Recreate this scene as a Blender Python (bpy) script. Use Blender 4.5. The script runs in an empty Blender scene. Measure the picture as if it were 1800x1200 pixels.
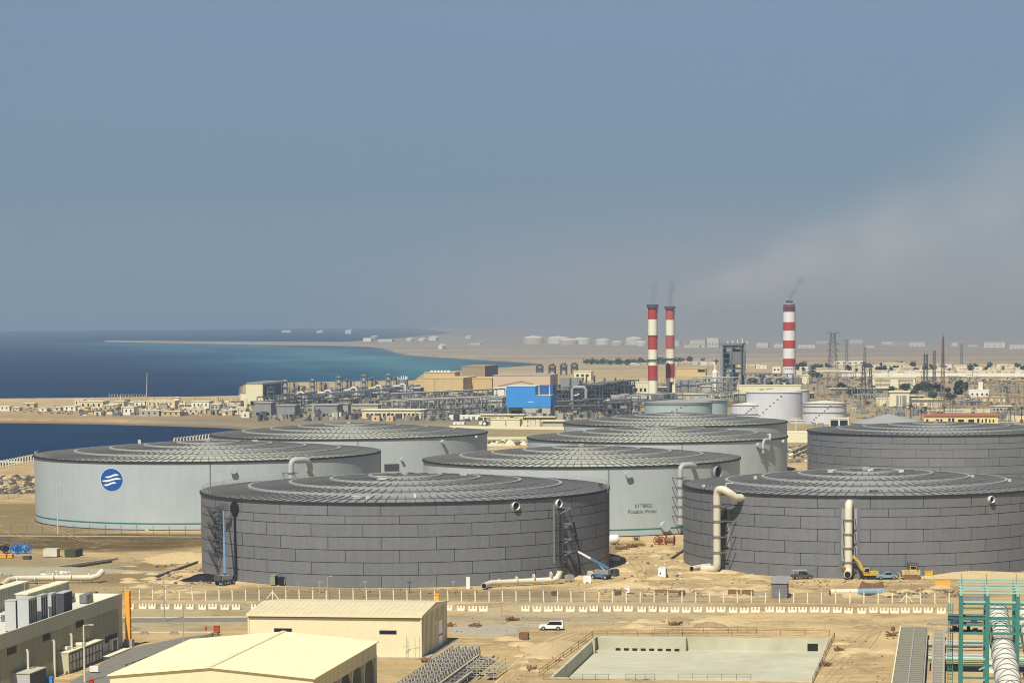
import bpy, math, random
from mathutils import Vector, Matrix
from mathutils.geometry import tessellate_polygon
scene = bpy.context.scene
COL = scene.collection
R_ = math.radians
random.seed(7)

# ---------------------------------------------------------------- camera
FPX, CX0, PITCH, ROLL, CAMH = 4600.0, 900.0, R_(5.0), 0.008, 62.0
CY0 = 556.0 + FPX * math.tan(PITCH)
cam_data = bpy.data.cameras.new("camera")
cam = bpy.data.objects.new("camera", cam_data)
COL.objects.link(cam)
M3 = Matrix.Rotation(math.pi / 2 - PITCH, 3, 'X') @ Matrix.Rotation(-ROLL, 3, 'Z')
cam.matrix_world = Matrix.Translation((0, 0, CAMH)) @ M3.to_4x4()
cam_data.sensor_width = 36.0
cam_data.lens = 36.0 * FPX / 1800.0
cam_data.shift_y = (CY0 - 600.0) / 1800.0
cam_data.clip_start = 1.0
cam_data.clip_end = 60000.0
scene.camera = cam

# ---------------------------------------------------------------- sky, sun, exposure
SUN_EL, SUN_LEFT = R_(54.0), R_(19.0)          # sun high, behind the camera and to its left
world = bpy.data.worlds.new("World")
scene.world = world
world.use_nodes = True
wn, wl = world.node_tree.nodes, world.node_tree.links
wn.clear()
sky = wn.new('ShaderNodeTexSky')
sky.sky_type = 'NISHITA'
sky.sun_disc = False
sky.sun_elevation = SUN_EL
sky.sun_rotation = math.pi + SUN_LEFT
sky.air_density = 1.0
sky.dust_density = 0.6
sky.ozone_density = 2.0
grade = wn.new('ShaderNodeMix'); grade.data_type = 'RGBA'; grade.blend_type = 'MULTIPLY'
grade.inputs['Factor'].default_value = 1.0
stc = wn.new('ShaderNodeTexCoord'); sxyz = wn.new('ShaderNodeSeparateXYZ'); srmp = wn.new('ShaderNodeValToRGB')
wl.new(stc.outputs['Generated'], sxyz.inputs[0]); wl.new(sxyz.outputs['Z'], srmp.inputs['Fac']); wl.new(srmp.outputs[0], grade.inputs['B'])
for pz, c in ((0.0,(0.46,0.61,0.83)), (0.05,(0.385,0.505,0.695)), (0.125,(0.67,0.69,0.785)), (0.5,(0.62,0.64,0.68))):
    el = srmp.color_ramp.elements[0] if pz == 0.0 else srmp.color_ramp.elements.new(pz)
    el.position = pz; el.color = (*c, 1)
srmp.color_ramp.elements[-1].position = 1.0; srmp.color_ramp.elements[-1].color = (0.62,0.64,0.68,1)
bg = wn.new('ShaderNodeBackground'); bg.inputs['Strength'].default_value = 0.066
wo = wn.new('ShaderNodeOutputWorld')
wl.new(sky.outputs[0], grade.inputs['A']); wl.new(grade.outputs['Result'], bg.inputs[0]); wl.new(bg.outputs[0], wo.inputs[0])
sun_data = bpy.data.lights.new("sun", 'SUN')
sun_data.energy = 4.8
sun_data.angle = R_(0.5)
sun_data.color = (1.0, 0.945, 0.83)
sun = bpy.data.objects.new("sun", sun_data)
COL.objects.link(sun)
to_sun = Vector((-math.sin(SUN_LEFT) * math.cos(SUN_EL), -math.cos(SUN_LEFT) * math.cos(SUN_EL), math.sin(SUN_EL)))
sun.rotation_euler = to_sun.to_track_quat('Z', 'Y').to_euler()
sun.location = (0, -60, 320)
scene.view_settings.view_transform = 'Standard'
scene.view_settings.look = 'None'
scene.view_settings.exposure = 0.30
scene.view_settings.gamma = 1.0
scene.cycles.volume_step_rate = 2.0
scene.cycles.volume_max_steps = 64
scene.cycles.volume_bounces = 0
scene.cycles.filter_width = 1.05
scene.cycles.max_bounces = 6
scene.cycles.transparent_max_bounces = 24

# ---------------------------------------------------------------- from photo measurements to places on the ground
def ray(px, py):
    v = M3 @ Vector(((px - CX0) / FPX, -(py - CY0) / FPX, -1.0))
    return v / v.y
def P(px, py, z=0.0):
    v = ray(px, py); t = (z - CAMH) / v.z
    return Vector((v.x * t, t, z))
def Pd(px, py, d):
    v = ray(px, py)
    return Vector((v.x * d, d, CAMH + v.z * d))
def mpp(px, py, z=0.0):
    return P(px, py, z).y / FPX
YAW = R_(-9.5)                                   # the plant's grid is turned a little from the view
CROSS = Vector((math.cos(YAW), math.sin(YAW), 0))
ALONG = Vector((-math.sin(YAW), math.cos(YAW), 0))

# ---------------------------------------------------------------- mesh helpers
class MB:
    def __init__(s):
        s.V, s.Fc, s.MI, s.SM, s.mi = [], [], [], [], 0
        s.T = None
    def add(s, vs, fs, smooth=False):
        b = len(s.V)
        s.V += [tuple(v) for v in vs]
        for f in fs:
            s.Fc.append([b + i for i in f]); s.MI.append(s.mi); s.SM.append(smooth)
        return s
    def box(s, x0, y0, z0, x1, y1, z1):
        vs = [(x0,y0,z0),(x1,y0,z0),(x1,y1,z0),(x0,y1,z0),(x0,y0,z1),(x1,y0,z1),(x1,y1,z1),(x0,y1,z1)]
        return s.add(vs, [(0,3,2,1),(4,5,6,7),(0,1,5,4),(1,2,6,5),(2,3,7,6),(3,0,4,7)])
    def cbox(s, cx, cy, z0, sx, sy, sz, rz=0):
        c, n = math.cos(rz), math.sin(rz)
        vs = []
        for z in (z0, z0 + sz):
            for a, b in ((-1,-1),(1,-1),(1,1),(-1,1)):
                x, y = a*sx/2, b*sy/2
                vs.append((cx + x*c - y*n, cy + x*n + y*c, z))
        return s.add(vs, [(0,3,2,1),(4,5,6,7),(0,1,5,4),(1,2,6,5),(2,3,7,6),(3,0,4,7)])
    def beam(s, p, q, w, h=None):
        h = h or w
        p, q = Vector(p), Vector(q); d = (q - p)
        if d.length < 1e-6: return s
        d.normalize()
        up = Vector((0,0,1)) if abs(d.z) < 0.95 else Vector((0,1,0))
        a = d.cross(up).normalized() * (w/2); b = a.cross(d).normalized() * (h/2)
        vs = [p-a-b, p+a-b, p+a+b, p-a+b, q-a-b, q+a-b, q+a+b, q-a+b]
        return s.add(vs, [(0,1,2,3),(7,6,5,4),(0,4,5,1),(1,5,6,2),(2,6,7,3),(3,7,4,0)])
    def pipe(s, pts, r, n=10, caps=True, radii=None):
        pts = [Vector(p) for p in pts]
        m = len(pts); rings = []; ref = None
        for i, p in enumerate(pts):
            d = (pts[min(i+1,m-1)] - pts[max(i-1,0)]).normalized()
            if ref is None:
                ref = Vector((0,0,1)) if abs(d.z) < 0.9 else Vector((1,0,0))
            u = (ref - d * ref.dot(d)).normalized(); ref = u
            w = d.cross(u)
            rr = radii[i] if radii else r
            rings.append([p + (u*math.cos(2*math.pi*k/n) + w*math.sin(2*math.pi*k/n))*rr for k in range(n)])
        vs = [v for g in rings for v in g]; fs = []
        for i in range(m-1):
            for k in range(n):
                k2 = (k+1) % n
                fs.append((i*n+k, i*n+k2, (i+1)*n+k2, (i+1)*n+k))
        s.add(vs, fs, True)
        if caps:
            s.add(rings[0], [tuple(range(n))[::-1]]); s.add(rings[-1], [tuple(range(n))])
        return s
    def lathe(s, prof, n=32, c=(0,0), smooth=True):
        for (r0, z0), (r1, z1) in zip(prof, prof[1:]):
            vs, fs = [], []
            for r, z in ((r0,z0),(r1,z1)):
                for k in range(n):
                    a = 2*math.pi*k/n
                    vs.append((c[0]+r*math.cos(a), c[1]+r*math.sin(a), z))
            for k in range(n):
                k2 = (k+1) % n
                fs.append((k, k2, n+k2, n+k))
            s.add(vs, fs, smooth)
        return s
    def prism(s, poly, z0, z1):
        n = len(poly)
        vs = [(x,y,z0) for x,y in poly] + [(x,y,z1) for x,y in poly]
        return s.add(vs, [tuple(range(n))[::-1], tuple(range(n,2*n))] + [(i,(i+1)%n,n+(i+1)%n,n+i) for i in range(n)])
    def extr(s, poly, y0, y1):                   # outline in x-z, pushed along y
        n = len(poly)
        vs = [(x,y0,z) for x,z in poly] + [(x,y1,z) for x,z in poly]
        return s.add(vs, [tuple(range(n)), tuple(range(n,2*n))[::-1]] + [((i+1)%n,i,n+i,n+(i+1)%n) for i in range(n)])
    def quad(s, a, b, c, d):
        return s.add([a,b,c,d], [(0,1,2,3)])
    def rock(s, c, r, rnd, flat=0.7):
        vs = []
        for i in range(14):
            z = 1 - 2*(i+0.5)/14; t = i*2.4
            q = math.sqrt(max(0,1-z*z)); k = r*rnd.uniform(0.65,1.15)
            vs.append(Vector((c[0]+q*math.cos(t)*k, c[1]+q*math.sin(t)*k, c[2]+z*k*flat)))
        import bmesh
        bm = bmesh.new()
        for v in vs: bm.verts.new(v)
        res = bmesh.ops.convex_hull(bm, input=bm.verts[:])
        bm.verts.index_update(); bm.verts.ensure_lookup_table()
        o = [v.co.copy() for v in bm.verts]; f = [[v.index for v in fc.verts] for fc in bm.faces]
        bm.free()
        return s.add(o, f)
    def build(s, name, mats, parent=None):
        me = bpy.data.meshes.new(name)
        me.from_pydata(s.V, [], s.Fc)
        if not isinstance(mats, (list, tuple)): mats = [mats]
        for m in mats: me.materials.append(m)
        me.polygons.foreach_set('material_index', s.MI)
        me.polygons.foreach_set('use_smooth', s.SM)
        if s.T is not None:
            at = me.attributes.new('tint', 'FLOAT', 'FACE')
            at.data.foreach_set('value', s.T)
        me.update()
        o = bpy.data.objects.new(name, me)
        COL.objects.link(o)
        if parent: o.parent = parent
        return o
def tag(o, label=None, cat=None, group=None, kind=None):
    if label: o['label'] = label
    if cat: o['category'] = cat
    if group: o['group'] = group
    if kind: o['kind'] = kind
    return o
def thing(name, label, cat, loc=(0,0,0), rz=0.0, group=None):
    o = bpy.data.objects.new(name, None)
    o.empty_display_size = 1.0
    COL.objects.link(o)
    o.location = loc; o.rotation_euler = (0,0,rz)
    return tag(o, label, cat, group)
def single(name, label, cat, mb, mats, loc=(0,0,0), rz=0.0, group=None, kind=None):
    o = mb.build(name, mats)
    o.location = loc; o.rotation_euler = (0,0,rz)
    return tag(o, label, cat, group, kind)
def structure(name, mb, mats, loc=(0,0,0), rz=0.0):
    o = mb.build(name, mats); o.location = loc; o.rotation_euler = (0,0,rz)
    o['kind'] = 'structure'
    return o
def dup(root, loc, rz=None, label=None, scale=None):
    r = root.copy(); COL.objects.link(r); r.location = loc
    if rz is not None: r.rotation_euler = (0,0,rz)
    if scale: r.scale = (scale,)*3 if not isinstance(scale, tuple) else scale
    if label: r['label'] = label
    for ch in list(root.children):
        c = ch.copy(); COL.objects.link(c); c.parent = r
        for g in ch.children:
            d = g.copy(); COL.objects.link(d); d.parent = c
    return r

# ---------------------------------------------------------------- materials
def mat(name, rgb, rough=0.75, var=0.12, sc=0.3, bump=0.0, metal=0.0, spec=0.3, streak=0.0, tint=0.0, rgb2=None, detail=5.0, bsc=None):
    m = bpy.data.materials.new(name); m.use_nodes = True
    nt = m.node_tree; N, L = nt.nodes, nt.links
    b = N['Principled BSDF']
    b.inputs['Roughness'].default_value = rough
    b.inputs['Metallic'].default_value = metal
    b.inputs['Specular IOR Level'].default_value = spec
    tc = N.new('ShaderNodeTexCoord')
    def noise(scale, vec=None, det=detail):
        n = N.new('ShaderNodeTexNoise'); n.inputs['Scale'].default_value = scale
        n.inputs['Detail'].default_value = det; n.inputs['Roughness'].default_value = 0.6
        L.new(vec or tc.outputs['Object'], n.inputs['Vector']); return n
    def ramp(sock, a, b_, lo, hi):
        r = N.new('ShaderNodeMapRange')
        for i, v in zip(('From Min','From Max','To Min','To Max'), (a,b_,lo,hi)): r.inputs[i].default_value = v
        L.new(sock, r.inputs['Value']); return r.outputs['Result']
    def mul(col, fac):
        v = N.new('ShaderNodeVectorMath'); v.operation = 'SCALE'
        L.new(col, v.inputs[0]); L.new(fac, v.inputs['Scale']); return v.outputs[0]
    n1 = noise(sc)
    base = N.new('ShaderNodeMix'); base.data_type = 'RGBA'
    base.inputs['A'].default_value = (*rgb, 1)
    base.inputs['B'].default_value = (*(rgb2 or rgb), 1)
    L.new(ramp(n1.outputs['Fac'], 0.40, 0.62, 0, 1), base.inputs['Factor'])
    col = base.outputs['Result']
    n2 = noise(sc*4.3)
    col = mul(col, ramp(n2.outputs['Fac'], 0.3, 0.7, 1-var, 1+var))
    if streak:
        mp = N.new('ShaderNodeMapping'); mp.inputs['Scale'].default_value = (1.0, 1.0, 0.06)
        L.new(tc.outputs['Object'], mp.inputs['Vector'])
        n3 = noise(0.9, mp.outputs[0], 6)
        col = mul(col, ramp(n3.outputs['Fac'], 0.35, 0.65, 1-streak, 1+streak*0.6))
    if tint:
        a = N.new('ShaderNodeAttribute'); a.attribute_name = 'tint'
        col = mul(col, ramp(a.outputs['Fac'], 0, 1, 1-tint, 1+tint))
    L.new(col, b.inputs['Base Color'])
    if bump:
        n4 = noise(bsc or sc*8, None, 6)
        bp = N.new('ShaderNodeBump'); bp.inputs['Strength'].default_value = bump; bp.inputs['Distance'].default_value = 0.3
        L.new(n4.outputs['Fac'], bp.inputs['Height']); L.new(bp.outputs[0], b.inputs['Normal'])
    return m
m_asphalt = mat('asphalt', (0.19,0.18,0.15), 0.9, 0.15, 0.12, 0.2)
m_pale_road = mat('dusty_road', (0.34,0.29,0.19), 0.95, 0.12, 0.08, 0.2, rgb2=(0.26,0.22,0.15))
m_concrete = mat('concrete', (0.36,0.33,0.26), 0.9, 0.12, 0.3, 0.1)
m_kerb = mat('kerb_concrete', (0.58,0.54,0.42), 0.9, 0.1, 0.5)
m_barrier = mat('barrier_paint', (0.80,0.74,0.58), 0.8, 0.12, 0.8)
m_cream = mat('cream_sheet', (0.74,0.67,0.43), 0.6, 0.03, 0.15, streak=0.02)
m_creamroof = mat('cream_roof', (0.85,0.76,0.46), 0.6, 0.05, 0.08, streak=0.0)
m_palecream = mat('pale_cream', (0.72,0.66,0.46), 0.8, 0.08, 0.2)
m_beige = mat('beige_panel', (0.46,0.455,0.35), 0.8, 0.05, 0.2, streak=0.05)
m_beigedark = mat('beige_panel_deep', (0.325,0.315,0.21), 0.8, 0.05, 0.2, streak=0.05)
m_tan = mat('tan_sheet', (0.62,0.45,0.20), 0.7, 0.05, 0.1, streak=0.05)
m_peach = mat('peach_render', (0.62,0.46,0.30), 0.8, 0.06, 0.1)
m_brown = mat('brown_sheet', (0.34,0.26,0.15), 0.7, 0.06, 0.1)
m_blue = mat('blue_sheet', (0.045,0.27,0.66), 0.55, 0.04, 0.2, streak=0.05)
m_bluedark = mat('blue_sheet_deep', (0.03,0.10,0.30), 0.6, 0.05, 0.2)
m_white = mat('white_paint', (0.74,0.74,0.70), 0.6, 0.06, 0.2, streak=0.06)
m_offwhite = mat('weathered_white', (0.62,0.60,0.50), 0.7, 0.08, 0.25, streak=0.08)
m_pipe = mat('cream_pipe_coat', (0.62,0.58,0.44), 0.5, 0.06, 0.5, streak=0.05)
m_pipegrey = mat('grey_pipe_coat', (0.38,0.40,0.40), 0.5, 0.06, 0.5, streak=0.05)
m_steel = mat('galvanised_steel', (0.34,0.34,0.31), 0.5, 0.15, 1.0, metal=0.0)
m_darksteel = mat('dark_steel', (0.075,0.075,0.075), 0.6, 0.25, 0.4)
m_midsteel = mat('grey_steel', (0.17,0.17,0.165), 0.6, 0.25, 0.3)
m_greysheet = mat('grey_sheet', (0.26,0.26,0.25), 0.6, 0.12, 0.15, streak=0.1)
m_green = mat('green_steel', (0.05,0.19,0.155), 0.55, 0.08, 0.6, streak=0.08)
m_palegreen = mat('pale_green_steel', (0.35,0.50,0.40), 0.55, 0.08, 0.6)
m_dark = mat('dark_opening', (0.012,0.012,0.014), 0.5, 0.1, 1.0)
m_glass = mat('dark_glass', (0.015,0.018,0.022), 0.25, 0.1, 1.0, spec=0.3)
m_lwall = mat('pale_tank_coat', (0.415,0.462,0.472), 0.55, 0.035, 0.06, streak=0.035, rgb2=(0.385,0.435,0.44))
m_dpanel = mat('dark_cladding', (0.172,0.176,0.183), 0.5, 0.07, 0.25, streak=0.07, tint=0.06)
m_dback = mat('cladding_gap', (0.045,0.045,0.047), 0.8, 0.1, 0.5)
m_pan = mat('roof_pan', (0.46,0.46,0.36), 0.5, 0.14, 0.10)
m_pandark = mat('roof_pan_dark', (0.24,0.24,0.235), 0.5, 0.18, 0.10)
m_rib = mat('roof_rib', (0.125,0.125,0.12), 0.6, 0.1, 0.3)
m_riser = mat('roof_step', (0.34,0.34,0.32), 0.5, 0.08, 0.3)
m_rim = mat('rim_steel', (0.03,0.03,0.032), 0.6, 0.1, 0.3)
m_stripe = mat('green_stripe', (0.03,0.16,0.13), 0.6, 0.1, 0.3)
m_logo = mat('logo_blue', (0.012,0.085,0.33), 0.6, 0.04, 0.3)
m_logow = mat('logo_white', (0.78,0.80,0.80), 0.6, 0.02, 0.3)
m_ink = mat('lettering_ink', (0.03,0.05,0.06), 0.6, 0.05, 0.3)
m_smalltank = mat('small_tank_white', (0.60,0.60,0.63), 0.5, 0.04, 0.1, streak=0.06)
m_teal = mat('teal_tank', (0.36,0.45,0.44), 0.5, 0.04, 0.1, streak=0.06)
m_red = mat('red_paint', (0.42,0.045,0.025), 0.6, 0.08, 0.2, streak=0.06)
m_redfade = mat('faded_red_paint', (0.42,0.10,0.075), 0.6, 0.08, 0.2, streak=0.06)
m_maroon = mat('maroon_paint', (0.16,0.055,0.075), 0.6, 0.1, 0.2)
m_chimwhite = mat('stack_cream', (0.80,0.76,0.58), 0.6, 0.05, 0.2, streak=0.06)
m_orange = mat('orange_paint', (0.88,0.40,0.04), 0.6, 0.08, 0.4)
m_rust = mat('rusty_steel', (0.20,0.115,0.06), 0.85, 0.25, 0.5)
m_yellow = mat('machine_yellow', (0.55,0.37,0.05), 0.6, 0.3, 0.5)
m_paleyellow = mat('dusty_yellow', (0.52,0.40,0.15), 0.8, 0.3, 0.5)
m_liftblue = mat('lift_blue', (0.06,0.17,0.30), 0.5, 0.1, 0.5)
m_tyre = mat('tyre_rubber', (0.02,0.02,0.02), 0.9, 0.2, 1.0)
m_carwhite = mat('car_white', (0.80,0.80,0.80), 0.25, 0.02, 0.5, spec=0.5)
m_skyblue = mat('pale_blue_coat', (0.20,0.30,0.36), 0.5, 0.08, 0.4)
m_crown = mat('tree_leaf', (0.045,0.055,0.022), 0.85, 0.35, 0.5)
m_palm = mat('palm_leaf', (0.07,0.085,0.035), 0.85, 0.3, 0.5)
m_bark = mat('tree_bark', (0.12,0.09,0.06), 0.9, 0.2, 0.8)
m_rock = mat('rock', (0.30,0.26,0.19), 0.95, 0.25, 0.3)
m_darkrock = mat('dark_rubble', (0.10,0.085,0.065), 0.95, 0.3, 0.3)
m_sandheap = mat('heaped_sand', (0.50,0.38,0.20), 0.95, 0.12, 0.3, 0.3)
m_redroof = mat('red_roof', (0.42,0.13,0.08), 0.8, 0.1, 0.3)
m_hvac = mat('unit_casing', (0.46,0.47,0.46), 0.5, 0.06, 0.4, streak=0.05)
m_hvacdark = mat('unit_grille', (0.06,0.065,0.075), 0.6, 0.1, 0.5)
m_basin = mat('basin_concrete', (0.50,0.485,0.36), 0.85, 0.06, 0.08, rgb2=(0.44,0.42,0.30))
m_town = mat('town_cream', (0.66,0.56,0.34), 0.85, 0.12, 0.05)
m_townwhite = mat('town_white', (0.76,0.73,0.62), 0.85, 0.1, 0.05)
m_towntan = mat('town_tan', (0.50,0.40,0.23), 0.85, 0.12, 0.05)
m_towngrey = mat('town_grey', (0.40,0.37,0.29), 0.85, 0.12, 0.05)
m_yellowwall = mat("yellow_render", (0.74,0.58,0.26), 0.85, 0.06, 0.1)
m_foam = mat('sea_foam', (0.75,0.78,0.78), 0.8, 0.1, 0.2)

# ---------------------------------------------------------------- the setting: land, sea
SITE = lambda q: (q - ORG).dot(CROSS)
coast_px = [(0,819),(62,807),(310,777),(372,769),(430,760),(455,752),(448,745),(400,742),(300,739),(200,736.5),(100,735),(0,734),
            (-300,732),(-420,716),(-300,703),(0,700),(130,699),(250,697),(330,697),(420,695),(436,688),(436,674),(520,671.5),(735,668),(750,655),(850,648),(945,641.5),
            (968,637.5),(930,634),(850,629.5),(780,625.5),(720,621.5),(700,617),(682,611),(655,607.5),(600,605.8),(400,603),(187,599.3),
            (186,598.4),(300,599),(450,600),(600,600.5),(650,598),(690,595),(740,590),(800,585)]
coast = [P(x, y) for x, y in coast_px]
coast = [Vector((c.x, min(c.y, 15500), 0)) for c in coast]
outer = [Vector((-900, -300, 0))] + [Vector((-900, coast[0].y + 60, 0))] + coast + [Vector((-600, 15800, 0)), Vector((15000, 15800, 0)), Vector((15000, -300, 0))]
# the basin let into the ground
bA, bB, bC = P(955, 1190), P(1050, 1118.5), P(1455, 1117)
bw = (bC - bB).dot(CROSS)
BL = 58.0
basin = [bB, bB + CROSS*bw, bB + CROSS*bw - ALONG*BL, bB - ALONG*BL]
hole = [basin[i] for i in (0,1,2,3)]
allp = outer + hole
tris = tessellate_polygon([outer, hole])
g = MB()
fixed = []
for t in tris:
    a, b, c = (allp[i] for i in t)
    fixed.append(t if (b-a).cross(c-a).z > 0 else (t[0], t[2], t[1]))
g.add(allp, fixed)
# beach skirt down to below the water
n0 = len(coast)
for i in range(n0 - 1):
    a, b = coast[i], coast[i+1]
    e = (b - a); nrm = Vector((-e.y, e.x, 0)).normalized()
    def nv(j):
        p, q = coast[max(j-1,0)], coast[min(j+1,n0-1)]
        e2 = q - p; return Vector((-e2.y, e2.x, 0)).normalized()
    w = 14.0
    a2 = a + nv(i)*w + Vector((0,0,-5)); b2 = b + nv(i+1)*w + Vector((0,0,-5))
    g.add([a, b, b2, a2], [(0,1,2,3)])

def ground_material():
    m = bpy.data.materials.new('desert_ground'); m.use_nodes = True
    nt = m.node_tree; N, L = nt.nodes, nt.links
    b = N['Principled BSDF']; b.inputs['Roughness'].default_value = 0.95; b.inputs['Specular IOR Level'].default_value = 0.1
    geo = N.new('ShaderNodeNewGeometry'); pos = geo.outputs['Position']
    def noise(scale, vec=pos, det=6, ro=0.6):
        n = N.new('ShaderNodeTexNoise'); n.inputs['Scale'].default_value = scale; n.inputs['Detail'].default_value = det
        n.inputs['Roughness'].default_value = ro
        L.new(vec, n.inputs['Vector']); return n
    def rng(sock, a, b_, lo=0.0, hi=1.0):
        r = N.new('ShaderNodeMapRange')
        for i, v in zip(('From Min','From Max','To Min','To Max'), (a,b_,lo,hi)): r.inputs[i].default_value = v
        L.new(sock, r.inputs['Value']); return r.outputs['Result']
    def mix(col, fac, rgb, mul=False):
        x = N.new('ShaderNodeMix'); x.data_type = 'RGBA'
        if mul: x.blend_type = 'MULTIPLY'
        L.new(fac, x.inputs['Factor']); L.new(col, x.inputs['A']); x.inputs['B'].default_value = (*rgb, 1)
        return x.outputs['Result']
    warp = noise(0.02, det=4)
    wv = N.new('ShaderNodeVectorMath'); wv.operation = 'MULTIPLY_ADD'
    L.new(warp.outputs['Color'], wv.inputs[0]); wv.inputs[1].default_value = (34,34,0); L.new(pos, wv.inputs[2])
    warped = wv.outputs[0]
    rgb = N.new('ShaderNodeRGB'); rgb.outputs[0].default_value = (0.455,0.33,0.16,1)
    col = rgb.outputs[0]
    col = mix(col, rng(noise(0.011).outputs['Fac'], 0.42, 0.62), (0.57,0.425,0.215))
    col = mix(col, rng(noise(0.035).outputs['Fac'], 0.5, 0.68, 0, 0.75), (0.32,0.23,0.11))
    # long dark and pale drag marks, as graders and tyres leave
    for rz, sx, sy, c, a, b2, k in ((0.16, 0.010, 0.22, (0.34,0.24,0.12), 0.52, 0.66, 0.7), (-0.35, 0.016, 0.30, (0.62,0.49,0.29), 0.55, 0.70, 0.6), (0.9, 0.02, 0.26, (0.36,0.26,0.13), 0.57, 0.70, 0.55)):
        mp = N.new('ShaderNodeMapping'); mp.inputs['Rotation'].default_value = (0,0,rz); mp.inputs['Scale'].default_value = (sx,sy,1)
        L.new(pos, mp.inputs['Vector'])
        col = mix(col, rng(noise(1.0, mp.outputs[0], 4).outputs['Fac'], a, b2, 0, k), c)
    # earth of another kind and painted shade, each patch where the photograph has it: centre, half sizes, turn, colour, strength
    for (cx, cy, rx, ry, rz, c, k) in PATCHES:
        mp = N.new('ShaderNodeMapping'); mp.vector_type = 'TEXTURE'
        mp.inputs['Location'].default_value = (cx+17, cy+17, 0); mp.inputs['Rotation'].default_value = (0,0,rz); mp.inputs['Scale'].default_value = (rx,ry,1e9)
        L.new(warped, mp.inputs['Vector'])
        sq = N.new('ShaderNodeVectorMath'); sq.operation = 'MULTIPLY'; L.new(mp.outputs[0], sq.inputs[0]); L.new(mp.outputs[0], sq.inputs[1])
        ln = N.new('ShaderNodeVectorMath'); ln.operation = 'DOT_PRODUCT'; L.new(sq.outputs[0], ln.inputs[0]); L.new(sq.outputs[0], ln.inputs[1])
        col = mix(col, rng(ln.outputs['Value'], 0.35, 1.25, k, 0), c)
    sy = N.new('ShaderNodeSeparateXYZ'); L.new(pos, sy.inputs[0])
    col = mix(col, rng(sy.outputs['Y'], 2600, 4500, 0, 0.8), (0.33,0.275,0.21))
    far = N.new('ShaderNodeMapping'); far.inputs['Scale'].default_value = (0.0006, 0.004, 1); L.new(pos, far.inputs['Vector'])
    fm = N.new('ShaderNodeMath'); fm.operation = 'MULTIPLY'; L.new(rng(noise(1.0, far.outputs[0], 5).outputs['Fac'], 0.47, 0.62), fm.inputs[0]); L.new(rng(sy.outputs['Y'], 2300, 3600, 0, 0.7), fm.inputs[1])
    col = mix(col, fm.outputs[0], (0.20,0.165,0.12))
    col = mix(col, rng(noise(0.6, det=8, ro=0.7).outputs['Fac'], 0.5, 0.75, 0, 0.6), (0.30,0.225,0.12))
    col = mix(col, rng(noise(0.27, det=8, ro=0.75).outputs['Fac'], 0.57, 0.68, 0, 0.6), (0.17,0.12,0.065))
    col = mix(col, rng(noise(0.075, det=8, ro=0.72).outputs['Fac'], 0.50, 0.62, 0, 0.65), (0.25,0.175,0.085))
    col = mix(col, rng(noise(0.11, wv.outputs[0], det=7, ro=0.7).outputs['Fac'], 0.58, 0.68, 0, 0.4), (0.60,0.46,0.25))
    # under water the beach goes dark and wet
    sp = N.new('ShaderNodeSeparateXYZ'); L.new(pos, sp.inputs[0])
    col = mix(col, rng(sp.outputs['Z'], -1.2, -2.6), (0.17,0.125,0.07))
    L.new(col, b.inputs['Base Color'])
    bp = N.new('ShaderNodeBump'); bp.inputs['Strength'].default_value = 0.7; bp.inputs['Distance'].default_value = 0.5
    nb = noise(0.35, det=8, ro=0.7)
    L.new(nb.outputs['Fac'], bp.inputs['Height']); L.new(bp.outputs[0], b.inputs['Normal'])
    return m
def patch(x0, x1, y0, y1, c, k, rz=YAW):
    a = P((x0+x1)/2, (y0+y1)/2); l = P(x0, (y0+y1)/2); r = P(x1, (y0+y1)/2)
    return (a.x, a.y, (r-l).length/2, abs(P((x0+x1)/2, y0).y - P((x0+x1)/2, y1).y)/2, rz, c, k)
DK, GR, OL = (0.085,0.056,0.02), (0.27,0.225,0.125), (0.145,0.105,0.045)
PATCHES = [patch(-250,420,934,968,DK,0.95), patch(-350,260,980,1010,GR,0.85), patch(-300,380,1010,1040,(0.31,0.25,0.13),0.7), patch(400,1000,1036,1056,(0.26,0.20,0.11),0.7), patch(-300,380,880,936,OL,0.8), patch(210,330,968,1026,(0.20,0.14,0.06),0.8),
           patch(330,1010,1030,1052,(0.20,0.155,0.085),0.75), patch(800,1240,1050,1100,(0.40,0.33,0.21),0.6), patch(200,470,1056,1108,(0.36,0.31,0.18),0.8),
           patch(795,915,1096,1117,(0.40,0.37,0.25),0.9), patch(1090,1330,1033,1053,(0.34,0.26,0.14),0.6), patch(1500,1800,1030,1052,(0.25,0.18,0.10),0.6),
           patch(1072,1110,950,995,DK,0.6), patch(600,1000,735,775,OL,0.5), patch(-200,430,704,730,(0.46,0.36,0.19),0.6),  # first patch paints the front dark tank's cast shadow into the ground
           patch(440,1130,668,742,(0.19,0.17,0.12),0.9), patch(1090,1500,655,745,(0.29,0.245,0.15),0.85), patch(1400,2100,632,660,(0.34,0.29,0.19),0.7), patch(1480,1850,662,745,(0.33,0.27,0.16),0.8), patch(560,960,740,790,(0.30,0.25,0.13),0.8), patch(1370,1440,735,815,(0.30,0.25,0.13),0.8), patch(-300,430,716,727,(0.30,0.24,0.13),0.6), patch(-300,450,727,738,(0.31,0.22,0.11),0.7), patch(1050,1660,1036,1056,(0.33,0.24,0.125),0.5),  # first patch also darkens the plant ground for shade under the pipe racks
           patch(1000,1900,606,622,(0.42,0.34,0.25),0.7), patch(700,1000,604,624,(0.50,0.40,0.30),0.7)]
gnd = structure('ground', g, ground_material())

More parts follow.
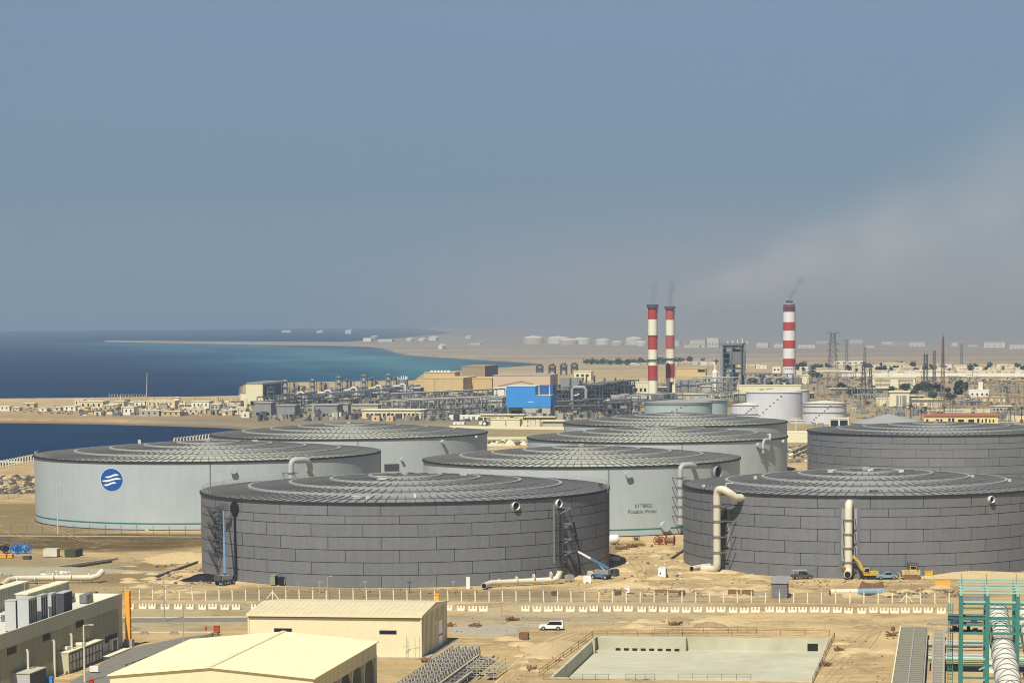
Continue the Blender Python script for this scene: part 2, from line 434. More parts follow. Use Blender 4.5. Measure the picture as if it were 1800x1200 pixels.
# the sea: deep blue, turquoise over the shallows of the far bay
def sea_material():
    m = bpy.data.materials.new('sea_water'); m.use_nodes = True
    nt = m.node_tree; N, L = nt.nodes, nt.links
    b = N['Principled BSDF']; b.inputs['Roughness'].default_value = 0.5; b.inputs['IOR'].default_value = 1.33; b.inputs['Specular IOR Level'].default_value = 0.07
    geo = N.new('ShaderNodeNewGeometry')
    at = N.new('ShaderNodeAttribute'); at.attribute_name = 'shallow'
    mp = N.new('ShaderNodeMapping'); mp.inputs['Scale'].default_value = (0.0022, 0.0011, 1)
    L.new(geo.outputs['Position'], mp.inputs['Vector'])
    n = N.new('ShaderNodeTexNoise'); n.inputs['Scale'].default_value = 1.0; n.inputs['Detail'].default_value = 7
    L.new(mp.outputs[0], n.inputs['Vector'])
    ad = N.new('ShaderNodeMath'); ad.operation = 'MULTIPLY_ADD'; ad.inputs[1].default_value = 0.9
    sb = N.new('ShaderNodeMath'); sb.operation = 'SUBTRACT'; sb.inputs[1].default_value = 0.5
    L.new(n.outputs['Fac'], sb.inputs[0]); L.new(sb.outputs[0], ad.inputs[0]); L.new(at.outputs['Fac'], ad.inputs[2])
    r = N.new('ShaderNodeValToRGB'); e = r.color_ramp.elements
    e[0].position = 0.08; e[0].color = (0.004,0.022,0.062,1)
    e[1].position = 0.95; e[1].color = (0.095,0.26,0.27,1)
    x = e.new(0.45); x.color = (0.018,0.07,0.12,1)
    L.new(ad.outputs[0], r.inputs['Fac']); 
    mp2 = N.new('ShaderNodeMapping'); mp2.inputs['Scale'].default_value = (0.012, 0.035, 1)
    L.new(geo.outputs['Position'], mp2.inputs['Vector'])
    n2 = N.new('ShaderNodeTexNoise'); n2.inputs['Scale'].default_value = 1.0; n2.inputs['Detail'].default_value = 9
    L.new(mp2.outputs[0], n2.inputs['Vector'])
    rg = N.new('ShaderNodeMapRange'); 
    for i, v in zip(('From Min','From Max','To Min','To Max'), (0.3,0.7,0.62,1.38)): rg.inputs[i].default_value = v
    L.new(n2.outputs['Fac'], rg.inputs['Value'])
    sc_ = N.new('ShaderNodeVectorMath'); sc_.operation = 'SCALE'
    L.new(r.outputs[0], sc_.inputs[0]); L.new(rg.outputs[0], sc_.inputs['Scale']); L.new(sc_.outputs[0], b.inputs['Base Color'])
    nb = N.new('ShaderNodeTexNoise'); nb.inputs['Scale'].default_value = 0.12; nb.inputs['Detail'].default_value = 8
    mp3 = N.new('ShaderNodeMapping'); mp3.inputs['Scale'].default_value = (0.5, 1.4, 1)
    L.new(geo.outputs['Position'], mp3.inputs['Vector']); L.new(mp3.outputs[0], nb.inputs['Vector'])
    bp = N.new('ShaderNodeBump'); bp.inputs['Strength'].default_value = 0.6; bp.inputs['Distance'].default_value = 1.0
    L.new(nb.outputs['Fac'], bp.inputs['Height']); L.new(bp.outputs[0], b.inputs['Normal'])
    return m
SEA_Z = -3.0
def inside(px, py, poly):
    c = False; n = len(poly)
    for i in range(n):
        (x0,y0),(x1,y1) = poly[i], poly[(i+1)%n]
        if (y0 > py) != (y1 > py) and px < (x1-x0)*(py-y0)/(y1-y0)+x0: c = not c
    return c
def dist_poly(p, poly):
    best = 1e9
    for i in range(len(poly)):
        a, b = poly[i], poly[(i+1)%len(poly)]
        e = b - a; t = max(0, min(1, (p-a).dot(e)/max(e.length_squared,1e-9)))
        best = min(best, (p - a - e*t).length)
    return best
shal_px = [(190,601.5),(330,607),(430,618),(480,628),(560,641),(600,655),(640,665),(760,664),(900,645),(960,637),(850,630),(720,622),(650,608),(500,604),(300,601)]
shal = [P(x,y) for x,y in shal_px]; shal2 = [(v.x,v.y) for v in shal]
s = MB(); xs = []; ys = [-300, 300, 800, 1100, 1300, 1500, 1700, 1900]
y = 1900
while y < 16000: y *= 1.035; ys.append(min(y, 16000))
fr = [-1.35 + i*0.02 for i in range(0, 90)]
vs, val = [], []
for yy in ys:
    for f in fr:
        xx = f * (max(yy, 2600)) * 0.36 - 0.05*yy
        vs.append((xx, yy, SEA_Z))
        p = Vector((xx, yy, 0))
        d = dist_poly(p, shal) / (0.085*max(yy,2000)) - 0.12
        v = 0.5 + (0.5 if inside(xx, yy, shal2) else -0.5) * min(1, d*1.1)
        val.append(v)
nf = len(fr)
s.add(vs, [(j*nf+i, j*nf+i+1, (j+1)*nf+i+1, (j+1)*nf+i) for j in range(len(ys)-1) for i in range(nf-1)])
sea = structure('sea', s, sea_material())
at = sea.data.attributes.new('shallow', 'FLOAT', 'POINT'); at.data.foreach_set('value', val)
# surf where the bay meets the peninsula
f = MB()
rnd = random.Random(3)
for (x0, x1, yy, n) in ((330, 445, 745.5, 26), (420, 452, 749, 14), (150, 330, 740, 10), (-20, 120, 812, 7)):
    for k in range(n):
        a = P(rnd.uniform(x0, x1), yy + rnd.uniform(-1.6, 1.6), SEA_Z + 0.02)
        w, l = rnd.uniform(3, 9), rnd.uniform(0.8, 3)
        ring = [(a.x + w*math.cos(t*0.7854)*rnd.uniform(.6,1.1), a.y + l*math.sin(t*0.7854)*rnd.uniform(.6,1.1)) for t in range(8)]
        f.prism(ring, SEA_Z + 0.01, SEA_Z + rnd.uniform(.15,.4))
tag(f.build('surf', m_foam), 'white surf breaking at the head of the small bay', 'surf', kind='stuff')

# roads, kerbs, pads: thin sheets on the ground, kerbs as real steps
def sheet(name, px, m, z=0.004):
    pts = [P(x, y) for x, y in px]
    mb = MB(); mb.prism([(p.x,p.y) for p in pts], z - 0.003, z)
    return structure(name, mb, m)
def strip_px(name, pxa, pxb, width, h, m, z0=0.0):
    a, b = P(*pxa), P(*pxb); d = (b-a).normalized(); n = Vector((-d.y, d.x, 0))
    mb = MB(); mb.prism([(v.x,v.y) for v in (a, b, b+n*width, a+n*width)][::1], z0, h)
    return structure(name, mb, m)
sheet('road', [(-200,1097),(-200,1088),(440,1085),(440,1092)], m_asphalt)
strip_px('kerb', (215,1085.5), (437,1084), 0.5, 0.14, m_kerb)
strip_px('kerb', (215,1111.5), (372,1111), 0.5, 0.14, m_kerb)
sheet('side_road', [(95,1215),(222,1139),(330,1118),(372,1113),(395,1113),(330,1131),(170,1215)], m_asphalt)
sheet('road_shoulder', [(790,1082),(1060,1086),(1200,1092),(1200,1099),(1050,1092),(790,1090)], m_pale_road, 0.005)
sheet('track', [(-300,940.5),(-300,938),(440,943),(440,944)], m_concrete, 0.006)
sheet('gravel_lot', [(796,1114),(792,1099),(905,1098),(910,1112)], m_concrete, 0.005)
# basin walls and floor
m_b = m_basin
DEP = 2.3
ba = thing('basin', 'large pale sunken concrete basin with a row of dark slots in its far wall', 'basin', bB, YAW)
mb = MB(); mb.box(0, -BL, -DEP-0.3, bw, 0, -DEP); mb.build('basin_floor', m_b, ba)
def bwall(x0,y0,x1,y1,z0=-DEP+0.002,z1=0.12): 
    q = MB(); q.box(x0,y0,z0,x1,y1,z1); return q
bwall(-0.5,-BL,0,0).build('basin_wall', m_b, ba)
bwall(-0.5,0,bw+0.5,0.6).build('basin_wall', m_b, ba)
bwall(bw,-BL,bw+0.5,0).build('basin_wall', m_b, ba)
bwall(-0.5,-BL-0.5,bw+0.5,-BL).build('basin_wall', m_b, ba)
u0 = (P(1052,1120)-bB).dot(CROSS)
u1 = (P(1204,1120)-bB).dot(CROSS)
q = bwall(u0+0.2, -2.6, u1, -0.003, -DEP+0.003, 0.1); q.build('raised_channel', m_b, ba)
for k in range(8):
    q = MB(); uu = u0 + (u1-u0)*(0.21+0.098*k); q.box(uu, -2.66, -DEP+0.05, uu+0.95, -2.58, -DEP+0.5); q.build('slot', m_dark, ba)
q = MB(); q.box(u1, -2.7, -DEP+0.003, u1+0.45, 0, 0.14); q.build('end_wall', m_b, ba)
q = MB(); q.box(bw-3.6,-0.06,-2.2,bw-1.6,0.0-0.003,-0.8); q.build('sluice_opening', m_dark, ba)
q = MB(); q.box(-0.003,-7.4,-DEP+0.002,0.5,-6.6,0.16); q.build('wall_pier', m_b, ba)

# tyre ruts crossing the bare ground: pairs of thin dark or pale strips
rnd = random.Random(77)
m_rut = mat('rut_earth', (0.37,0.265,0.13), 0.95, 0.2, 0.3); m_rutpale = mat('rut_dust', (0.56,0.42,0.22), 0.95, 0.15, 0.3)
def ruts(px, m, gauge=1.9, w=0.36, z=0.004):
    pts = [P(x, y) for x, y in px]; dense = []
    for i in range(len(pts)-1):
        p0, p1, p2, p3 = pts[max(i-1,0)], pts[i], pts[i+1], pts[min(i+2,len(pts)-1)]
        for k in range(8):
            t = k/8
            dense.append(0.5*((2*p1)+(p2-p0)*t+(2*p0-5*p1+4*p2-p3)*t*t+(3*p1-p0-3*p2+p3)*t**3))
    dense.append(pts[-1])
    for side in (-gauge/2, gauge/2):
        mb = MB(); vs = []
        for i, p in enumerate(dense):
            d = (dense[min(i+1,len(dense)-1)] - dense[max(i-1,0)]).normalized(); n = Vector((-d.y, d.x, 0)); ww = w*rnd.uniform(.6,1.3)
            vs += [p + n*(side-ww/2) + Vector((0,0,z)), p + n*(side+ww/2) + Vector((0,0,z))]
        mb.add(vs, [(2*i, 2*i+2, 2*i+3, 2*i+1) for i in range(len(dense)-1)])
        structure('tyre_track', mb, m)
for i, px in enumerate([
    [(880,1200),(925,1155),(985,1118),(1060,1104),(1200,1100)], [(900,1200),(950,1150),(1000,1122),(1080,1108),(1250,1104),(1500,1106)], [(860,1130),(930,1118),(1010,1100),(1100,1096)],
    [(1080,1000),(1120,1010),(1190,1018),(1300,1020)], [(1100,975),(1118,992),(1128,1012),(1132,1030)], [(1190,960),(1180,985),(1178,1005),(1200,1022),(1260,1029)], [(1040,1030),(1150,1028),(1300,1026),(1450,1028),(1640,1026)],
    [(1460,1200),(1500,1160),(1530,1125),(1540,1100),(1500,1085)], [(1440,1190),(1480,1150),(1560,1098),(1660,1090)], [(1090,1090),(1250,1092),(1400,1092),(1640,1094)],
    [(180,1000),(240,985),(300,975),(352,968)], [(150,985),(230,995),(300,1010),(340,1030)], [(220,1030),(290,1022),(350,1012)], [(20,905),(60,915),(150,950),(260,958),(350,956)], [(-20,925),(60,946),(200,952),(352,950)],
    [(800,1120),(840,1108),(900,1102),(960,1098)], [(640,1046),(800,1047),(950,1044)], [(1700,1022),(1640,1018),(1580,1022),(1480,1026)]]):
    ruts(px, m_rut if i % 3 else m_rutpale, z=0.008+0.0015*i)

# ================================================================ storage tanks
def bent_text(txt, size, R, phi0, z, t, name, m, parent):
    cu = bpy.data.curves.new('text_source', 'FONT'); cu.body = txt; cu.size = size; cu.align_x = 'CENTER'; cu.extrude = 0.0; cu.resolution_u = 3
    o = bpy.data.objects.new('text_source', cu); COL.objects.link(o)
    dg = bpy.context.evaluated_depsgraph_get(); dg.update()
    me = o.evaluated_get(dg).to_mesh()
    V = [v.co.copy() for v in me.vertices]; Fs = [tuple(p.vertices) for p in me.polygons]
    o.evaluated_get(dg).to_mesh_clear(); bpy.data.objects.remove(o); bpy.data.curves.remove(cu)
    mb = MB(); mb.add([t.pt(phi0 + v.x/R, R + 0.03, z + v.y) for v in V], Fs)
    return mb.build(name, m, parent)

class Tank: pass
def make_tank(label, pxc, hw, rimy, h, kind, rise=3.4, group=None, shell_n=112, course_off=0.0):
    t = Tank()
    f = P(pxc, rimy, h); dist = math.hypot(f.x, f.y)
    sn = hw / FPX * 0.996
    D = dist / (1 - sn); t.R = R = D * sn; t.h = h; t.pxc, t.hw = pxc, hw
    u = Vector((f.x, f.y, 0)).normalized(); c = u * D
    t.c = c; t.u = u; t.r = Vector((u.y, -u.x, 0))
    t.pt = lambda phi, r, z: (-u*math.cos(phi) + t.r*math.sin(phi))*r + Vector((0,0,z))
    def phi(px, off=0.0):
        k, s_, a = (R+off)/R, R/D, 0.0
        for _ in range(12): a = math.asin(max(-1, min(1, (px - pxc)/hw*(1 - s_*k*math.cos(a))/(k*math.sqrt(1 - s_*s_)))))
        return a
    t.phi = phi
    def zof(px, py):
        w = c + t.pt(t.phi(px), R, 0); return Pd(px, py, w.y).z
    t.zof = zof
    t.root = root = thing('storage_tank', label, 'storage tank', c, 0, group)
    # wall
    if kind == 'light':
        mb = MB(); mb.lathe([(R, 0), (R, h)], shell_n); mb.build('wall', m_lwall, root)
    else:
        mb = MB(); mb.mi = 1; mb.lathe([(R-0.02, 0), (R-0.02, h-0.05)], shell_n); mb.mi = 0; tint = [0.5]*len(mb.Fc)
        hs = [2.95,2.0,3.05,3.05,2.95,2.95,2.9]; k = (h-0.1)/sum(hs); hs = [x*k for x in hs]
        n = max(16, round(2*math.pi*R/12.7)); zt = h-0.1; rnd = random.Random(int(pxc))
        for i, hh in enumerate(hs):
            off = (i % 3)/3.0 + course_off
            for j in range(n):
                g = 0.075; a0 = 2*math.pi*(j+off)/n + g/R; a1 = 2*math.pi*(j+off+1)/n - g/R
                m = 6; vs = []
                for q in range(m+1):
                    a = a0 + (a1-a0)*q/m
                    vs += [t.pt(a, R+0.05, zt-hh+g), t.pt(a, R+0.05, zt-g)]
                mb.add(vs, [(2*q, 2*q+2, 2*q+3, 2*q+1) for q in range(m)], True)
                tint += [rnd.random()]*m
            zt -= hh
        mb.T = tint
        mb.build('wall', [m_dpanel, m_dback], root)
    # roof: stepped shallow cone with standing ribs
    fr = [1.0, 0.77, 0.57, 0.37, 0.18, 0.0]
    st = 0.30; total = rise - 4*st
    def zr(q, i): return h + total*(1-q**1.55) + st*i
    rb = MB(); rv = MB()
    for i in range(5):
        q0, q1 = fr[i], fr[i+1]
        rb.mi = 0; rb.lathe([(R*q0 if i else R+0.25, zr(q0,i)), (max(R*q1,0.01), zr(q1,i))], 96)
        r0, r1 = R*q0-0.05, max(R*q1, 1.2)+0.05
        nr = max(10, int(2*math.pi*R*(q0+q1)/2/2.1))
        rb.mi = 1
        for kk in range(nr):
            a = 2*math.pi*(kk+0.5*(i%2))/nr
            p, q = t.pt(a, r0, zr(q0,i)+0.07), t.pt(a, r1, zr(q1,i)+0.07)
            rb.beam(p, q, 0.16, 0.27)
        rb.mi = 1
        for fr2 in (0.5,):                        # one cross batten in each band
            rq = q0 + (q1-q0)*fr2
            rb.lathe([(R*rq+0.09, zr(rq,i)+0.03), (R*rq+0.09, zr(rq,i)+0.2), (R*rq-0.09, zr(rq,i)+0.2)], 72, smooth=False)
    roof = rb.build('roof', [m_pan if kind == 'light' else m_pandark, m_rib], root)
    for i in range(1, 5):
        q = fr[i]; rr = R*q
        mb = MB(); mb.lathe([(rr+0.15, zr(q,i-1)-0.05), (rr+0.15, zr(q,i)+0.24), (rr-0.6, zr(q,i)+0.26), (rr-0.6, zr(q,i)-0.05)], 20 + 14*(5-i), smooth=False)
        mb.build('roof_step', m_riser, roof)
    mb = MB(); mb.lathe([(0.01, zr(0,4)+0.9), (1.1, zr(0,4)+0.7), (1.1, zr(0,4)-0.2)], 14); mb.build('roof_vent', m_riser, roof)
    mb = MB(); mb.lathe([(R+0.06, h-0.42), (R+0.34, h-0.42), (R+0.34, h+0.06), (R-0.3, h+0.08)], shell_n, smooth=False); mb.build('rim', m_rim, root)
    t.zr = zr
    return t
def seam(t, px):
    a = t.phi(px); mb = MB()
    mb.beam(t.pt(a, t.R+0.02, 0), t.pt(a, t.R+0.02, t.h-0.4), 0.28, 0.2); mb.build('wall_seam', m_midsteel, t.root)
def stripe(t):
    mb = MB(); mb.lathe([(t.R+0.03, 1.75), (t.R+0.03, 2.15)], 112); mb.build('stripe', m_stripe, t.root)
    mb = MB(); mb.lathe([(t.R+0.02, 0.0), (t.R+0.25, 0.0), (t.R+0.25, 0.22), (t.R+0.02, 0.24)], 112, smooth=False); mb.build('base_ring', m_rim, t.root)
def nozzle(t, px, py, r=0.9, m=None, out=1.0, hollow=False):
    a, z = t.phi(px), t.zof(px, py)
    mb = MB(); mb.pipe([t.pt(a, t.R-0.3, z), t.pt(a, t.R+out, z)], r, 16, caps=not hollow)
    if not hollow:
        mb.pipe([t.pt(a, t.R+out+0.003, z), t.pt(a, t.R+out+0.18, z)], r*1.15, 16)
    o = mb.build('nozzle', m or t.noz, t.root)
    if hollow:
        mb = MB(); mb.pipe([t.pt(a, t.R+0.06, z), t.pt(a, t.R+0.12, z)], r*0.95, 16); mb.build('nozzle_mouth', m_dark, o)
        mb = MB(); mb.pipe([t.pt(a, t.R+0.05, z), t.pt(a, t.R+0.10, z)], r*1.5, 18); mb.build('nozzle_plate', m_greysheet, o)
def riser(t, pxv, py_bot, pxw, pyw, r, off, m, base=None, bands=4, top_extra=0.0):
    """a pipe that climbs the wall, turns over sideways at the rim and enters the shell"""
    a0 = t.phi(pxv, off); a1 = t.phi(pxw)
    zb = 0.0 if py_bot is None else max(0.6, t.zof(pxv, py_bot)); zt = t.h + top_extra; zw = t.zof(pxw, pyw)
    def q(a, ro, z): return t.pt(a, t.R+ro, z)
    pts = [q(a0, off, zb)] if not base else [q(a0-0.085, off+0.9, 0.85), q(a0-0.035, off+0.4, 0.9), q(a0-0.012, off+0.1, 1.05), q(a0-0.002, off, 1.6), q(a0, off, 2.6)]
    pts += [q(a0, off, zt-1.6), q(a0+(a1-a0)*0.04, off, zt-0.6), q(a0+(a1-a0)*0.14, off, zt-0.1), q(a0+(a1-a0)*0.28, off, zt), q(a0+(a1-a0)*0.5, off, zt), q(a0+(a1-a0)*0.68, off*0.95, zt-0.35),
            q(a0+(a1-a0)*0.84, off*0.75, (zt+zw)/2), q(a0+(a1-a0)*0.93, off*0.5, zw+0.15), q(a1, off*0.22, zw), q(a1, -0.3, zw)]
    o = thing_part = None
    mb = MB(); mb.pipe(pts, r, 14); pp = mb.build('riser_pipe', m, t.root)
    for k in range(bands):
        z = zb + (zt-2.5-zb)*(k+0.9)/(bands+0.3)
        mb = MB(); mb.pipe([q(a0, off, z-0.25), q(a0, off, z+0.25)], r*1.18, 14)
        mb.beam(q(a0-0.03, off*0.9, z), q(a0-0.02, 0.0, z), 0.2); mb.beam(q(a0+0.03, off*0.9, z), q(a0+0.05, 0.0, z), 0.2)
        mb.beam(q(a0-0.045, off, z), q(a0+0.045, off, z), 0.25)
        mb.build('pipe_bracket', m_midsteel, pp)
    return pp

SC = 'light pale-green storage tanks'
tA = make_tank('dark panel-clad storage tank at front centre with blue boom lifts beside it', 713, 359, 883, 19.6, 'dark', course_off=0.55)
tB = make_tank('dark panel-clad storage tank with cream riser pipe, behind the yellow machines', 1521, 318, 871.5, 19.4, 'dark', course_off=0.1)
tC = make_tank('dark panel-clad storage tank farthest right, below the red-roofed yellow building', 1645, 222, 765, 19.6, 'dark', rise=2.5, course_off=0.8)
tD = make_tank('pale storage tank with the round blue wave emblem on its wall', 366.5, 301, 811, 20.2, 'light')
tE = make_tank('pale storage tank with two lines of black lettering on its wall', 1022, 279, 820.5, 19.8, 'light')
tF = make_tank('pale storage tank with a dark louvre, behind the emblem tank, next to the bay', 614, 243, 771.5, 19.8, 'light')
tG = make_tank('pale storage tank between the lettered tank and the farthest tank of its column', 1155, 228.5, 777.5, 19.8, 'light')
tI = make_tank('pale storage tank at the back of the yard, in front of the small white tanks', 1187, 196, 749, 19.8, 'light')
for t in (tD, tE, tF, tG, tI): t.noz = m_lwall
for t in (tA, tB, tC): t.noz = m_white
for t, x in ((tD, 369), (tE, 1070), (tF, 629), (tG, 1199), (tI, 1230)): seam(t, x)
stripe(tD); stripe(tE); stripe(tF); stripe(tG)
nozzle(tD, 409, 826); nozzle(tE, 1104, 833); nozzle(tE, 1167, 924, 1.3, out=1.2); nozzle(tF, 777, 776, .7); nozzle(tF, 835, 768, .6); nozzle(tF, 705, 807, .5)
nozzle(tG, 1331, 782, .9); nozzle(tG, 1373, 776, .7); nozzle(tD, 260, 929.5, .6)
nozzle(tA, 906, 888.5, 0.95, m_white, 0.7, True); nozzle(tA, 981.5, 884, 0.95, m_white, 0.7, True); nozzle(tB, 1736, 877, 0.8, m_white, .9, True)
nozzle(tE, 1259, 830, 1.9, m_greysheet, .9, True)
# emblem of the pale tank: blue disc with three white waves
a0, z0 = tD.phi(198), tD.zof(198, 843)
er = 20.3 * tD.c.y * 0.93 / FPX
mb = MB()
ring = []
vs = [tD.pt(a0, tD.R+0.05, z0)]
for k in range(48):
    w = 2*math.pi*k/48; vs.append(tD.pt(a0 + er*math.cos(w)/tD.R/math.cos(a0)*0.98, tD.R+0.05, z0 + er*math.sin(w)))
mb.add(vs, [(0, 1+k, 1+(k+1)%48) for k in range(48)])
emb = mb.build('emblem', m_logo, tD.root)
mb = MB()
vs = []; 
for k in range(48):
    w = 2*math.pi*k/48
    for e in (er, er*1.035): vs.append(tD.pt(a0 + e*math.cos(w)/tD.R/math.cos(a0)*0.98, tD.R+0.045, z0 + e*math.sin(w)))
mb.add(vs, [(2*k, 2*k+1, (2*k+3)%96, (2*k+2)%96) for k in range(48)])
mb.build('emblem_border', m_logow, emb)
for (x0, x1, zc) in ((-0.60, 0.66, 0.34), (-0.90, 0.86, 0.0), (-0.74, 0.44, -0.36)):
    mb = MB(); vs = []; n = 16
    for k in range(n+1):
        s_ = k/n; x = (x0 + (x1-x0)*s_)*er
        yc = zc*er + er*0.10*math.tanh((s_-0.5)*3.4) + er*0.035*math.sin(s_*math.pi*2)*-1
        th = er*0.082*min(1, 5*s_+0.15, 5*(1-s_)+0.15)
        for sg in (-1, 1): vs.append(tD.pt(a0 + x/tD.R/math.cos(a0)*0.98, tD.R+0.08, z0 + yc + sg*th))
    mb.add(vs, [(2*k, 2*k+2, 2*k+3, 2*k+1) for k in range(n)]); mb.build('wave', m_logow, emb)
bent_text("01T8002", 1.45, tE.R, tE.phi(1131), tE.zof(1131, 891.5), tE, 'lettering', m_ink, tE.root)
bent_text("Potable Water", 1.5, tE.R, tE.phi(1130), tE.zof(1130, 901.5), tE, 'lettering', m_ink, tE.root)
# louvre on tank F
a = tF.phi(686); z = tF.zof(686, 826)
mb = MB()
for k in range(5): mb.beam(tF.pt(a-0.045, tF.R+0.1, z+0.5*k), tF.pt(a+0.06, tF.R+0.1, z+0.5*k), 0.35, 0.3)
mb.build('louvre', m_darksteel, tF.root)
# risers
riser(tD, 510, None, 541, 826, 0.85, 3.4, m_pipegrey, bands=5)
riser(tE, 1196, 920, 1218, 822, 0.75, 2.6, m_pipegrey, bands=5)
riser(tG, 1341, 795, 1351, 764, 0.5, 1.4, m_pipegrey, bands=1)
rp = riser(tB, 1262, 990, 1306, 874, 0.92, 4.2, m_pipe, base=True, bands=4, top_extra=0.9)
# dark shadowing plates and light boards on tank B behind its pipes
def ladder_frame(t, pxa, pxb, py0, py1, n, m, name='pipe_support', dep=1.2):
    mb = MB(); a, b = t.phi(pxa), t.phi(pxb); z0, z1 = t.zof((pxa+pxb)/2, py0), t.zof((pxa+pxb)/2, py1)
    for aa in (a, b): mb.beam(t.pt(aa, t.R+dep, z0), t.pt(aa, t.R+dep, z1), 0.14)
    for k in range(n):
        z = z0 + (z1-z0)*(k+0.5)/n; zn = z0 + (z1-z0)*(k+1.2)/n
        mb.beam(t.pt(a, t.R+dep, z), t.pt(b, t.R+dep, z), 0.13); mb.beam(t.pt(a, t.R+dep, z), t.pt(a, t.R, z), 0.13)
        mb.beam(t.pt(a, t.R+dep, z), t.pt(b, t.R+dep*0.2, zn), 0.13); mb.beam(t.pt(b, t.R+dep, z), t.pt(b, t.R, z), 0.13)
    return mb.build(name, m, t.root)
def board(t, pxa, pxb, py0, py1, m=m_offwhite):
    mb = MB(); a, b = t.phi(pxa), t.phi(pxb); z0, z1 = t.zof((pxa+pxb)/2, py0), t.zof((pxa+pxb)/2, py1)
    for k in range(3):
        x, y = a+(b-a)*k/3, a+(b-a)*(k+1)/3
        mb.quad(t.pt(x, t.R+0.11, z0), t.pt(y, t.R+0.11, z0), t.pt(y, t.R+0.11, z1), t.pt(x, t.R+0.11, z1))
    mb.build('bare_strip', m, t.root)
m_bare = mat('bare_shell', (0.30,0.30,0.31), 0.6, 0.06, 0.3)
ladder_frame(tB, 1269, 1279, 961, 890, 14, m_darksteel)
board(tB, 1281, 1285, 962, 893, m_bare)
board(tB, 1480, 1486, 985, 893, m_bare); board(tB, 1502, 1507, 985, 893, m_bare); board(tB, 1476, 1512, 1004, 874, m_dpanel)
ladder_frame(tA, 976, 983, 989, 900, 14, m_darksteel); board(tA, 972, 975.5, 990, 886, m_bare)
ladder_frame(tA, 386, 394, 968, 888, 10, m_darksteel)
# the straight pipe at the middle of tank B
a = tB.phi(1493.5)
mb = MB(); zt = tB.zof(1493.5, 886); of = 2.0
pts = [tB.pt(a, tB.R+of+2.2, 1.3), tB.pt(a, tB.R+of+0.7, 1.4), tB.pt(a, tB.R+of+0.1, 2.0), tB.pt(a, tB.R+of, 3.0), tB.pt(a, tB.R+of, zt-0.9), tB.pt(a, tB.R+of-0.25, zt-0.1), tB.pt(a, tB.R+of-0.9, zt+0.25), tB.pt(a, tB.R-0.3, zt+0.3)]
mb.pipe(pts, 0.9, 16); pp = mb.build('riser_pipe', m_pipe, tB.root)
mb = MB(); mb.pipe([tB.pt(a, tB.R+of+2.2, 1.3), tB.pt(a, tB.R+of+2.26, 1.3)], 0.72, 16); mb.build('pipe_mouth', m_dark, pp)
for k in range(4):
    z = 4.0 + 3.3*k
    mb = MB(); mb.pipe([tB.pt(a, tB.R+of, z-.2), tB.pt(a, tB.R+of, z+.2)], 1.06, 16)
    for da in (-0.03, 0.03): mb.beam(tB.pt(a+da, tB.R, z), tB.pt(a+da, tB.R+of, z), 0.22)
    mb.beam(tB.pt(a-0.032, tB.R+of, z), tB.pt(a+0.032, tB.R+of, z), 0.22)
    mb.build('pipe_bracket', m_midsteel, pp)
# bracket arms on tank A's left ladder, and slanting struts at its right one
mb = MB()
for z in (16.2, 12.8, 9.4, 6.0):
    a = tA.phi(390); b = tA.phi(366)
    mb.beam(tA.pt(a, tA.R+2.6, z), tA.pt(b, tA.R+0.1, z+0.1), 0.4, 0.5); mb.beam(tA.pt(a, tA.R+2.6, z-.3), tA.pt(tA.phi(376), tA.R+1.0, z+0.1), 0.4, 0.6); mb.beam(tA.pt(a, tA.R+2.6, z), tA.pt(a, tA.R, z), 0.4)
    mb.beam(tA.pt(a, tA.R+2.6, z), tA.pt(tA.phi(378), tA.R+0.1, z-0.9), 0.25)
mb.build('bracket_arm', m_darksteel, tA.root)
for z in (17.0, 13.3, 9.6, 6.6):
    mb = MB(); a, b = tA.phi(983), tA.phi(994)
    mb.beam(tA.pt(a, tA.R+0.2, z), tA.pt(b, tA.R+1.9, z-0.2), 0.3); mb.beam(tA.pt(b, tA.R+1.9, z-0.2), tA.pt(a, tA.R+0.1, z-1.6), 0.25); mb.beam(tA.pt(b, tA.R+1.9, z-0.2), tA.pt(tA.phi(999), tA.R+0.1, z-0.2), 0.25)
    mb.build('bracket_arm', m_midsteel, tA.root)
for (x0, z_0, x1, z_1) in ((991, 6.0, 1013, 0.5), (985, 4.2, 1003, 0.4), (1001, 10.5, 1019, 5.0), (999, 13.6, 1010, 10.0), (1006, 6.5, 1017, 0.6)):
    mb = MB(); mb.beam(tA.pt(tA.phi(x0), tA.R+1.6, z_0), tA.pt(tA.phi(x1), tA.R+0.7, z_1), 0.35); mb.build('strut', m_darksteel, tA.root)
# hose hanging at tank A's left, black pad under the rim
mb = MB(); a = tA.phi(414)
mb.pipe([tA.pt(a, tA.R+0.3, 16.2), tA.pt(a+0.004, tA.R+0.4, 9), tA.pt(a+0.012, tA.R+0.6, 2), tA.pt(a+0.010, tA.R+1.5, 0.5), tA.pt(a-0.03, tA.R+4.5, 0.25)], 0.28, 8); mb.build('hose', m_dark, tA.root)
mb = MB(); z = tA.zof(414, 893)
mb.pipe([tA.pt(a, tA.R+0.05, z), tA.pt(a, tA.R+0.5, z)], 1.55, 18); mb.build('nozzle_cover', m_dark, tA.root)
mb = MB(); mb.lathe([(0.01,0),(0.01,0)],3)
# conduits down tank A's right edge and along others
mb = MB()
for px in (1069.5, 1067):
    a = tA.phi(px); mb.beam(tA.pt(a, tA.R+0.3, 0), tA.pt(a, tA.R+0.3, tA.h+0.8), 0.25)
mb.build('edge_rail', m_midsteel, tA.root)
for t, px in ((tD, 666.5), (tC, 1427)):
    mb = MB(); a = t.phi(px); mb.beam(t.pt(a, t.R+0.3, 0), t.pt(a, t.R+0.3, t.h+0.6), 0.2); mb.build('edge_rail', m_midsteel, t.root)
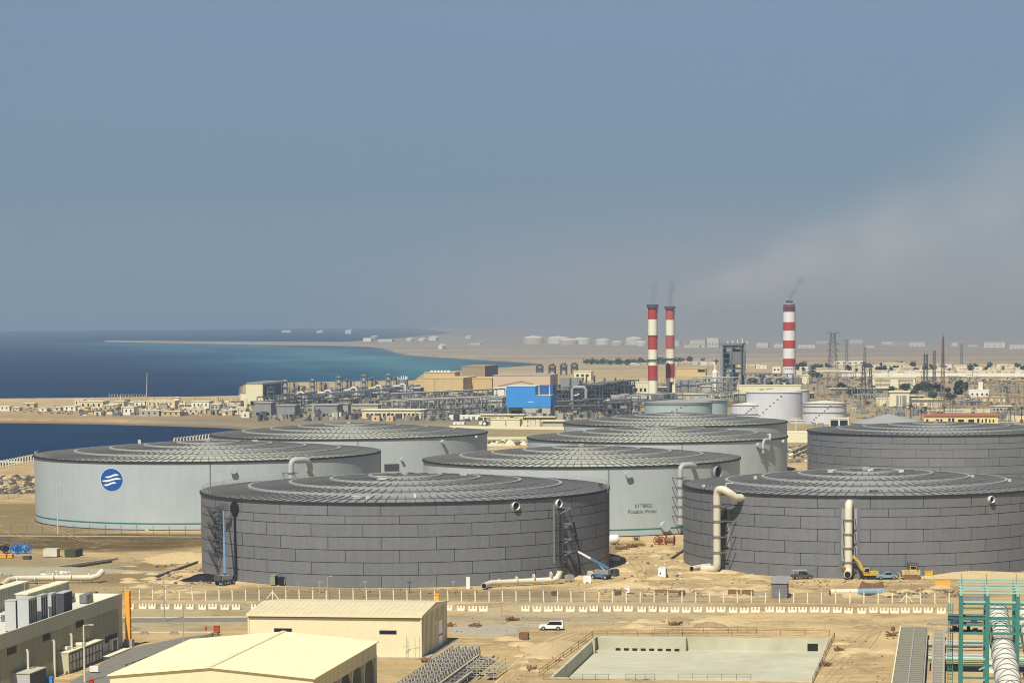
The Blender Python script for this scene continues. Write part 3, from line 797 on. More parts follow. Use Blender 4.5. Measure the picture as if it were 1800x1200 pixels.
# handrails and roof gear
def handrail(t, a0, a1, n, zadd=1.1, r=None):
    mb = MB(); pts = []
    for k in range(n+1):
        a = a0 + (a1-a0)*k/n; rr = (r or t.R)-0.2
        mb.beam(t.pt(a, rr, t.h+0.05), t.pt(a, rr, t.h+zadd), 0.06)
        pts.append((a, rr))
    for z in (0.55, 1.1):
        for (a,rr),(b,_) in zip(pts, pts[1:]): mb.beam(t.pt(a, rr, t.h+z), t.pt(b, rr, t.h+z), 0.045)
    mb.build('handrail', m_steel, t.root)
handrail(tA, -2.6, -1.2, 50); handrail(tB, -1.3, -0.9, 14); handrail(tA, 1.2, 2.2, 40); handrail(tD, -1.7, -1.1, 24); handrail(tE, 0.9, 1.5, 24)
def roofgear(t, lst):
    for (rq, phi, w, hh, m) in lst:
        i = 0
        while i < 4 and rq < [1.0,.77,.57,.37,.18][i+1]: i += 1
        p = t.pt(phi, t.R*rq, t.zr(rq, i))
        mb = MB(); mb.cbox(p.x, p.y, p.z-0.1, w, w*0.7, hh+0.1, 0.3); mb.cbox(p.x, p.y, p.z+hh+0.002, w*1.15, w*0.8, 0.12, 0.3)
        mb.build('roof_box', m, t.root)
roofgear(tA, [(0.24,-0.5,2.2,0.7,m_offwhite),(0.86,-0.27,1.6,0.5,m_offwhite),(0.88,-0.20,0.8,0.7,m_offwhite),(0.97,1.35,0.8,1.2,m_darksteel),(0.3,1.9,1.8,0.6,m_offwhite),(0.84,0.05,0.5,0.9,m_white)])
roofgear(tB, [(0.08,0.3,1.4,0.5,m_white),(0.2,1.3,1.2,0.6,m_white),(0.2,-1.3,1.2,0.5,m_white),(0.9,0.05,1.8,0.7,m_midsteel),(0.58,1.5,0.8,0.7,m_offwhite),(0.78,1.45,0.8,0.7,m_offwhite),(0.62,-1.3,0.7,0.8,m_offwhite),(0.95,-1.15,0.6,0.6,m_white)])
roofgear(tE, [(0.2,2.0,2.0,0.5,m_offwhite),(0.6,-2.0,1.5,0.5,m_offwhite)])
roofgear(tD, [(0.5,-2.2,0.8,1.4,m_offwhite),(0.3,2.0,1.6,0.5,m_offwhite)])
mb = MB(); p = tB.pt(tB.phi(1275), tB.R-0.5, tB.h)
mb.beam(p, p+Vector((0,0,2.0)), 0.18); mb.beam(p+Vector((0,0,2.0)), p+Vector((1.8,0,2.1)), 0.15); mb.build('davit', m_white, tB.root)

# ---------------------------------------------------------------- the smaller tanks behind the yard
def small_tank(label, pxl, pxr, top, base, m, bands=(), group=None, cone=1.5):
    pxc, hw = (pxl+pxr)/2, (pxr-pxl)/2
    c = P(pxc, base); R = hw*c.y/FPX*0.995; cc = c + Vector((c.x, c.y, 0)).normalized()*R
    h = Pd(pxc, top, cc.y - R).z
    root = thing('small_tank', label, 'storage tank', cc, 0, group)
    MB().lathe([(R,0),(R,h)], 72).build('wall', m, root)
    MB().lathe([(R+0.1,h+0.004),(0.01,h+cone)], 48).build('roof', m_riser if m in (m_teal, m_lwall) else m_offwhite, root)
    MB().lathe([(R+0.02,h-0.3),(R+0.25,h-0.3),(R+0.25,h+0.02),(R,h+0.02)], 72, smooth=False).build('rim', m_midsteel, root)
    for b in bands:
        MB().lathe([(R+0.01,h*b-0.15),(R+0.35,h*b-0.15),(R+0.35,h*b+0.15),(R+0.01,h*b+0.15)], 72, smooth=False).build('wind_girder', m_midsteel, root)
    q = MB()
    for k in range(9):                             # stair strip up the wall
        a = -0.9 + k*0.13; q.cbox(R*1.0*math.sin(a), -R*math.cos(a)-0.25, h*k/9, 1.1, 0.5, 0.16, a)
    q.build('stair', m_steel, root)
    return root
small_tank('tall white storage tank behind the smaller banded ones, below the long cream shed', 1311, 1411, 690, 741, m_smalltank)
small_tank('white storage tank mostly hidden behind the tall white one', 1352, 1423, 687, 728, m_smalltank)
small_tank('low white storage tank with one band, in front of the tall white tank', 1284.5, 1349, 712, 741, m_smalltank, (0.45,))
small_tank('white storage tank with two bands, rightmost of the white tanks', 1411, 1488, 709, 745, m_smalltank, (0.55, 0.85))
small_tank('wide pale teal storage tank to the left of the low white tank', 1132, 1253, 708, 740, m_teal, (0.9,))
small_tank('pale teal storage tank peeping out behind the wide teal one', 1200, 1279, 704, 733, m_teal, (0.9,))
small_tank('pale grey storage tank with a tent-like cone roof behind the dark right tank', 1495, 1628, 745, 765, m_lwall, (), None, 4.5)

# ================================================================ buildings and plant behind the yard
def house(name, label, cat, px, py, w, h, dep, wall, roofm, win=(), door=(), yaw=YAW, roof='flat', group=None, sidewin=(), winm=None, ridge=1.5, over=0.3, base=0.0):
    """px, py: foot of the front wall's middle; w, h in photo pixels; dep in metres; win: boxes in fractions of the front wall"""
    c = P(px, py, base); k = c.y/FPX; W, H = w*k, Pd(px, py-h, c.y).z - base
    r = thing(name, label, cat, c, yaw, group)
    mb = MB(); mb.box(-W/2, 0, 0, W/2, dep, H); mb.build('wall', wall, r)
    mb = MB()
    if roof == 'flat':
        t = min(0.5, H*0.1); e = over
        mb.box(-W/2-e, -e, H+0.003, W/2+e, dep+e, H+t)
    elif roof == 'gable':                          # ridge along the cross direction
        mb.add([(-W/2-over,-over,H),(W/2+over,-over,H),(W/2+over,dep+over,H),(-W/2-over,dep+over,H),(-W/2-over,dep/2,H+ridge),(W/2+over,dep/2,H+ridge)],
               [(0,1,5,4),(1,2,5),(2,3,4,5),(3,0,4),(3,2,1,0)])
    elif roof == 'gable_end':                      # ridge runs away from the viewer
        mb.add([(-W/2-over,-over,H),(W/2+over,-over,H),(W/2+over,dep+over,H),(-W/2-over,dep+over,H),(0,-over,H+ridge),(0,dep+over,H+ridge)],
               [(0,1,4),(1,2,5,4),(2,3,5),(3,0,4,5),(3,2,1,0)])
    mb.build('roof', roofm, r)
    for (a, b, c0, d) in win:
        q = MB(); q.box(-W/2+W*a, -0.09, H*c0, -W/2+W*b, -0.003, H*d); q.build('window', winm or m_glass, r)
    for (a, b, c0, d) in sidewin:
        q = MB(); q.box(W/2+0.003, dep*a, H*c0, W/2+0.09, dep*b, H*d); q.build('window', winm or m_glass, r)
    for (a, b, d) in door:
        q = MB(); q.box(-W/2+W*a, -0.08, 0, -W/2+W*b, -0.004, H*d); q.build('door', m_brown, r)
    r['W'] = W; r['H'] = H
    return r
def wins(n, z0, z1, x0=0.06, x1=0.94, f=0.5):
    s = (x1-x0)/n
    return [(x0+s*(i+0.5-f/2), x0+s*(i+0.5+f/2), z0, z1) for i in range(n)]

# ---- the peninsula camp: low sand-coloured buildings along the shore
camp = [(8,722,18,8,8,m_townwhite,2,'low white cabin at the left edge of the shore camp'),(27,722,14,6,7,m_town,2,'small cream cabin second in the row on the shore'),
 (75,723,14,6,8,m_townwhite,1,'little white tent-like hut on the sand spit'),(100,722,13,6,8,m_town,1,'little cream hut beside the white hut on the sand spit'),
 (122,722,22,8,9,m_townwhite,2,'white hut with two windows left of the long beige shed'),(138,714,16,11,9,m_town,2,'cream block behind the white hut on the spit'),
 (160,719,44,13,14,m_town,4,'long beige shed in the middle of the shore camp'),(190,722,22,9,9,m_towntan,2,'tan shed with a flat roof right of the long beige shed'),
 (210,718,16,12,9,m_town,2,'tall cream cabin left of the mast'),(226,729,19,13,9,m_townwhite,2,'two-tone white cabin nearest the water below the mast'),
 (262,731,36,9,9,m_towngrey,3,'grey-fronted workshop near the water to the right of the white cabin'),(245,716,20,10,9,m_townwhite,2,'white block at the foot of the mast'),
 (282,716,52,11,12,m_town,6,'long cream dormitory with six windows right of the mast'),(300,731,34,8,9,m_towntan,3,'open tan shelter near the water'),
 (345,727,34,8,10,m_town,3,'low cream shed with a plain wall behind the surf'),(352,719,32,13,11,m_townwhite,4,'white block behind the plain cream shed'),
 (378,721,18,10,9,m_towngrey,2,'small grey block left of the pipes at the camp end'),(420,728,24,9,9,m_town,2,'cream canopy hut in front of the tall cream building'),
 (398,730,20,8,8,m_towntan,1,'tan hut at the end of the shore road'),(50,716,20,7,8,m_towntan,1,'low tan store behind the huts on the sand spit')]
for (x, y, w, h, d, m, n, lb) in camp:
    house('cabin', lb, 'cabin', x, y, w, h, d, m, m_palecream, wins(n, 0.4, 0.75, f=0.3), [(0.46,0.54,0.6)] if n != 2 else [], group='cabins of the shore camp')
rnd = random.Random(61)
for i in range(30):
    x, y = rnd.uniform(150, 430), rnd.uniform(711, 730)
    m, cn = rnd.choice(((m_town,'cream'),(m_towntan,'tan'),(m_towngrey,'grey'),(m_townwhite,'white')))
    house('cabin', 'small %s hut packed in among the larger cabins of the shore camp' % cn, 'cabin', x, y, rnd.uniform(7,22), rnd.uniform(4,9), rnd.uniform(5,9), m, rnd.choice((m_palecream,m_towntan,m_towngrey)), wins(rnd.choice((1,2,3)),.3,.75,f=.4), winm=m_beigedark, over=rnd.choice((.1,.8)), group='cabins of the shore camp')
q = MB()
for _ in range(420):
    p = P(rnd.uniform(140,440), rnd.uniform(708,731)); q.mi = rnd.randrange(4); t = rnd.random()
    if t < .35: q.beam(p, p+Vector((0,0,rnd.uniform(2,6))), .3)
    else: q.cbox(p.x,p.y,0,rnd.uniform(1,4),rnd.uniform(1,3),rnd.uniform(.6,2.6),rnd.uniform(-.4,.4))
tag(q.build('camp_clutter', [m_darkrock,m_midsteel,m_towntan,m_palecream]), 'stores posts and machines lying about the shore camp', 'camp clutter', kind='stuff')
c = P(312, 712); k = c.y/FPX
mb = MB(); mb.lathe([(2.4,0),(2.4,14*k),(0.01,15*k)], 20)
r = thing('water_tank', 'slim white upright tank among the shore cabins', 'tank', c); mb.build('tank_body', m_townwhite, r)
mb = MB(); mb.lathe([(2.6,13*k),(2.6,13.6*k),(2.4,13.6*k)],20,smooth=False); mb.build('rim', m_midsteel, r)
c = P(257.5, 706); H = Pd(259.5, 655, c.y).z
r = thing('radio_mast', 'thin tall grey mast standing in the shore camp', 'mast', c)
mb = MB(); mb.pipe([(0,0,0),(0.9,0,H)], 0.42, 8, radii=[0.55,0.3]); mb.build('mast_pole', m_steel, r)
for sx, sy in ((14,-6),(-14,-6),(0,14)):
    mb = MB(); mb.beam((0.6,0,H*0.7),(sx,sy,0),0.1); mb.build('guy_wire', m_darksteel, r)
# row of bollard-like fence posts along the shore, near and far
def post_row(label, pts, n, hh, w, group=None, m=None, name='coast_fence'):
    a, b = P(*pts[0]), P(*pts[1]); r = thing(name, label, 'fence', a)
    d = b - a
    for k in range(n):
        p = d*(k/(n-1)); mb = MB(); mb.cbox(p.x, p.y, 0, w, w, hh); mb.cbox(p.x+w*0.5, p.y, hh-0.4, w*2, w, 0.4); mb.build('post', m or m_concrete, r)
    for z in (hh*0.35, hh*0.75):
        mb = MB(); mb.beam((0,0,z),(d.x,d.y,z),0.07); mb.build('rail', m or m_concrete, r)
    return r
post_row('pale concrete fence posts on the near shore left of the emblem tank', ((0,822),(64,809)), 14, 3.2, 0.55, m=m_palecream)
post_row('pale fence posts peeping over the emblem tank roof by the bay', ((306,780),(372,772)), 13, 3.2, 0.55, m=m_palecream)
post_row('thin posts along the far shore behind the camp', ((192,700.5),(255,701.5)), 14, 4.0, 0.5, m=m_concrete)
# rocks of the sea wall left of the emblem tank
def rubble(name, label, px0, px1, py0, py1, n, rmin, rmax, m, seed, kind='stuff'):
    rnd = random.Random(seed); mb = MB()
    for _ in range(n):
        p = P(rnd.uniform(px0,px1), rnd.uniform(py0,py1)); r = rnd.uniform(rmin, rmax)
        mb.mi = rnd.randrange(len(m)) if isinstance(m, (list,tuple)) else 0
        mb.rock((p.x,p.y,r*0.2), r, rnd)
    return tag(mb.build(name, m), label, 'rubble', kind=kind)
rubble('rubble', 'heaped boulders of the sea wall left of the emblem tank', -20, 66, 838, 866, 230, 0.5, 1.7, [m_rock,m_darkrock,m_darkrock,m_towntan], 1)
rubble('rubble', 'dark debris line at the foot of the boulders', -20, 66, 860, 868, 80, 0.4, 1.1, [m_darkrock], 2)
rubble('rubble', 'brown scrap and stones on the peninsula sand', 20, 240, 714, 728, 120, 0.5, 1.6, [m_darkrock,m_rust,m_rock], 3)

# ---- the tall cream building at the plant's seaward corner, roof ribbed, side sheet coloured dark for shade
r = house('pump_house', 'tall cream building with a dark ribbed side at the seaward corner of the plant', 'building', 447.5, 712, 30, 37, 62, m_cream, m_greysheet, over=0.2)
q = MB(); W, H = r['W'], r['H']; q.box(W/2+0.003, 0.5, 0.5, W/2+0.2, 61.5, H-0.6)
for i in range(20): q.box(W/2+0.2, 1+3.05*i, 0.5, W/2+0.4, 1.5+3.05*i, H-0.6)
q.build('shaded_side', m_midsteel, r)
q = MB()
for i in range(16): q.box(-W/2, 2+3.7*i, H+0.5, W/2, 2.6+3.7*i, H+1.2)
q.build('roof_rib', m_greysheet, r)
q = MB(); q.box(-W/2+W*0.25,-0.1,0,-W/2+W*0.9,-0.004,H*0.2); q.build('door', m_dark, r)
house('annex', 'small cream annex on the left of the tall cream building', 'building', 428, 712, 10, 21, 20, m_cream, m_greysheet)
# ---- distillation units: long grey vessels, pairs of columns, pale risers
def evaporator(px, py, hcol, label):
    c = P(px, py); k = c.y/FPX; Hc = hcol*k
    r = thing('distillation_unit', label, 'plant unit', c, YAW, 'distillation units of the desalination plant')
    mb = MB(); mb.box(-12, 2, 0, 16, 60, 5.0); 
    for i in range(9): mb.box(-12.3, 3+6.4*i, 0, 16.3, 4+6.4*i, 5.6)
    mb.build('vessel', m_greysheet, r)
    mb = MB(); mb.pipe([(-4+12*i//2 if False else -11,6,5.2),(-11,58,5.2)],1.6,10); mb.pipe([(14,6,5.2),(14,58,5.2)],1.6,10); mb.build('side_pipe', m_midsteel, r)
    for dx, f in ((-9,0.74),(1.5,1.0),(8,0.9)):
        mb = MB(); mb.pipe([(dx,-2,0),(dx,-2,Hc*f)], 0.7 if dx != 1.5 else 1.5, 10); col = mb.build('column', m_midsteel if dx != 1.5 else m_steel, r)
        mb = MB()
        for z in (0.45,0.7,0.93): mb.cbox(dx,-2,Hc*f*z,4.6,4.6,0.3)
        for sx in (-2.2,2.2):
            for sy in (-2.2,2.2): mb.beam((dx+sx,-2+sy,0),(dx+sx,-2+sy,Hc*f*0.95),0.3)
        mb.build('platform', m_midsteel, col)
    mb = MB(); mb.pipe([(-14,-5,3.4),(-10,-5,3.4),(22,-5,3.4)],0.9,10); mb.build('header_pipe', m_steel, r)
    mb = MB(); mb.pipe([(6,-5,7),(9,-5,7.2),(11,-5,Hc*0.42),(12,-5,Hc*0.50),(14,-5,Hc*0.52),(15.5,-5,Hc*0.46),(16,-5,3)],0.85,10); mb.build('riser_pipe', m_offwhite, r)
    mb = MB()
    for i in range(14): mb.beam((-16+3*i,-7,0),(-16+3*i,-7,4+random.random()*4),0.35); mb.beam((-16+3*i,-7,3),(-13+3*i,-3,3.4),0.25)
    mb.build('rack_frame', m_darksteel, r)
    return r
for (x, y, h, lb) in ((500,712,45,'grey distillation unit nearest the tall cream building'),(548,707,41,'second grey distillation unit from the tall cream building'),(594,702,41,'middle grey distillation unit of the five'),
                      (638,698,40,'fourth grey distillation unit, with the yellow box beside it'),(681,694,37,'last grey distillation unit, beside the big grey vessel')):
    evaporator(x, y, h, lb)
c = P(655, 690); mb = MB(); mb.cbox(0,0,0,13*c.y/FPX,8,4); mb.cbox(0,0,4.003,14*c.y/FPX,9,5)
single('yellow_enclosure', 'bright yellow-green box between the grey plant columns', 'enclosure', mb, m_yellow, c, YAW)
c = P(707, 689); R = 10.5*c.y/FPX; H = 22*c.y/FPX
r = thing('process_tank', 'grey round tank with a white railing top beside the tan buildings', 'tank', c + Vector((0,R,0)))
MB().lathe([(R,0),(R,H),(0.01,H+0.8)], 28).build('tank_body', m_greysheet, r)
mb = MB()
for k in range(14):
    a = k*0.4488; mb.cbox(R*0.85*math.cos(a),R*0.85*math.sin(a),H,0.7,0.7,random.uniform(1.2,3.2))
mb.build('roof_gear', m_white, r)
house('switch_room', 'small white-roofed dark shed between grey tank and tan buildings', 'building', 730, 693, 18, 11, 14, m_darksteel, m_white)
# grey low sheds and pads in front of the units
low = [(462,730,30,22,12,m_greysheet,'square grey shed nearest the tall cream building'),(503,733,32,20,14,m_greysheet,'dark grey equipment shed with pale stripes'),(578,732,30,20,16,m_greysheet,'wide grey block in front of the second distillation unit'),
 (605,729,14,19,9,m_steel,'narrow pale grey block right of the wide grey one'),(553,721,30,9,18,m_greysheet,'low grey roof between the first two distillation units'),(640,722,50,10,20,m_towngrey,'long low sand-grey shed below the yellow box'),
 (690,714,46,9,22,m_towngrey,'flat sand-grey shed below the grey round tank'),(745,709,40,8,20,m_towngrey,'flat dusty shed in front of the tan buildings'),(690,735,110,14,16,m_town,'long cream pump gallery with dark openings'),
 (850,703,38,5,14,m_townwhite,'low white shed left of the blue building'),(870,718,26,18,12,m_beige,'beige lean-to left of the blue building'),(610,712,26,10,14,m_midsteel,'grey box in front of the middle distillation unit'),
 (800,700,34,5,14,m_towngrey,'low dusty roof below the tan buildings'),(520,700,22,9,14,m_palecream,'pale cream roof beside the first pale riser')]
for (x,y,w,h,d,m,lb) in low:
    house('plant_shed', lb, 'shed', x, y, w, h, d, m, m_towngrey if m is not m_town else m_palecream, wins(max(2,w//8), 0.15, 0.6, f=0.6) if m is m_town else wins(max(1,w//10),0.02,0.25,f=0.7), winm=m_dark, over=0.5)
# white parcels near the surf
for (x,y,w,h,m,lb) in ((431,734,15,9,m_palecream,'cream container near the surf'),(592,735,16,9,m_palecream,'cream container in front of the pump gallery'),(660,740,14,9,m_peach,'pinkish shed beyond the pale bay tank'),(685,740,12,8,m_peach,'second pinkish shed beyond the pale bay tank'),
    (820,737,62,7,m_townwhite,'long white block wall by the pipe racks'),(806,746,20,4,m_white,'white flat container beside the pale bay tank'),(850,746,16,5,m_white,'white trailer beside the dark drum'),(905,707,4,4,m_white,'small white cabin on the plant roof')):
    house('container', lb, 'container', x, y, w, h, 6, m, m, wins(max(1,w//9),0.3,0.7,f=0.2), over=0.05)
# ---- tan and brown halls
def hall(label, px0, px1, top, base, dep, m, roofm=None, **kw):
    return house('plant_hall', label, 'building', (px0+px1)/2, base, px1-px0, base-top, dep, m, roofm or m, over=0.25, **kw)
hall('low tan hall at the left end of the tan halls', 728, 746, 670, 690, 30, m_tan)
h1 = hall('tan hall with a vertical joint, in front of the raised tan block', 745, 815, 665, 692.5, 60, m_tan)
q = MB(); q.box(-h1['W']*0.24,-0.12,0,-h1['W']*0.225,-0.003,h1['H']); q.build('joint', m_brown, h1)
hall('tan hall to the right of the jointed tan hall', 823, 865, 665, 690, 46, m_tan)
r = hall('raised tan block with vents above the tan halls', 745, 800, 655, 683, 26, m_tan)
q = MB()
for i in range(6): q.cbox(-r['W']*0.3+i*r['W']*0.11, 8, r['H']+0.5, 2.0, 2.0, 1.4)
q.build('roof_vent', m_white, r)
r = hall('brown windowless block behind the tan halls', 811, 853, 644, 676, 70, m_brown)
q = MB(); q.box(r['W']/2+0.003,1,0,r['W']/2+0.2,69,r['H']-0.4); q.build('shaded_side', m_darksteel, r)  # dark sheet paints the shade on the block's right side
r = hall('long peach hall behind the blue building', 866, 968, 660, 692, 40, m_peach, m_towngrey)
q = MB(); W,H = r['W'], r['H']
q.add([(-W*0.42,-0.2,H*0.45),(W*0.0,-0.2,H*0.72),(W*0.36,-0.2,H*0.42),(W*0.36,-0.2,H*0.37),(W*0.0,-0.2,H*0.66),(-W*0.42,-0.2,H*0.40)],[(0,1,4,5),(1,2,3,4)]); q.build('gable_trim', m_brown, r)
hall('pale peach end block of the long peach hall', 930, 962, 657, 690, 18, m_peach, m_towngrey)
hall('pale grey low hall between peach hall and blue building', 868, 892, 682, 697, 14, m_townwhite)
# ---- blue building with stepped top and sand-coloured plinth
c = P(929, 731); k = c.y/FPX
r = thing('blue_building', 'bright blue windowless building on a sand-coloured plinth', 'building', c, YAW)
def Z(y): return Pd(929, y, c.y).z
xl, xm, xr = -39*k, 12.5*k, 39.5*k
mb = MB(); mb.box(-10*k+0, 0.4, 0, xr-0.3, 24, Z(715.5)); mb.box(xl+0.3, 6, 0, -10*k, 24, Z(715.5)); mb.build('plinth', m_beige, r)
mb = MB(); mb.box(xl, 0, Z(715.5)+.003, xm, 26, Z(679)); mb.box(xm, 0, Z(715.5)+.003, xr, 26, Z(695.5)); mb.build('wall', m_blue, r)
mb = MB(); mb.box(xm+0.003, 12, Z(695.5), xr-0.5, 26, Z(678.5)); mb.build('upper_wall', m_bluedark, r)
mb = MB(); mb.box(xl-.2, -.2, Z(679)+.003, xm+.2, 26.2, Z(678)); mb.box(xm+.203, -.2, Z(695.5)+.003, xr+.2, 11.9, Z(694.5)); mb.build('roof', m_offwhite, r)
mb = MB(); mb.box(12.5*k-13*k,-0.08,Z(707.2),10*k-1*k,-.003,Z(706)); mb.build('sign_strip', m_white, r)
for xx in (xm+6*k, xr-0.8):
    mb = MB(); mb.beam((xx,1,Z(695)),(xx,1,Z(678.5)),0.6); mb.build('post', m_offwhite, r)
q = MB(); q.box(xl+2,-0.05+6,0.2,-12*k,-.003+6,Z(722)); q.build('opening', m_dark, r)
# ---- pipe racks: posts, decks, bundles of pipes
def pipe_rack(label, a, b, width, levels, m_post, m_pipes, npost=8, seed=0, group=None, rad=0.35, name='pipe_rack', np_=5):
    rnd = random.Random(seed); a, b = P(*a), P(*b); d = (b-a); L = d.length
    r = thing(name, label, 'pipe rack', a, math.atan2(d.y, d.x), group)
    for i in range(npost):
        x = L*i/(npost-1); q = MB()
        for y in (0, width): q.beam((x,y,0),(x,y,levels[-1]),0.45)
        for z in levels: q.beam((x,-0.5,z),(x,width+0.5,z),0.4)
        if i < npost-1: q.beam((x,0,0.3),(x+L/(npost-1),0,levels[0]),0.22)
        q.build('post_frame', m_post, r)
    for z in levels:
        for j in range(np_):
            y = width*(j+0.5)/np_; rr = rad*rnd.uniform(0.45,1.1)
            q = MB(); x0 = rnd.choice((0,0,L*0.15)); x1 = rnd.choice((L,L,L*0.85))
            pts = [(x0,y,z+rr+.2),(x1,y,z+rr+.2)]
            if rnd.random() < 0.5: pts.append((x1+.01,y-.1,rnd.uniform(0,z)))
            q.pipe(pts, rr, 8); q.build('pipe', rnd.choice(m_pipes), r)
    return r
MP = [m_steel, m_midsteel, m_offwhite, m_darksteel, m_midsteel]
MD = [m_darksteel, m_midsteel, m_rust, m_darksteel]
for (a,b,w,lv,m,ps,n,sd,lb) in [
  ((690,733),(892,724),10,(6,10),m_steel,MP,14,1,'long grey pipe rack in front of the tan halls'),
  ((700,726),(890,715),12,(7,12),m_midsteel,MP,12,2,'second long pipe rack behind the first in front of the tan halls'),
  ((745,738),(850,733),7,(3,5),m_steel,MP,9,3,'low grey pipe rack nearest the pale bay tank'),
  ((470,722),(560,716),8,(6,9),m_darksteel,MD,8,4,'dark pipe rack below the tall cream building'),
  ((585,716),(700,706),8,(6,9),m_midsteel,MP,8,5,'grey pipe rack along the distillation units'),
  ((970,726),(1110,722),9,(4,7),m_darksteel,MD,9,6,'dark pipe rack right of the blue building'),
  ((975,731),(1080,729),8,(3,5.5),m_darksteel,MD,8,7,'lower dark pipe rack right of the blue building, in front'),
  ((1110,718),(1200,712),8,(4,8),m_midsteel,MP,7,8,'grey pipe rack at the foot of the twin chimneys')]:
    pipe_rack(lb, a, b, w, lv, m, ps, n, sd)
# ---- dark process structures right of the blue building
def structure_block(label, px0, px1, top, base, dep, nb, nl, seed, m=None, name='process_structure', eq=10):
    rnd = random.Random(seed); c = P((px0+px1)/2, base); k = c.y/FPX; W = (px1-px0)*k; H = Pd((px0+px1)/2, top, c.y).z
    m = m or m_darksteel
    r = thing(name, label, 'steel structure', c, YAW)
    nd = max(2, int(dep/9))
    q = MB()
    for i in range(nb+1):
        for j in range(nd+1):
            x, y = -W/2+W*i/nb, dep*j/nd; q.beam((x,y,0),(x,y,H*rnd.uniform(0.85,1.0)),0.55)
    for l in range(1, nl+1):
        z = H*l/nl*0.93
        for j in range(nd+1): q.beam((-W/2,dep*j/nd,z),(W/2,dep*j/nd,z),0.45)
        for i in range(nb+1): q.beam((-W/2+W*i/nb,0,z),(-W/2+W*i/nb,dep,z),0.45)
        for i in range(nb):
            if rnd.random() < .6: q.beam((-W/2+W*i/nb,0,z-H/nl*.93),(-W/2+W*(i+1)/nb,0,z),0.3)
    q.build('frame', m, r)
    for l in range(1, nl+1):
        z = H*l/nl*0.93
        q = MB(); a = rnd.uniform(0,.3); q.box(-W/2+W*a,0.5,z+.23,W/2-W*rnd.uniform(0,.3),dep*rnd.uniform(.5,1),z+.4); q.build('floor_deck', m_midsteel, r)
    for e in range(eq):
        q = MB(); z = H*rnd.randrange(0,nl)/nl*.93+.5; x = rnd.uniform(-W*.42,W*.42); y = rnd.uniform(1,dep*.6); t = rnd.random()
        hh = H/nl*rnd.uniform(.35,.85)
        if t < .35: q.pipe([(x,y,z),(x,y,z+hh)],rnd.uniform(.7,1.6),10); q.build('vessel', rnd.choice((m_midsteel,m_greysheet,m_darksteel,m_steel)), r)
        elif t < .65: q.pipe([(x-rnd.uniform(2,7),y,z+1),(x+rnd.uniform(2,7),y,z+1),(x+7.1,y,z+hh)],rnd.uniform(.3,.7),8); q.build('pipe', rnd.choice((m_midsteel,m_steel,m_darksteel,m_offwhite)), r)
        else: q.cbox(x,y,z,rnd.uniform(1.5,5),rnd.uniform(2,4),hh); q.build('equipment_box', rnd.choice((m_midsteel,m_darksteel,m_greysheet)), r)
    return r
sb = [(970,1000,683,722,26,5,5,11,'dark process structure beside the blue building'),(990,1030,678,716,34,6,5,12,'dark process structure with a pale hopper, second from the blue building'),
 (1016,1060,674,712,40,7,4,13,'wide dark process structure in the middle of the dark plant'),(1050,1085,670,706,40,6,4,14,'dark process structure left of the cream control room'),(1078,1112,668,698,40,5,4,15,'dark process structure behind the cream control room'),
 (1020,1062,700,724,14,5,3,16,'low dark pump structure in front of the dark plant'),(1060,1108,706,730,14,6,2,17,'low dark pump structure with grey lumps left of the chimneys')]
for (a,b,t,bs,d,nb,nl,sd,lb) in sb: structure_block(lb, a, b, t, bs, d, nb, nl, sd, eq=16)
for (x,y,w,h) in ((985,690,2.0,0),): pass
# slim stacks above the dark plant
for i,(x,t,b) in enumerate(((975,665,705),(1031,658,700),(1045,660,700),(1063,664,700),(1082,664,700),(1003,664,708),(1020,668,706))):
    c = P(x,b); H = Pd(x,t,c.y).z; r = thing('slim_stack', ['slim dark stack nearest the blue building','tallest slim dark stack of the dark plant','slim dark stack right of the tallest','slim dark stack in the right half of the dark plant','slim dark stack nearest the cream control room','slim dark stack third from the blue building','slim dark stack left of the tallest'][i], 'stack', c)
    mb = MB(); mb.pipe([(0,0,0),(0,0,H)],0.6,8); mb.build('stack_pipe', m_darksteel, r)
    mb = MB(); mb.cbox(0,0,H*.8,2.6,2.6,.3); mb.cbox(0,0,H*.95,2,2,.3); mb.build('platform', m_midsteel, r)
# pale hopper and big grey elbow pipes
c = P(1004, 703); k = c.y/FPX
mb = MB(); mb.extr([(-5,0),(5,0),(8.5,8),(8.5,9.5),(-9,9.5),(-9,8)],0,8); single('hopper', 'pale grey hopper inside the dark plant', 'hopper', mb, m_greysheet, c+Vector((0,-2,7)), YAW)
mb = MB(); mb.pipe([(0,0,0),(0,0,14),(1,0,15.5),(8,0,15.5),(9,0,14),(9,0,0)],1.0,10); single('pipe_loop', 'pale pipe loop standing in front of the dark plant', 'pipe', mb, m_steel, P(1006,722), YAW)
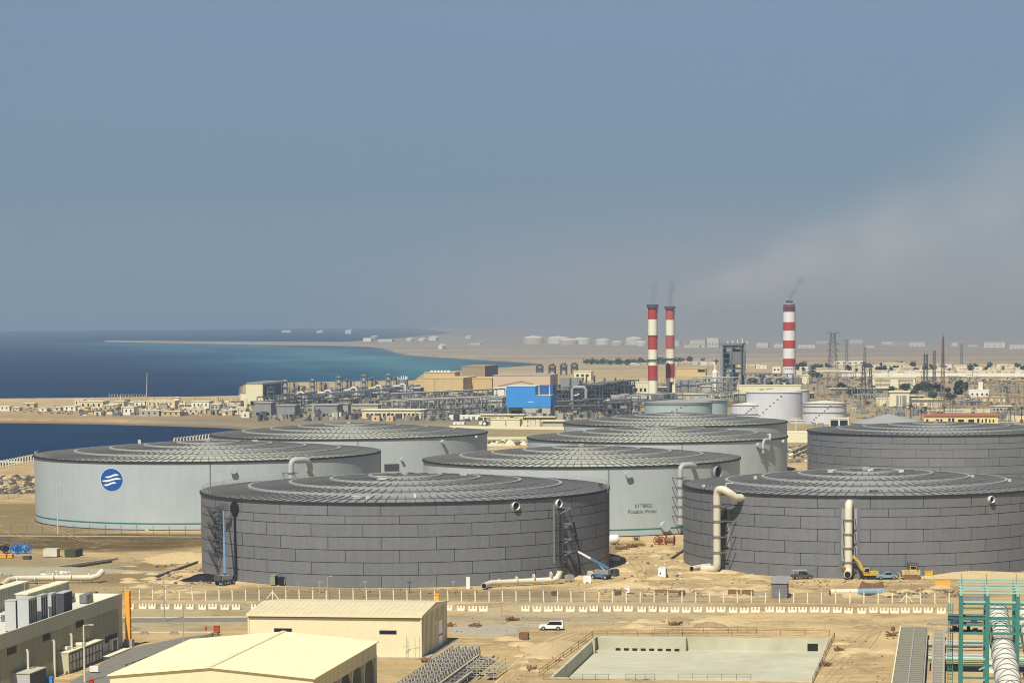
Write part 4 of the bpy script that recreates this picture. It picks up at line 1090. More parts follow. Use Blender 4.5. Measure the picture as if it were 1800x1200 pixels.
# four boilers with dark frames and caps beyond
for i,(x,b,t) in enumerate(((948,662,640),(970,660.5,639.5),(990,659,638.5),(1009,657,637.5))):
    c = P(x,b); k = c.y/FPX; H = Pd(x,t,c.y).z; w = 10*k
    r = thing('recovery_boiler', ['first','second','third','fourth'][i]+' dark boiler tower from the left in the row of four beyond the peach hall', 'boiler', c, YAW, 'row of four boiler towers')
    q = MB()
    for sx in (-.5,.5):
        for sy in (0,1): q.beam((sx*w,sy*w,0),(sx*w,sy*w,H*.8),1.0)
    for z in (.35,.6): q.cbox(0,w/2,H*z,w*1.05,w*1.05,.8)
    q.build('frame', m_darksteel, r)
    q = MB(); q.cbox(0,w/2,H*.42,w*.75,w*.75,H*.28); q.build('boiler_casing', m_midsteel, r)
    q = MB(); q.cbox(0,w/2,H*.8+.003,w*1.25,w*1.2,H*.07); q.build('cap', m_darksteel, r)
    q = MB(); q.pipe([(w*.2,w/2,H*.87),(w*.2,w/2,H*1.04)],1.2,8); q.pipe([(-w*.25,w/2,H*.87),(-w*.25,w/2,H)],0.9,8); q.build('vent_pipe', m_darksteel, r)
# cream control room etc.
r = house('control_room','cream two-storey control room left of the twin chimneys','building',1122.5,697,35,25,18,m_cream,m_palecream,wins(4,.35,.6,f=.5))
house('roof_cabin','pale cream cabin above the dark plant','building',1024,668,30,15,18,m_cream,m_palecream,wins(3,.4,.7))
house('plant_shed','grey sloping shed at the foot of the twin chimneys','shed',1120,712,34,12,12,m_greysheet,m_steel,roof='gable',ridge=2.5)
for (x,y,w,lb) in ((1080,709,24,'pale rounded grey tank car body left of the chimneys'),(1098,707,18,'smaller pale rounded grey body left of the chimneys')):
    c = P(x,y); k=c.y/FPX; L=w*k/2
    r = thing('drum_vessel', lb, 'vessel', c, YAW)
    mb = MB(); mb.pipe([(-L,0,3.6),(-L*.9,0,3.6),(L*.9,0,3.6),(L,0,3.6)],2.6,14,radii=[1.2,2.6,2.6,1.2]); mb.build('vessel_body', m_greysheet, r)
    mb = MB(); mb.cbox(-L*.6,0,0,1,4,1.6); mb.cbox(L*.6,0,0,1,4,1.6); mb.build('saddle', m_darksteel, r)

# ---- chimneys
def chimney(label, px, base, top, wpx, bands, wallm, redm, legs=False, topm=None, wtop=None):
    c = P(px, base); k = c.y/FPX; R0 = wpx*k/2*1.06; R1 = (wtop or wpx)*k/2
    xb = P(px, base)
    H = Pd(px-0.9, top, c.y).z
    zz = lambda y: Pd(px, y, c.y).z
    RR = lambda z: R0+(R1-R0)*z/H
    r = thing('chimney', label, 'chimney', c)
    zb = zz(base-33) if legs else 0
    mb = MB(); mb.lathe([(RR(zb),zb),(RR(H),H),(R1*.8,H),(R1*.8,H-3)], 36); mb.build('shaft', wallm, r)
    if legs:
        for a in range(3):
            t = math.pi/2 + a*2*math.pi/3 + .35; mb = MB()
            mb.beam((R0*.85*math.cos(t),R0*.85*math.sin(t),0),(R0*.72*math.cos(t),R0*.72*math.sin(t),zb+2),1.9); mb.build('leg', wallm, r)
        mb = MB(); mb.pipe([(0,0,0),(0,0,zb)],R0*.45,12); mb.build('flue', m_darksteel, r)
        mb = MB(); mb.box(-R0*1.6,-R0*1.2,0,R0*2.2,R0,zb*.45); mb.build('flue_duct', m_midsteel, r)
    else:
        mb = MB(); mb.box(-R0*.5,-R0*1.8,0,R0*1.9,-R0*.75,zz(base-13)); mb.build('flue_duct', m_midsteel, r)
    for y0,y1,m in bands:
        a, b = zz(y0), zz(y1); mb = MB(); mb.lathe([(RR(b)+.05,b),(RR(a)+.05,a)],36); mb.build('painted_band', m, r)
    return r, c, k, H, RR, zz
def ringp(rt, RR, z, m, h=.8, out=.9, name='walkway'):
    mb = MB(); mb.lathe([(RR(z)+.06,z),(RR(z)+out,z),(RR(z)+out,z+h),(RR(z)+.06,z+h)],28,smooth=False); mb.build(name, m, rt)
r, c, k, H, RR, zz = chimney('red and cream banded chimney, left one of the close pair', 1147.5, 707, 535, 15.6, [(541,561,m_red),(589,614,m_red),(642,667,m_red)], m_chimwhite, m_red)
CH1 = c + Vector((0,0,H))
ringp(r, RR, zz(541), m_darksteel, (zz(535)-zz(541)), 1.0, 'cap'); ringp(r, RR, zz(633), m_darksteel, .7); ringp(r, RR, zz(590), m_midsteel, .4, .5); ringp(r, RR, zz(667), m_midsteel, .4, .5)
q = MB(); q.beam((RR(10)+.4,-.5,2),(RR(H)+.4,-.5,H-3),.35); q.build('ladder', m_midsteel, r)
r, c, k, H, RR, zz = chimney('red and cream banded chimney on legs, right one of the close pair', 1178, 704, 538, 14.6, [(542,562,m_redfade),(589,613,m_redfade),(639,664,m_red)], m_chimwhite, m_red, legs=True)
CH2 = c + Vector((0,0,H))
ringp(r, RR, zz(543), m_darksteel, (zz(538)-zz(543)), .9, 'cap'); ringp(r, RR, zz(631), m_darksteel, .7)
q = MB(); q.beam((RR(40)+.4,-.5,20),(RR(H)+.4,-.5,H-3),.35); q.build('ladder', m_midsteel, r)
r, c, k, H, RR, zz = chimney('thick red and white banded chimney with a maroon top, standing alone', 1387, 676, 533, 20.5, [(534,548,m_maroon),(566,581,m_red),(598,612,m_red),(630,644,m_red)], m_white, m_red)
mb = MB()
for dx in (-1.6,1.6): mb.pipe([(dx,0,H-2),(dx,0,H+2.4)],1.5,12)
mb.build('flue_tip', m_darksteel, r)
CH3 = c + Vector((0,0,H))
q = MB(); q.beam((RR(10)+.4,-.5,2),(RR(H)+.4,-.5,H-3),.4); q.build('ladder', m_midsteel, r)
for dx in (-2.3,0,2.3):
    q = MB(); q.cbox(dx,-RR(60)-.1,zz(541)-.9,1.3,.5,1.6); q.build('port', m_dark, r)
for dx in range(5):
    q = MB(); a=(dx-2)*.33; q.cbox(RR(20)*math.sin(a),-RR(20)*math.cos(a),zz(648.5),1.0,.4,1.0,a); q.build('port', m_midsteel, r)
# ---- boiler house: dark tower of floors, white stair shaft, silver vessel
c = P(1285, 686); k = c.y/FPX; Zb = lambda y: Pd(1285,y,c.y).z
r = thing('boiler_house', 'tall dark steel boiler house with a white shaft, between the chimneys', 'boiler house', c, YAW)
x0, x1 = -14*k, 18*k; Hb = Zb(608); dep = 26
q = MB()
for x in (x0,(x0+x1)/2,x1):
    for y in (0,dep/2,dep): q.beam((x,y,0),(x,y,Hb),1.1)
for z in (Zb(672),Zb(656),Zb(648),Zb(640),Zb(630),Zb(620),Zb(611),Hb):
    for y in (0,dep/2,dep): q.beam((x0,y,z),(x1,y,z),.8)
    for x in (x0,(x0+x1)/2,x1): q.beam((x,0,z),(x,dep,z),.8)
for (a,b) in ((672,656),(656,645),(645,634)):
    q.beam((x0,-.1,Zb(a)),((x0+x1)/2,-.1,Zb(b)),.5); q.beam(((x0+x1)/2,-.1,Zb(a)),(x0,-.1,Zb(b)),.5)
q.build('frame', mat('blue_grey_steel',(0.075,0.10,0.115),.6,.2,.4), r)
for (ca,cb,za,zb_) in ((.08,.5,648,622),(.55,.85,640,614),(.3,.75,668,655)):
    q = MB(); q.box(x0+(x1-x0)*ca,dep*.4,Zb(za),x0+(x1-x0)*cb,dep*.8,Zb(zb_)); q.build('boiler_casing', m_midsteel if ca>.4 else m_darksteel, r)
q = MB(); q.box((x0+x1)/2-2,-.5,Zb(640),(x0+x1)/2+7,dep*.3,Zb(618)); q.build('casing_window', m_midsteel, r)
q = MB(); q.box(-19*k,-2,0,-14.2*k,4,Zb(608)); q.build('stair_shaft', m_greysheet, r)
q = MB(); q.box(x0-3,-1,Hb+.5,x1+1,dep+1,Hb+2.2); q.build('roof', m_midsteel, r)
q = MB()
for i in range(5): q.pipe([(x0+3+4*i,dep/2,Hb+2.2),(x0+3+4*i,dep/2,Hb+3.5+random.random()*3)],.7,8)
q.build('vent_pipe', m_offwhite, r)
for dx,ro in ((19.5*k,1.1),(22.5*k,1.3)):
    q = MB(); q.pipe([(dx-4*k,4,Hb-2),(dx-1*k,4,Hb-2),(dx,4,Zb(620)),(dx,4,Zb(648)),(dx-1.5*k,4,Zb(660))],ro,10); q.build('downcomer', m_midsteel, r)
c = P(1257.5, 686); k = c.y/FPX; Hs = Pd(1257,654,c.y).z
r = thing('silver_vessel', 'upright silver-white vessel beside the boiler house', 'vessel', c + Vector((0,4,0)))
MB().lathe([(5.2*k,0),(5.2*k,Hs),(2*k,Hs+2),(2*k,Hs+6),(0.01,Hs+6.2)],24).build('vessel_body', m_white, r)
q = MB(); q.lathe([(5.3*k,Hs*.45),(6.4*k,Hs*.45),(6.4*k,Hs*.5),(5.3*k,Hs*.5)],20,smooth=False); q.build('platform', m_midsteel, r)
c = P(1275, 690); q = MB(); q.cbox(0,0,0,6*c.y/FPX,5,26*c.y/FPX); q.cbox(0,0,26*c.y/FPX+.003,7*c.y/FPX,6,.6); single('elevator_shaft','pale slim shaft in front of the boiler house','shaft',q,m_steel,c,YAW)
# duct work between boiler house and thick chimney
structure_block('grey duct structure with big bends left of the thick chimney', 1308, 1352, 655, 680, 24, 5, 3, 31, m_midsteel, 'duct_structure', 22)
structure_block('grey duct structure at the foot of the thick chimney', 1340, 1392, 656, 679, 20, 5, 3, 32, m_midsteel, 'duct_structure', 22)
for i,(x0_,x1_) in enumerate(((1312,1335),(1345,1368),(1362,1390))):
    a, b = P(x0_,680), P(x1_,680); k = a.y/FPX; L=(b-a).length
    q = MB(); q.pipe([(0,-4,2),(0,-4,6),(2,-4,8),(L*.6,-4,8.5),(L,-4,7),(L,-4,3)],1.3,10); single('flue_duct', ['leftmost fat grey duct bend beside the boiler house','middle fat grey duct bend','fat grey duct bend touching the thick chimney'][i], 'duct', q, m_greysheet, a, YAW)
# vessels, yellow sheds, long cream shed
for i,(x,w,b,t) in enumerate(((1205,13,690,668),(1222,18,690,668),(1193,8,690,671))):
    c = P(x,b); k=c.y/FPX; q=MB(); Hh=(b-t)*k
    r = thing('process_tank', ['round grey tank right of the twin chimneys','wider round grey tank right of the twin chimneys','slim round tank touching the chimney on legs'][i], 'tank', c)
    q.lathe([(w*k/2,0),(w*k/2,Hh),(.01,Hh+1)],20); q.build('tank_body', m_greysheet, r)
    q = MB(); q.lathe([(w*k/2+.05,Hh*.6),(w*k/2+.7,Hh*.6),(w*k/2+.7,Hh*.63),(w*k/2+.05,Hh*.63)],20,smooth=False); q.build('platform', m_darksteel, r)
house('plant_shed','deep yellow long shed behind the twin chimneys','shed',1214,661,52,13,20,m_tan,m_tan,[(.74,.98,.55,.9)],winm=m_dark)
house('plant_shed','long pale cream shed behind the tall white tank','shed',1352,694,112,16,16,m_cream,m_palecream,[(.35,.42,.45,.7),(.45,.56,.45,.75)],winm=m_towngrey)
house('plant_shed','small yellow shed right of the thick chimney','shed',1414,675,15,15,14,m_cream,m_palecream)
for (x,y,w,h,m,lb) in ((1217,707,50,14,m_beige,'beige pump house with pale window bays behind the teal tanks'),(1262,700,24,10,m_cream,'cream shed behind the low white tank'),(1242,695,14,16,m_beige,'beige narrow block left of the cream shed'),(1300,706,20,14,m_greysheet,'grey equipment block above the low white tank')):
    house('plant_shed', lb, 'shed', x,y,w,h,10,m,m_palecream,wins(3,.2,.7,f=.55),winm=m_beigedark,over=.8)
c = P(1248,722); k=c.y/FPX; q=MB(); q.lathe([(2.6*k,0),(2.6*k,14*k),(5*k,16*k),(5*k,19*k),(.01,20*k)],18); single('mushroom_vessel','beige mushroom-shaped vessel behind the teal tanks','vessel',q,m_beige,c)
pipe_rack('grey pipe rack beside the low white tank',(1255,712),(1300,706),7,(4,8),m_steel,MP,5,41)
pipe_rack('tangle of pale pipes in front of the boiler house',(1230,693),(1300,690),10,(4,8,12),m_steel,MP,7,42)

# ---- the space between the tanks: long cream sheds, lot with vehicles
house('long_shed','long cream shed roof in front of the blue building','shed',882,738,76,9,9,m_cream,m_creamroof,wins(5,.05,.5,f=.7),winm=m_dark,over=.8)
house('long_shed','pale cream shed nearest the wedge of open ground','shed',888,750,52,13,9,m_palecream,m_creamroof,[(.5,.54,0,.8)],winm=m_beigedark)
house('long_shed','narrow cream canopy to the right of the long cream shed','shed',949,742,50,9,7,m_beigedark,m_creamroof,over=1.0)
house('long_shed','cream canopy with a dark end beside the back tank','shed',972,752,36,12,7,m_beige,m_creamroof,over=1.0)
house('container','small white cabin between the cream sheds','container',933,735,12,5,5,m_white,m_white)
c = P(852.5,749); q=MB(); q.pipe([(0,-2,1.6),(0,2,1.6)],1.6,16); q.mi=1; q.pipe([(0,-2.2,1.6),(0,-2.01,1.6)],0.9,12); single('cable_drum','dark drum with a pale face beside the cream sheds','drum',q,[m_darksteel,m_white],c,YAW)
q = MB(); rnd=random.Random(5)
for i in range(16):
    p = P(917+rnd.uniform(0,30),751.5+rnd.uniform(-1,1)); q.cbox(p.x,p.y,0,rnd.uniform(.8,2.5),1.5,rnd.uniform(1,4.5),rnd.uniform(-.4,.4))
tag(q.build('scrap',[m_palecream]),'pale scrap and crates in front of the cream canopy','scrap',kind='stuff')
a,b = P(790,752.5),P(998,755); d=b-a
q = MB(); q.box(0,0,0,d.length,.4,1.5); single('boundary_wall','low cream boundary wall between the pale bay tank and the back tank','wall',q,m_palecream,a,math.atan2(d.y,d.x))
for (x0,x1,y,lb) in ((852,930,772,'low cream kerb wall in the lot between two pale tanks'),(855,905,784,'second cream kerb wall in the lot, nearest the tanks')):
    a,b = P(x0,y),P(x1,y); q = MB(); q.box(0,0,0,(b-a).length,.5,1.2); single('boundary_wall',lb,'wall',q,m_palecream,a,0)
rubble('rubble','pale and dark scrap heap between the pale tanks',858,925,776,783,60,.5,1.6,[m_palecream,m_darkrock,m_offwhite],9)
# right-hand gap beside the dark right tank
house('container','cream container between the middle tanks and the dark right tank','container',1402,777,40,17,8,m_palecream,m_creamroof,[(.93,1.0,.3,.8)],winm=m_dark,over=.1)
house('container','pale low block beyond the cream container','container',1402,744,26,5,8,m_beige,m_palecream)
q=MB(); q.beam((0,0,0),(0,0,7),.4); q.beam((-3,0,6.6),(3,0,6.6),.3); single('pole','pole with a crossarm beyond the cream container','pole',q,m_palecream,P(1399,757))
rubble('rubble','dark and pale scrap below the cream container',1386,1420,784,812,70,.5,1.5,[m_palecream,m_darkrock,m_rock],10)
for i,(x0,y0,x1,y1) in enumerate(((1388,800,1418,786),(1392,806,1420,794),(1386,812,1419,811))):
    a,b=P(x0,y0),P(x1,y1); q=MB(); q.beam((0,0,.8),(b-a)+Vector((0,0,.8)),1.0,1.4); single('steel_beam',['upper slanting beam left of the dark right tank','lower slanting beam left of the dark right tank','level beam left of the dark right tank'][i],'beam',q,m_beigedark,a)
house('transformer_bay','pale frame with two dark openings in front of the banded white tank','enclosure',1475,750,34,14,8,m_palecream,m_palecream,[(.06,.46,.1,.85),(.54,.94,.1,.85)],winm=m_dark,over=.2)
for (x,y,w,h,lb) in ((1442,750,10,6,'small grey switch box left of the transformer bay'),(1430,749,6,6,'smallest grey switch box left of the transformer bay')):
    house('switch_box',lb,'box',x,y,w,h,4,m_greysheet,m_steel,over=.1)

# ---- right side: offices, substation, masts
house('office','cream building with a tall bay, beside the grey transformers','building',1581,716,34,27,16,m_cream,m_palecream,[(.34,.46,.1,.8),(.52,.60,.1,.8),(.64,.86,.1,.8)],winm=m_greysheet,over=.8)
house('office','low cream wing left of the tall cream bay','building',1553,713,26,12,12,m_cream,m_palecream,[(.62,.9,.2,.8)],winm=m_beige)
house('office','long low cream wing right of the tall cream bay','building',1627,715,56,13,12,m_palecream,m_creamroof,wins(4,.15,.55,f=.6),winm=m_towngrey,over=1.2)
r = house('office','two-storey cream office with window strips behind the tall bay','building',1571,681,74,17,18,m_palecream,m_palecream,[(.05,.42,.58,.85),(.6,.95,.58,.85),(.05,.42,.18,.42),(.6,.95,.18,.42)],winm=m_beigedark,over=.6)
house('plant_shed','long beige shed roof in front of the two-storey office','shed',1510,693,100,10,14,m_beigedark,m_palecream,wins(5,.1,.6,f=.7),winm=m_darksteel,over=1)
r = house('villa','white house with a roof turret beside the dark tree','house',1722,700,38,14,12,m_townwhite,m_townwhite,wins(4,.4,.65,f=.35),over=.15)
q=MB(); W,H=r['W'],r['H']; q.box(-W*.06,2,H+.35,W*.14,6,H+6); q.build('turret',m_townwhite,r)
house('villa','small cream store below the white house','house',1748,706,40,8,9,m_town,m_palecream,wins(3,.1,.7,f=.4),winm=m_brown)
r = house('school','long yellow building with a red roof above the dark right tank','building',1689,747,128,16.5,14,m_yellowwall if 'm_yellowwall' in globals() else m_cream,m_redroof,[(.03,.06,.3,.65),(.16,.2,.3,.65),(.22,.25,.3,.65),(.33,.36,.3,.75),(.38,.41,.3,.75),(.46,.54,.3,.6),(.6,.68,.3,.6),(.72,.75,.3,.7),(.78,.8,.3,.6),(.83,.85,.3,.7),(.88,.9,.3,.6),(.93,.95,.3,.6)],over=.8)
for (x,w,lb) in ((1764,14,'greenish shed right of the red-roofed building'),(1778,10,'grey shed at the end of the red-roofed row')):
    house('plant_shed',lb,'shed',x,752,w,9,6,m_midsteel,m_palegreen)
for (x,y,w,lb) in ((1685,729,110,'long sand-coloured wall behind the red-roofed building'),(1790,741,40,'sand-coloured wall at the right edge above the dark tank')):
    a=P(x-w/2,y); q=MB(); q.box(0,0,0,w*a.y/FPX,.4,3.5); single('boundary_wall',lb,'wall',q,m_town,a,0)
# transformers and grey kit in front of the offices
for i,(x,y,w,h) in enumerate(((1582,731,22,16),(1560,728,10,10),(1608,730,14,18),(1625,726,10,12),(1545,729,12,9),(1500,722,14,9),(1520,727,18,8),(1640,730,12,9))):
    c=P(x,y); k=c.y/FPX; r=thing('transformer',['large grey transformer in front of the tall cream bay','small grey transformer left of the large one','upright grey transformer right of the large one','grey transformer farthest right of the row','grey switch cabinet left of the transformers','pale kiosk by the banded white tank','low grey kiosk between pale kiosk and transformers','small kiosk beside the red-roofed building'][i],'transformer',c,YAW)
    W,H=w*k,h*k
    q=MB(); q.cbox(0,0,0,W*.8,4,H*.7); q.build('tank_body',m_greysheet if i!=5 else m_palecream,r)
    q=MB()
    for j in range(5): q.cbox(-W*.36+W*.18*j,-2.3,H*.1,W*.09,.5,H*.5)
    q.build('radiator',m_midsteel,r)
    for j in range(3):
        q=MB(); q.pipe([(-W*.25+W*.25*j,0,H*.7),(-W*.25+W*.25*j,0,H)],.35,8,radii=[.4,.15]); q.build('bushing',m_darksteel,r)
def pylon(label, px, base, top, wb, wt, arms=(), m=None, group=None, panels=8, t=.30, name='pylon'):
    c=P(px,base); k=c.y/FPX; H=Pd(px-0.6,top,c.y).z; m=m or m_darksteel
    r=thing(name,label,'pylon',c,YAW+.3,group); q=MB(); B=wb*k/2; T=wt*k/2
    ww=lambda z:B+(T-B)*(z/H)
    zs=[H*(1-(1-i/panels)**1.25) for i in range(panels+1)]
    cs=[(-1,-1),(1,-1),(1,1),(-1,1)]
    for z0,z1 in zip(zs,zs[1:]):
        for i in range(4):
            a,b=cs[i],cs[(i+1)%4]; w0,w1=ww(z0),ww(z1)
            q.beam((a[0]*w0,a[1]*w0,z0),(a[0]*w1,a[1]*w1,z1),t)
            q.beam((a[0]*w0,a[1]*w0,z0),(b[0]*w1,b[1]*w1,z1),t*.6); q.beam((b[0]*w0,b[1]*w0,z0),(a[0]*w1,a[1]*w1,z1),t*.6)
            q.beam((a[0]*w1,a[1]*w1,z1),(b[0]*w1,b[1]*w1,z1),t*.6)
    q.build('tower_frame',m,r)
    for (zf,L) in arms:
        q=MB(); z=H*zf; L=L*k/2; w=ww(z)
        for sx in (-1,1):
            q.beam((sx*w,-w,z),(sx*L,0,z+.3),t*.8); q.beam((sx*w,w,z),(sx*L,0,z+.3),t*.8); q.beam((sx*w,0,z+2.5),(sx*L,0,z+.3),t*.7)
            q.beam((sx*L,0,z),(sx*L,0,z-2.2),t*.5)
        q.build('cross_arm',m,r)
    return r
pylon('lattice pylon with a wide flat top right of the thick chimney',1464,655,585,15,7,[(.995,24),(.72,20),(.55,24),(.40,18)],panels=8,t=.32)
pylon('lattice pylon left half of the substation',1518,712,640,11,3,[(.97,10),(.86,12),(.75,10)],t=.26,group='thin lattice pylons of the substation')
pylon('short lattice pylon beside the left substation pylon',1530,700,642,8,2.5,[(.95,9),(.8,10)],t=.24,group='thin lattice pylons of the substation')
pylon('lattice mast left of the dark mast, with a flat head',1627,690,623,8,5,[(.99,6)],t=.3,name='lattice_mast')
pylon('dark straight lattice mast next to the red mast',1642,690,616,4,3.4,[],m_midsteel,None,9,.34,'lattice_mast')
pylon('tallest lattice mast, red at the foot, dark at the head',1657,713,592,7,2.6,[],mat('faded_rust',(.22,.155,.12),.8,.15,.3),None,9,.24,'lattice_mast')
c=P(1657,713); q=MB(); z0,z1=Pd(1657,640,c.y).z,Pd(1657,592,c.y).z; q.beam((0,0,z0),(0,0,z1),.7); q.beam((0,0,z1),(0,0,z1+2),.3)
single('antenna','dark antenna column on the head of the red mast','antenna',q,m_darksteel,c)
pylon('faint thin pylon on the plain left of the substation',1488,640,597,5,2,[(.95,6),(.8,8)],m_midsteel,t=.3); pylon('faint thin pylon on the plain right of the first',1520,640,610,5,2,[(.95,6)],m_midsteel,t=.3)
pylon('faint pylon at the right edge of the plain',1690,640,604,4,2,[(.9,6)],m_midsteel,t=.28)
# gantries of the switchyard
def gantry(label, px0, px1, py, h, n, m, seed):
    rnd=random.Random(seed); a,b=P(px0,py),P(px1,py); d=b-a; L=d.length; k=a.y/FPX; H=h*k
    r=thing('gantry',label,'gantry',a,math.atan2(d.y,d.x),'steel gantries of the switchyard')
    for i in range(n):
        x=L*i/(n-1); q=MB()
        for s in (-.7,.7): q.beam((x+s,0,0),(x,0,H),.26)
        for j in range(5): q.beam((x-.7*(1-j/5),0,H*j/5),(x+.7*(1-(j+1)/5),0,H*(j+1)/5),.16)
        q.build('post',m,r)
    q=MB(); q.beam((0,0,H),(L,0,H),.3); q.beam((0,0,H*.9),(L,0,H*.9),.3)
    for i in range(n*3): q.beam((L*i/(n*3),0,H*.9),(L*(i+1)/(n*3),0,H),.16)
    q.build('crossbeam',m,r)
    for i in range(n*2):
        x=L*(i+.5)/(n*2); q=MB(); q.beam((x,0,H*.9),(x,0,H*.66),.22); q.build('insulator',m_brown,r)
        q=MB(); q.beam((x,-6,0),(x,-6,H*rnd.uniform(.3,.5)),.35); q.build('bus_post',m_brown,r)
    return r
gs=[(1420,1490,690,26,5,m_midsteel,'gantry beside the small yellow shed'),(1440,1500,676,20,5,m_midsteel,'gantry behind the gantry at the yellow shed'),(1500,1560,720,28,5,m_steel,'gantry before the low cream wing'),
 (1470,1540,705,24,6,m_midsteel,'gantry above the banded white tank'),(1600,1670,730,26,5,m_midsteel,'gantry right of the transformers'),(1640,1700,722,22,5,m_rust,'rusty gantry at the red mast'),
 (1690,1800,716,18,8,m_rust,'rusty gantry below the white house'),(1740,1830,700,22,7,m_midsteel,'gantry right of the white house'),(1760,1850,690,16,7,m_midsteel,'gantry at the right edge above the store'),
 (1700,1800,684,14,8,m_midsteel,'thin far gantry beyond the dark tree'),(1430,1480,728,20,4,m_steel,'gantry right behind the banded white tank'),(1655,1760,740,14,8,m_midsteel,'low gantry along the red-roofed building'),(1410,1520,668,14,8,m_midsteel,'low far gantry below the town wall'),(1620,1700,676,14,7,m_midsteel,'low far gantry left of the dark tree')]
for i,(a,b,y,h,n,m,lb) in enumerate(gs): gantry(lb,a,b,y,h,n,m,60+i)
# trees
def crown_mesh(seed, r, h, n=220, flat=1.0):
    rnd=random.Random(seed); mb=MB(); lobes=[(rnd.uniform(-.5,.5)*r,rnd.uniform(-.5,.5)*r,rnd.uniform(.35,.8)*h,rnd.uniform(.45,.7)*r) for _ in range(9)]
    for _ in range(n):
        l=rnd.choice(lobes); v=Vector((rnd.gauss(0,1),rnd.gauss(0,1),rnd.gauss(0,1))).normalized()*l[3]*rnd.uniform(.55,1.05)
        p=Vector(l[:3])+Vector((v.x,v.y,v.z*.8*flat)); s=rnd.uniform(.25,.55)*r*.42
        a=Vector((rnd.gauss(0,1),rnd.gauss(0,1),rnd.gauss(0,1))).normalized()*s; b=a.orthogonal().normalized()*s*.7
        mb.quad(p-a-b,p+a-b,p+a+b,p-a+b)
    return mb
def make_tree(name,label,r,h,seed,group=None,n=220):
    t=thing(name,label,'tree',(0,0,0),0,group)
    q=MB(); q.pipe([(0,0,0),(.1*r,0,h*.3),(0,.05*r,h*.6)],.1*r,6,radii=[.12*r,.09*r,.05*r])
    for k in range(4): q.pipe([(0,0,h*.3),(.45*r*math.cos(k*1.6),.45*r*math.sin(k*1.6),h*.65)],.05*r,5,radii=[.06*r,.02*r])
    q.build('trunk',m_bark,t); crown_mesh(seed,r,h,n).build('crown',m_crown,t); return t
def make_palm(name,label,h,seed,group=None):
    rnd=random.Random(seed); t=thing(name,label,'palm',(0,0,0),0,group)
    q=MB(); q.pipe([(0,0,0),(.15,0,h*.5),(.1,.1,h)],.25,6,radii=[.32,.24,.2]); q.build('trunk',m_bark,t)
    q=MB()
    for k in range(15):
        a=k*2.4; el=rnd.uniform(-.3,1.0); p=Vector((.1,.1,h)); L=h*.34
        d=Vector((math.cos(a)*math.cos(el),math.sin(a)*math.cos(el),math.sin(el))); s=Vector((-math.sin(a),math.cos(a),0))
        pts=[p,p+d*L*.5,p+d*L*.85-Vector((0,0,L*.12)),p+d*L-Vector((0,0,L*.42))]; ws=[.1,.5,.4,.05]
        for i in range(3): q.quad(pts[i]-s*ws[i],pts[i]+s*ws[i],pts[i+1]+s*ws[i+1],pts[i+1]-s*ws[i+1])
    q.build('crown',m_palm,t); return t
c=P(1690,693); k=c.y/FPX
t=make_tree('broad_tree','big dark round tree beside the white house',13.5*k,24*k,71,n=900); t.location=c
TG='dark trees among the houses of the desert town'
protos=[make_tree('town_tree','small dark tree among the town houses beyond the plant',3.2,5.5,81+i,TG,110) for i in range(3)]
rnd=random.Random(12); spots=[]
for i in range(22): spots.append((1200+rnd.uniform(-95,60),637+rnd.uniform(-2,2.5)))
for i in range(14): spots.append((rnd.uniform(1395,1440),650+rnd.uniform(-3,3)))
for i in range(34): spots.append((rnd.uniform(1440,1830),648+rnd.uniform(-3,6)))
for i in range(14): spots.append((rnd.uniform(1030,1110),640+rnd.uniform(-2,3)))
for i,(x,y) in enumerate(spots):
    l=P(x,y)
    if i<3: protos[i].location=l; protos[i].rotation_euler.z=rnd.uniform(0,6)
    else: dup(protos[i%3],l,rnd.uniform(0,6),scale=rnd.uniform(.7,1.5))
t0=make_tree('garden_tree','dusty tree among the cars left of the big dark tree',4.2,6.5,91,'garden trees by the offices'); 
gl=[(1612,690),(1625,688),(1637,690),(1650,691),(1665,692),(1605,697),(1670,706),(1440,668),(1428,664),(1590,690),(1565,692),(1640,703),(1480,690),(1500,700)]
lbs=['dusty tree leftmost of the trees left of the big dark tree','dusty tree second of the trees left of the big dark tree','dusty tree between the two lattice masts','dusty tree right of the dark lattice mast','dusty tree touching the big dark tree','low tree right of the two-storey office','low leaning tree below the big dark tree','tree right of the small yellow shed','tree above the small yellow shed','low tree before the two-storey office','tree under the two-storey office windows','low tree at the long low wing','shrubby tree behind the gantries','shrubby tree beside the substation pylon']
for i,(x,y) in enumerate(gl):
    if i==0: t0.location=P(x,y); t0['label']=lbs[0]
    else: dup(t0,P(x,y),i*1.3,lbs[i],scale=rnd.uniform(.7,1.2))
pl=make_palm('date_palm','palm left of the red-roofed building',7.5,3,'palms by the red-roofed building')
pls=[(1627,741,'palm left of the red-roofed building'),(1619,745,'leaning palm at the left end of the red-roofed building'),(1776,742,'palm right of the red-roofed building'),(1796,744,'palm at the right edge by the sand-coloured wall'),(1712,737,'palm behind the red roof'),(1660,736,'palm behind the left half of the red roof'),(1768,700,'palm beside the cream store'),(1600,740,'palm between the transformers and the red roof')]
for i,(x,y,lb) in enumerate(pls):
    if i==0: pl.location=P(x,y)
    else: dup(pl,P(x,y),i*.9,lb,scale=.8+.1*(i%4))
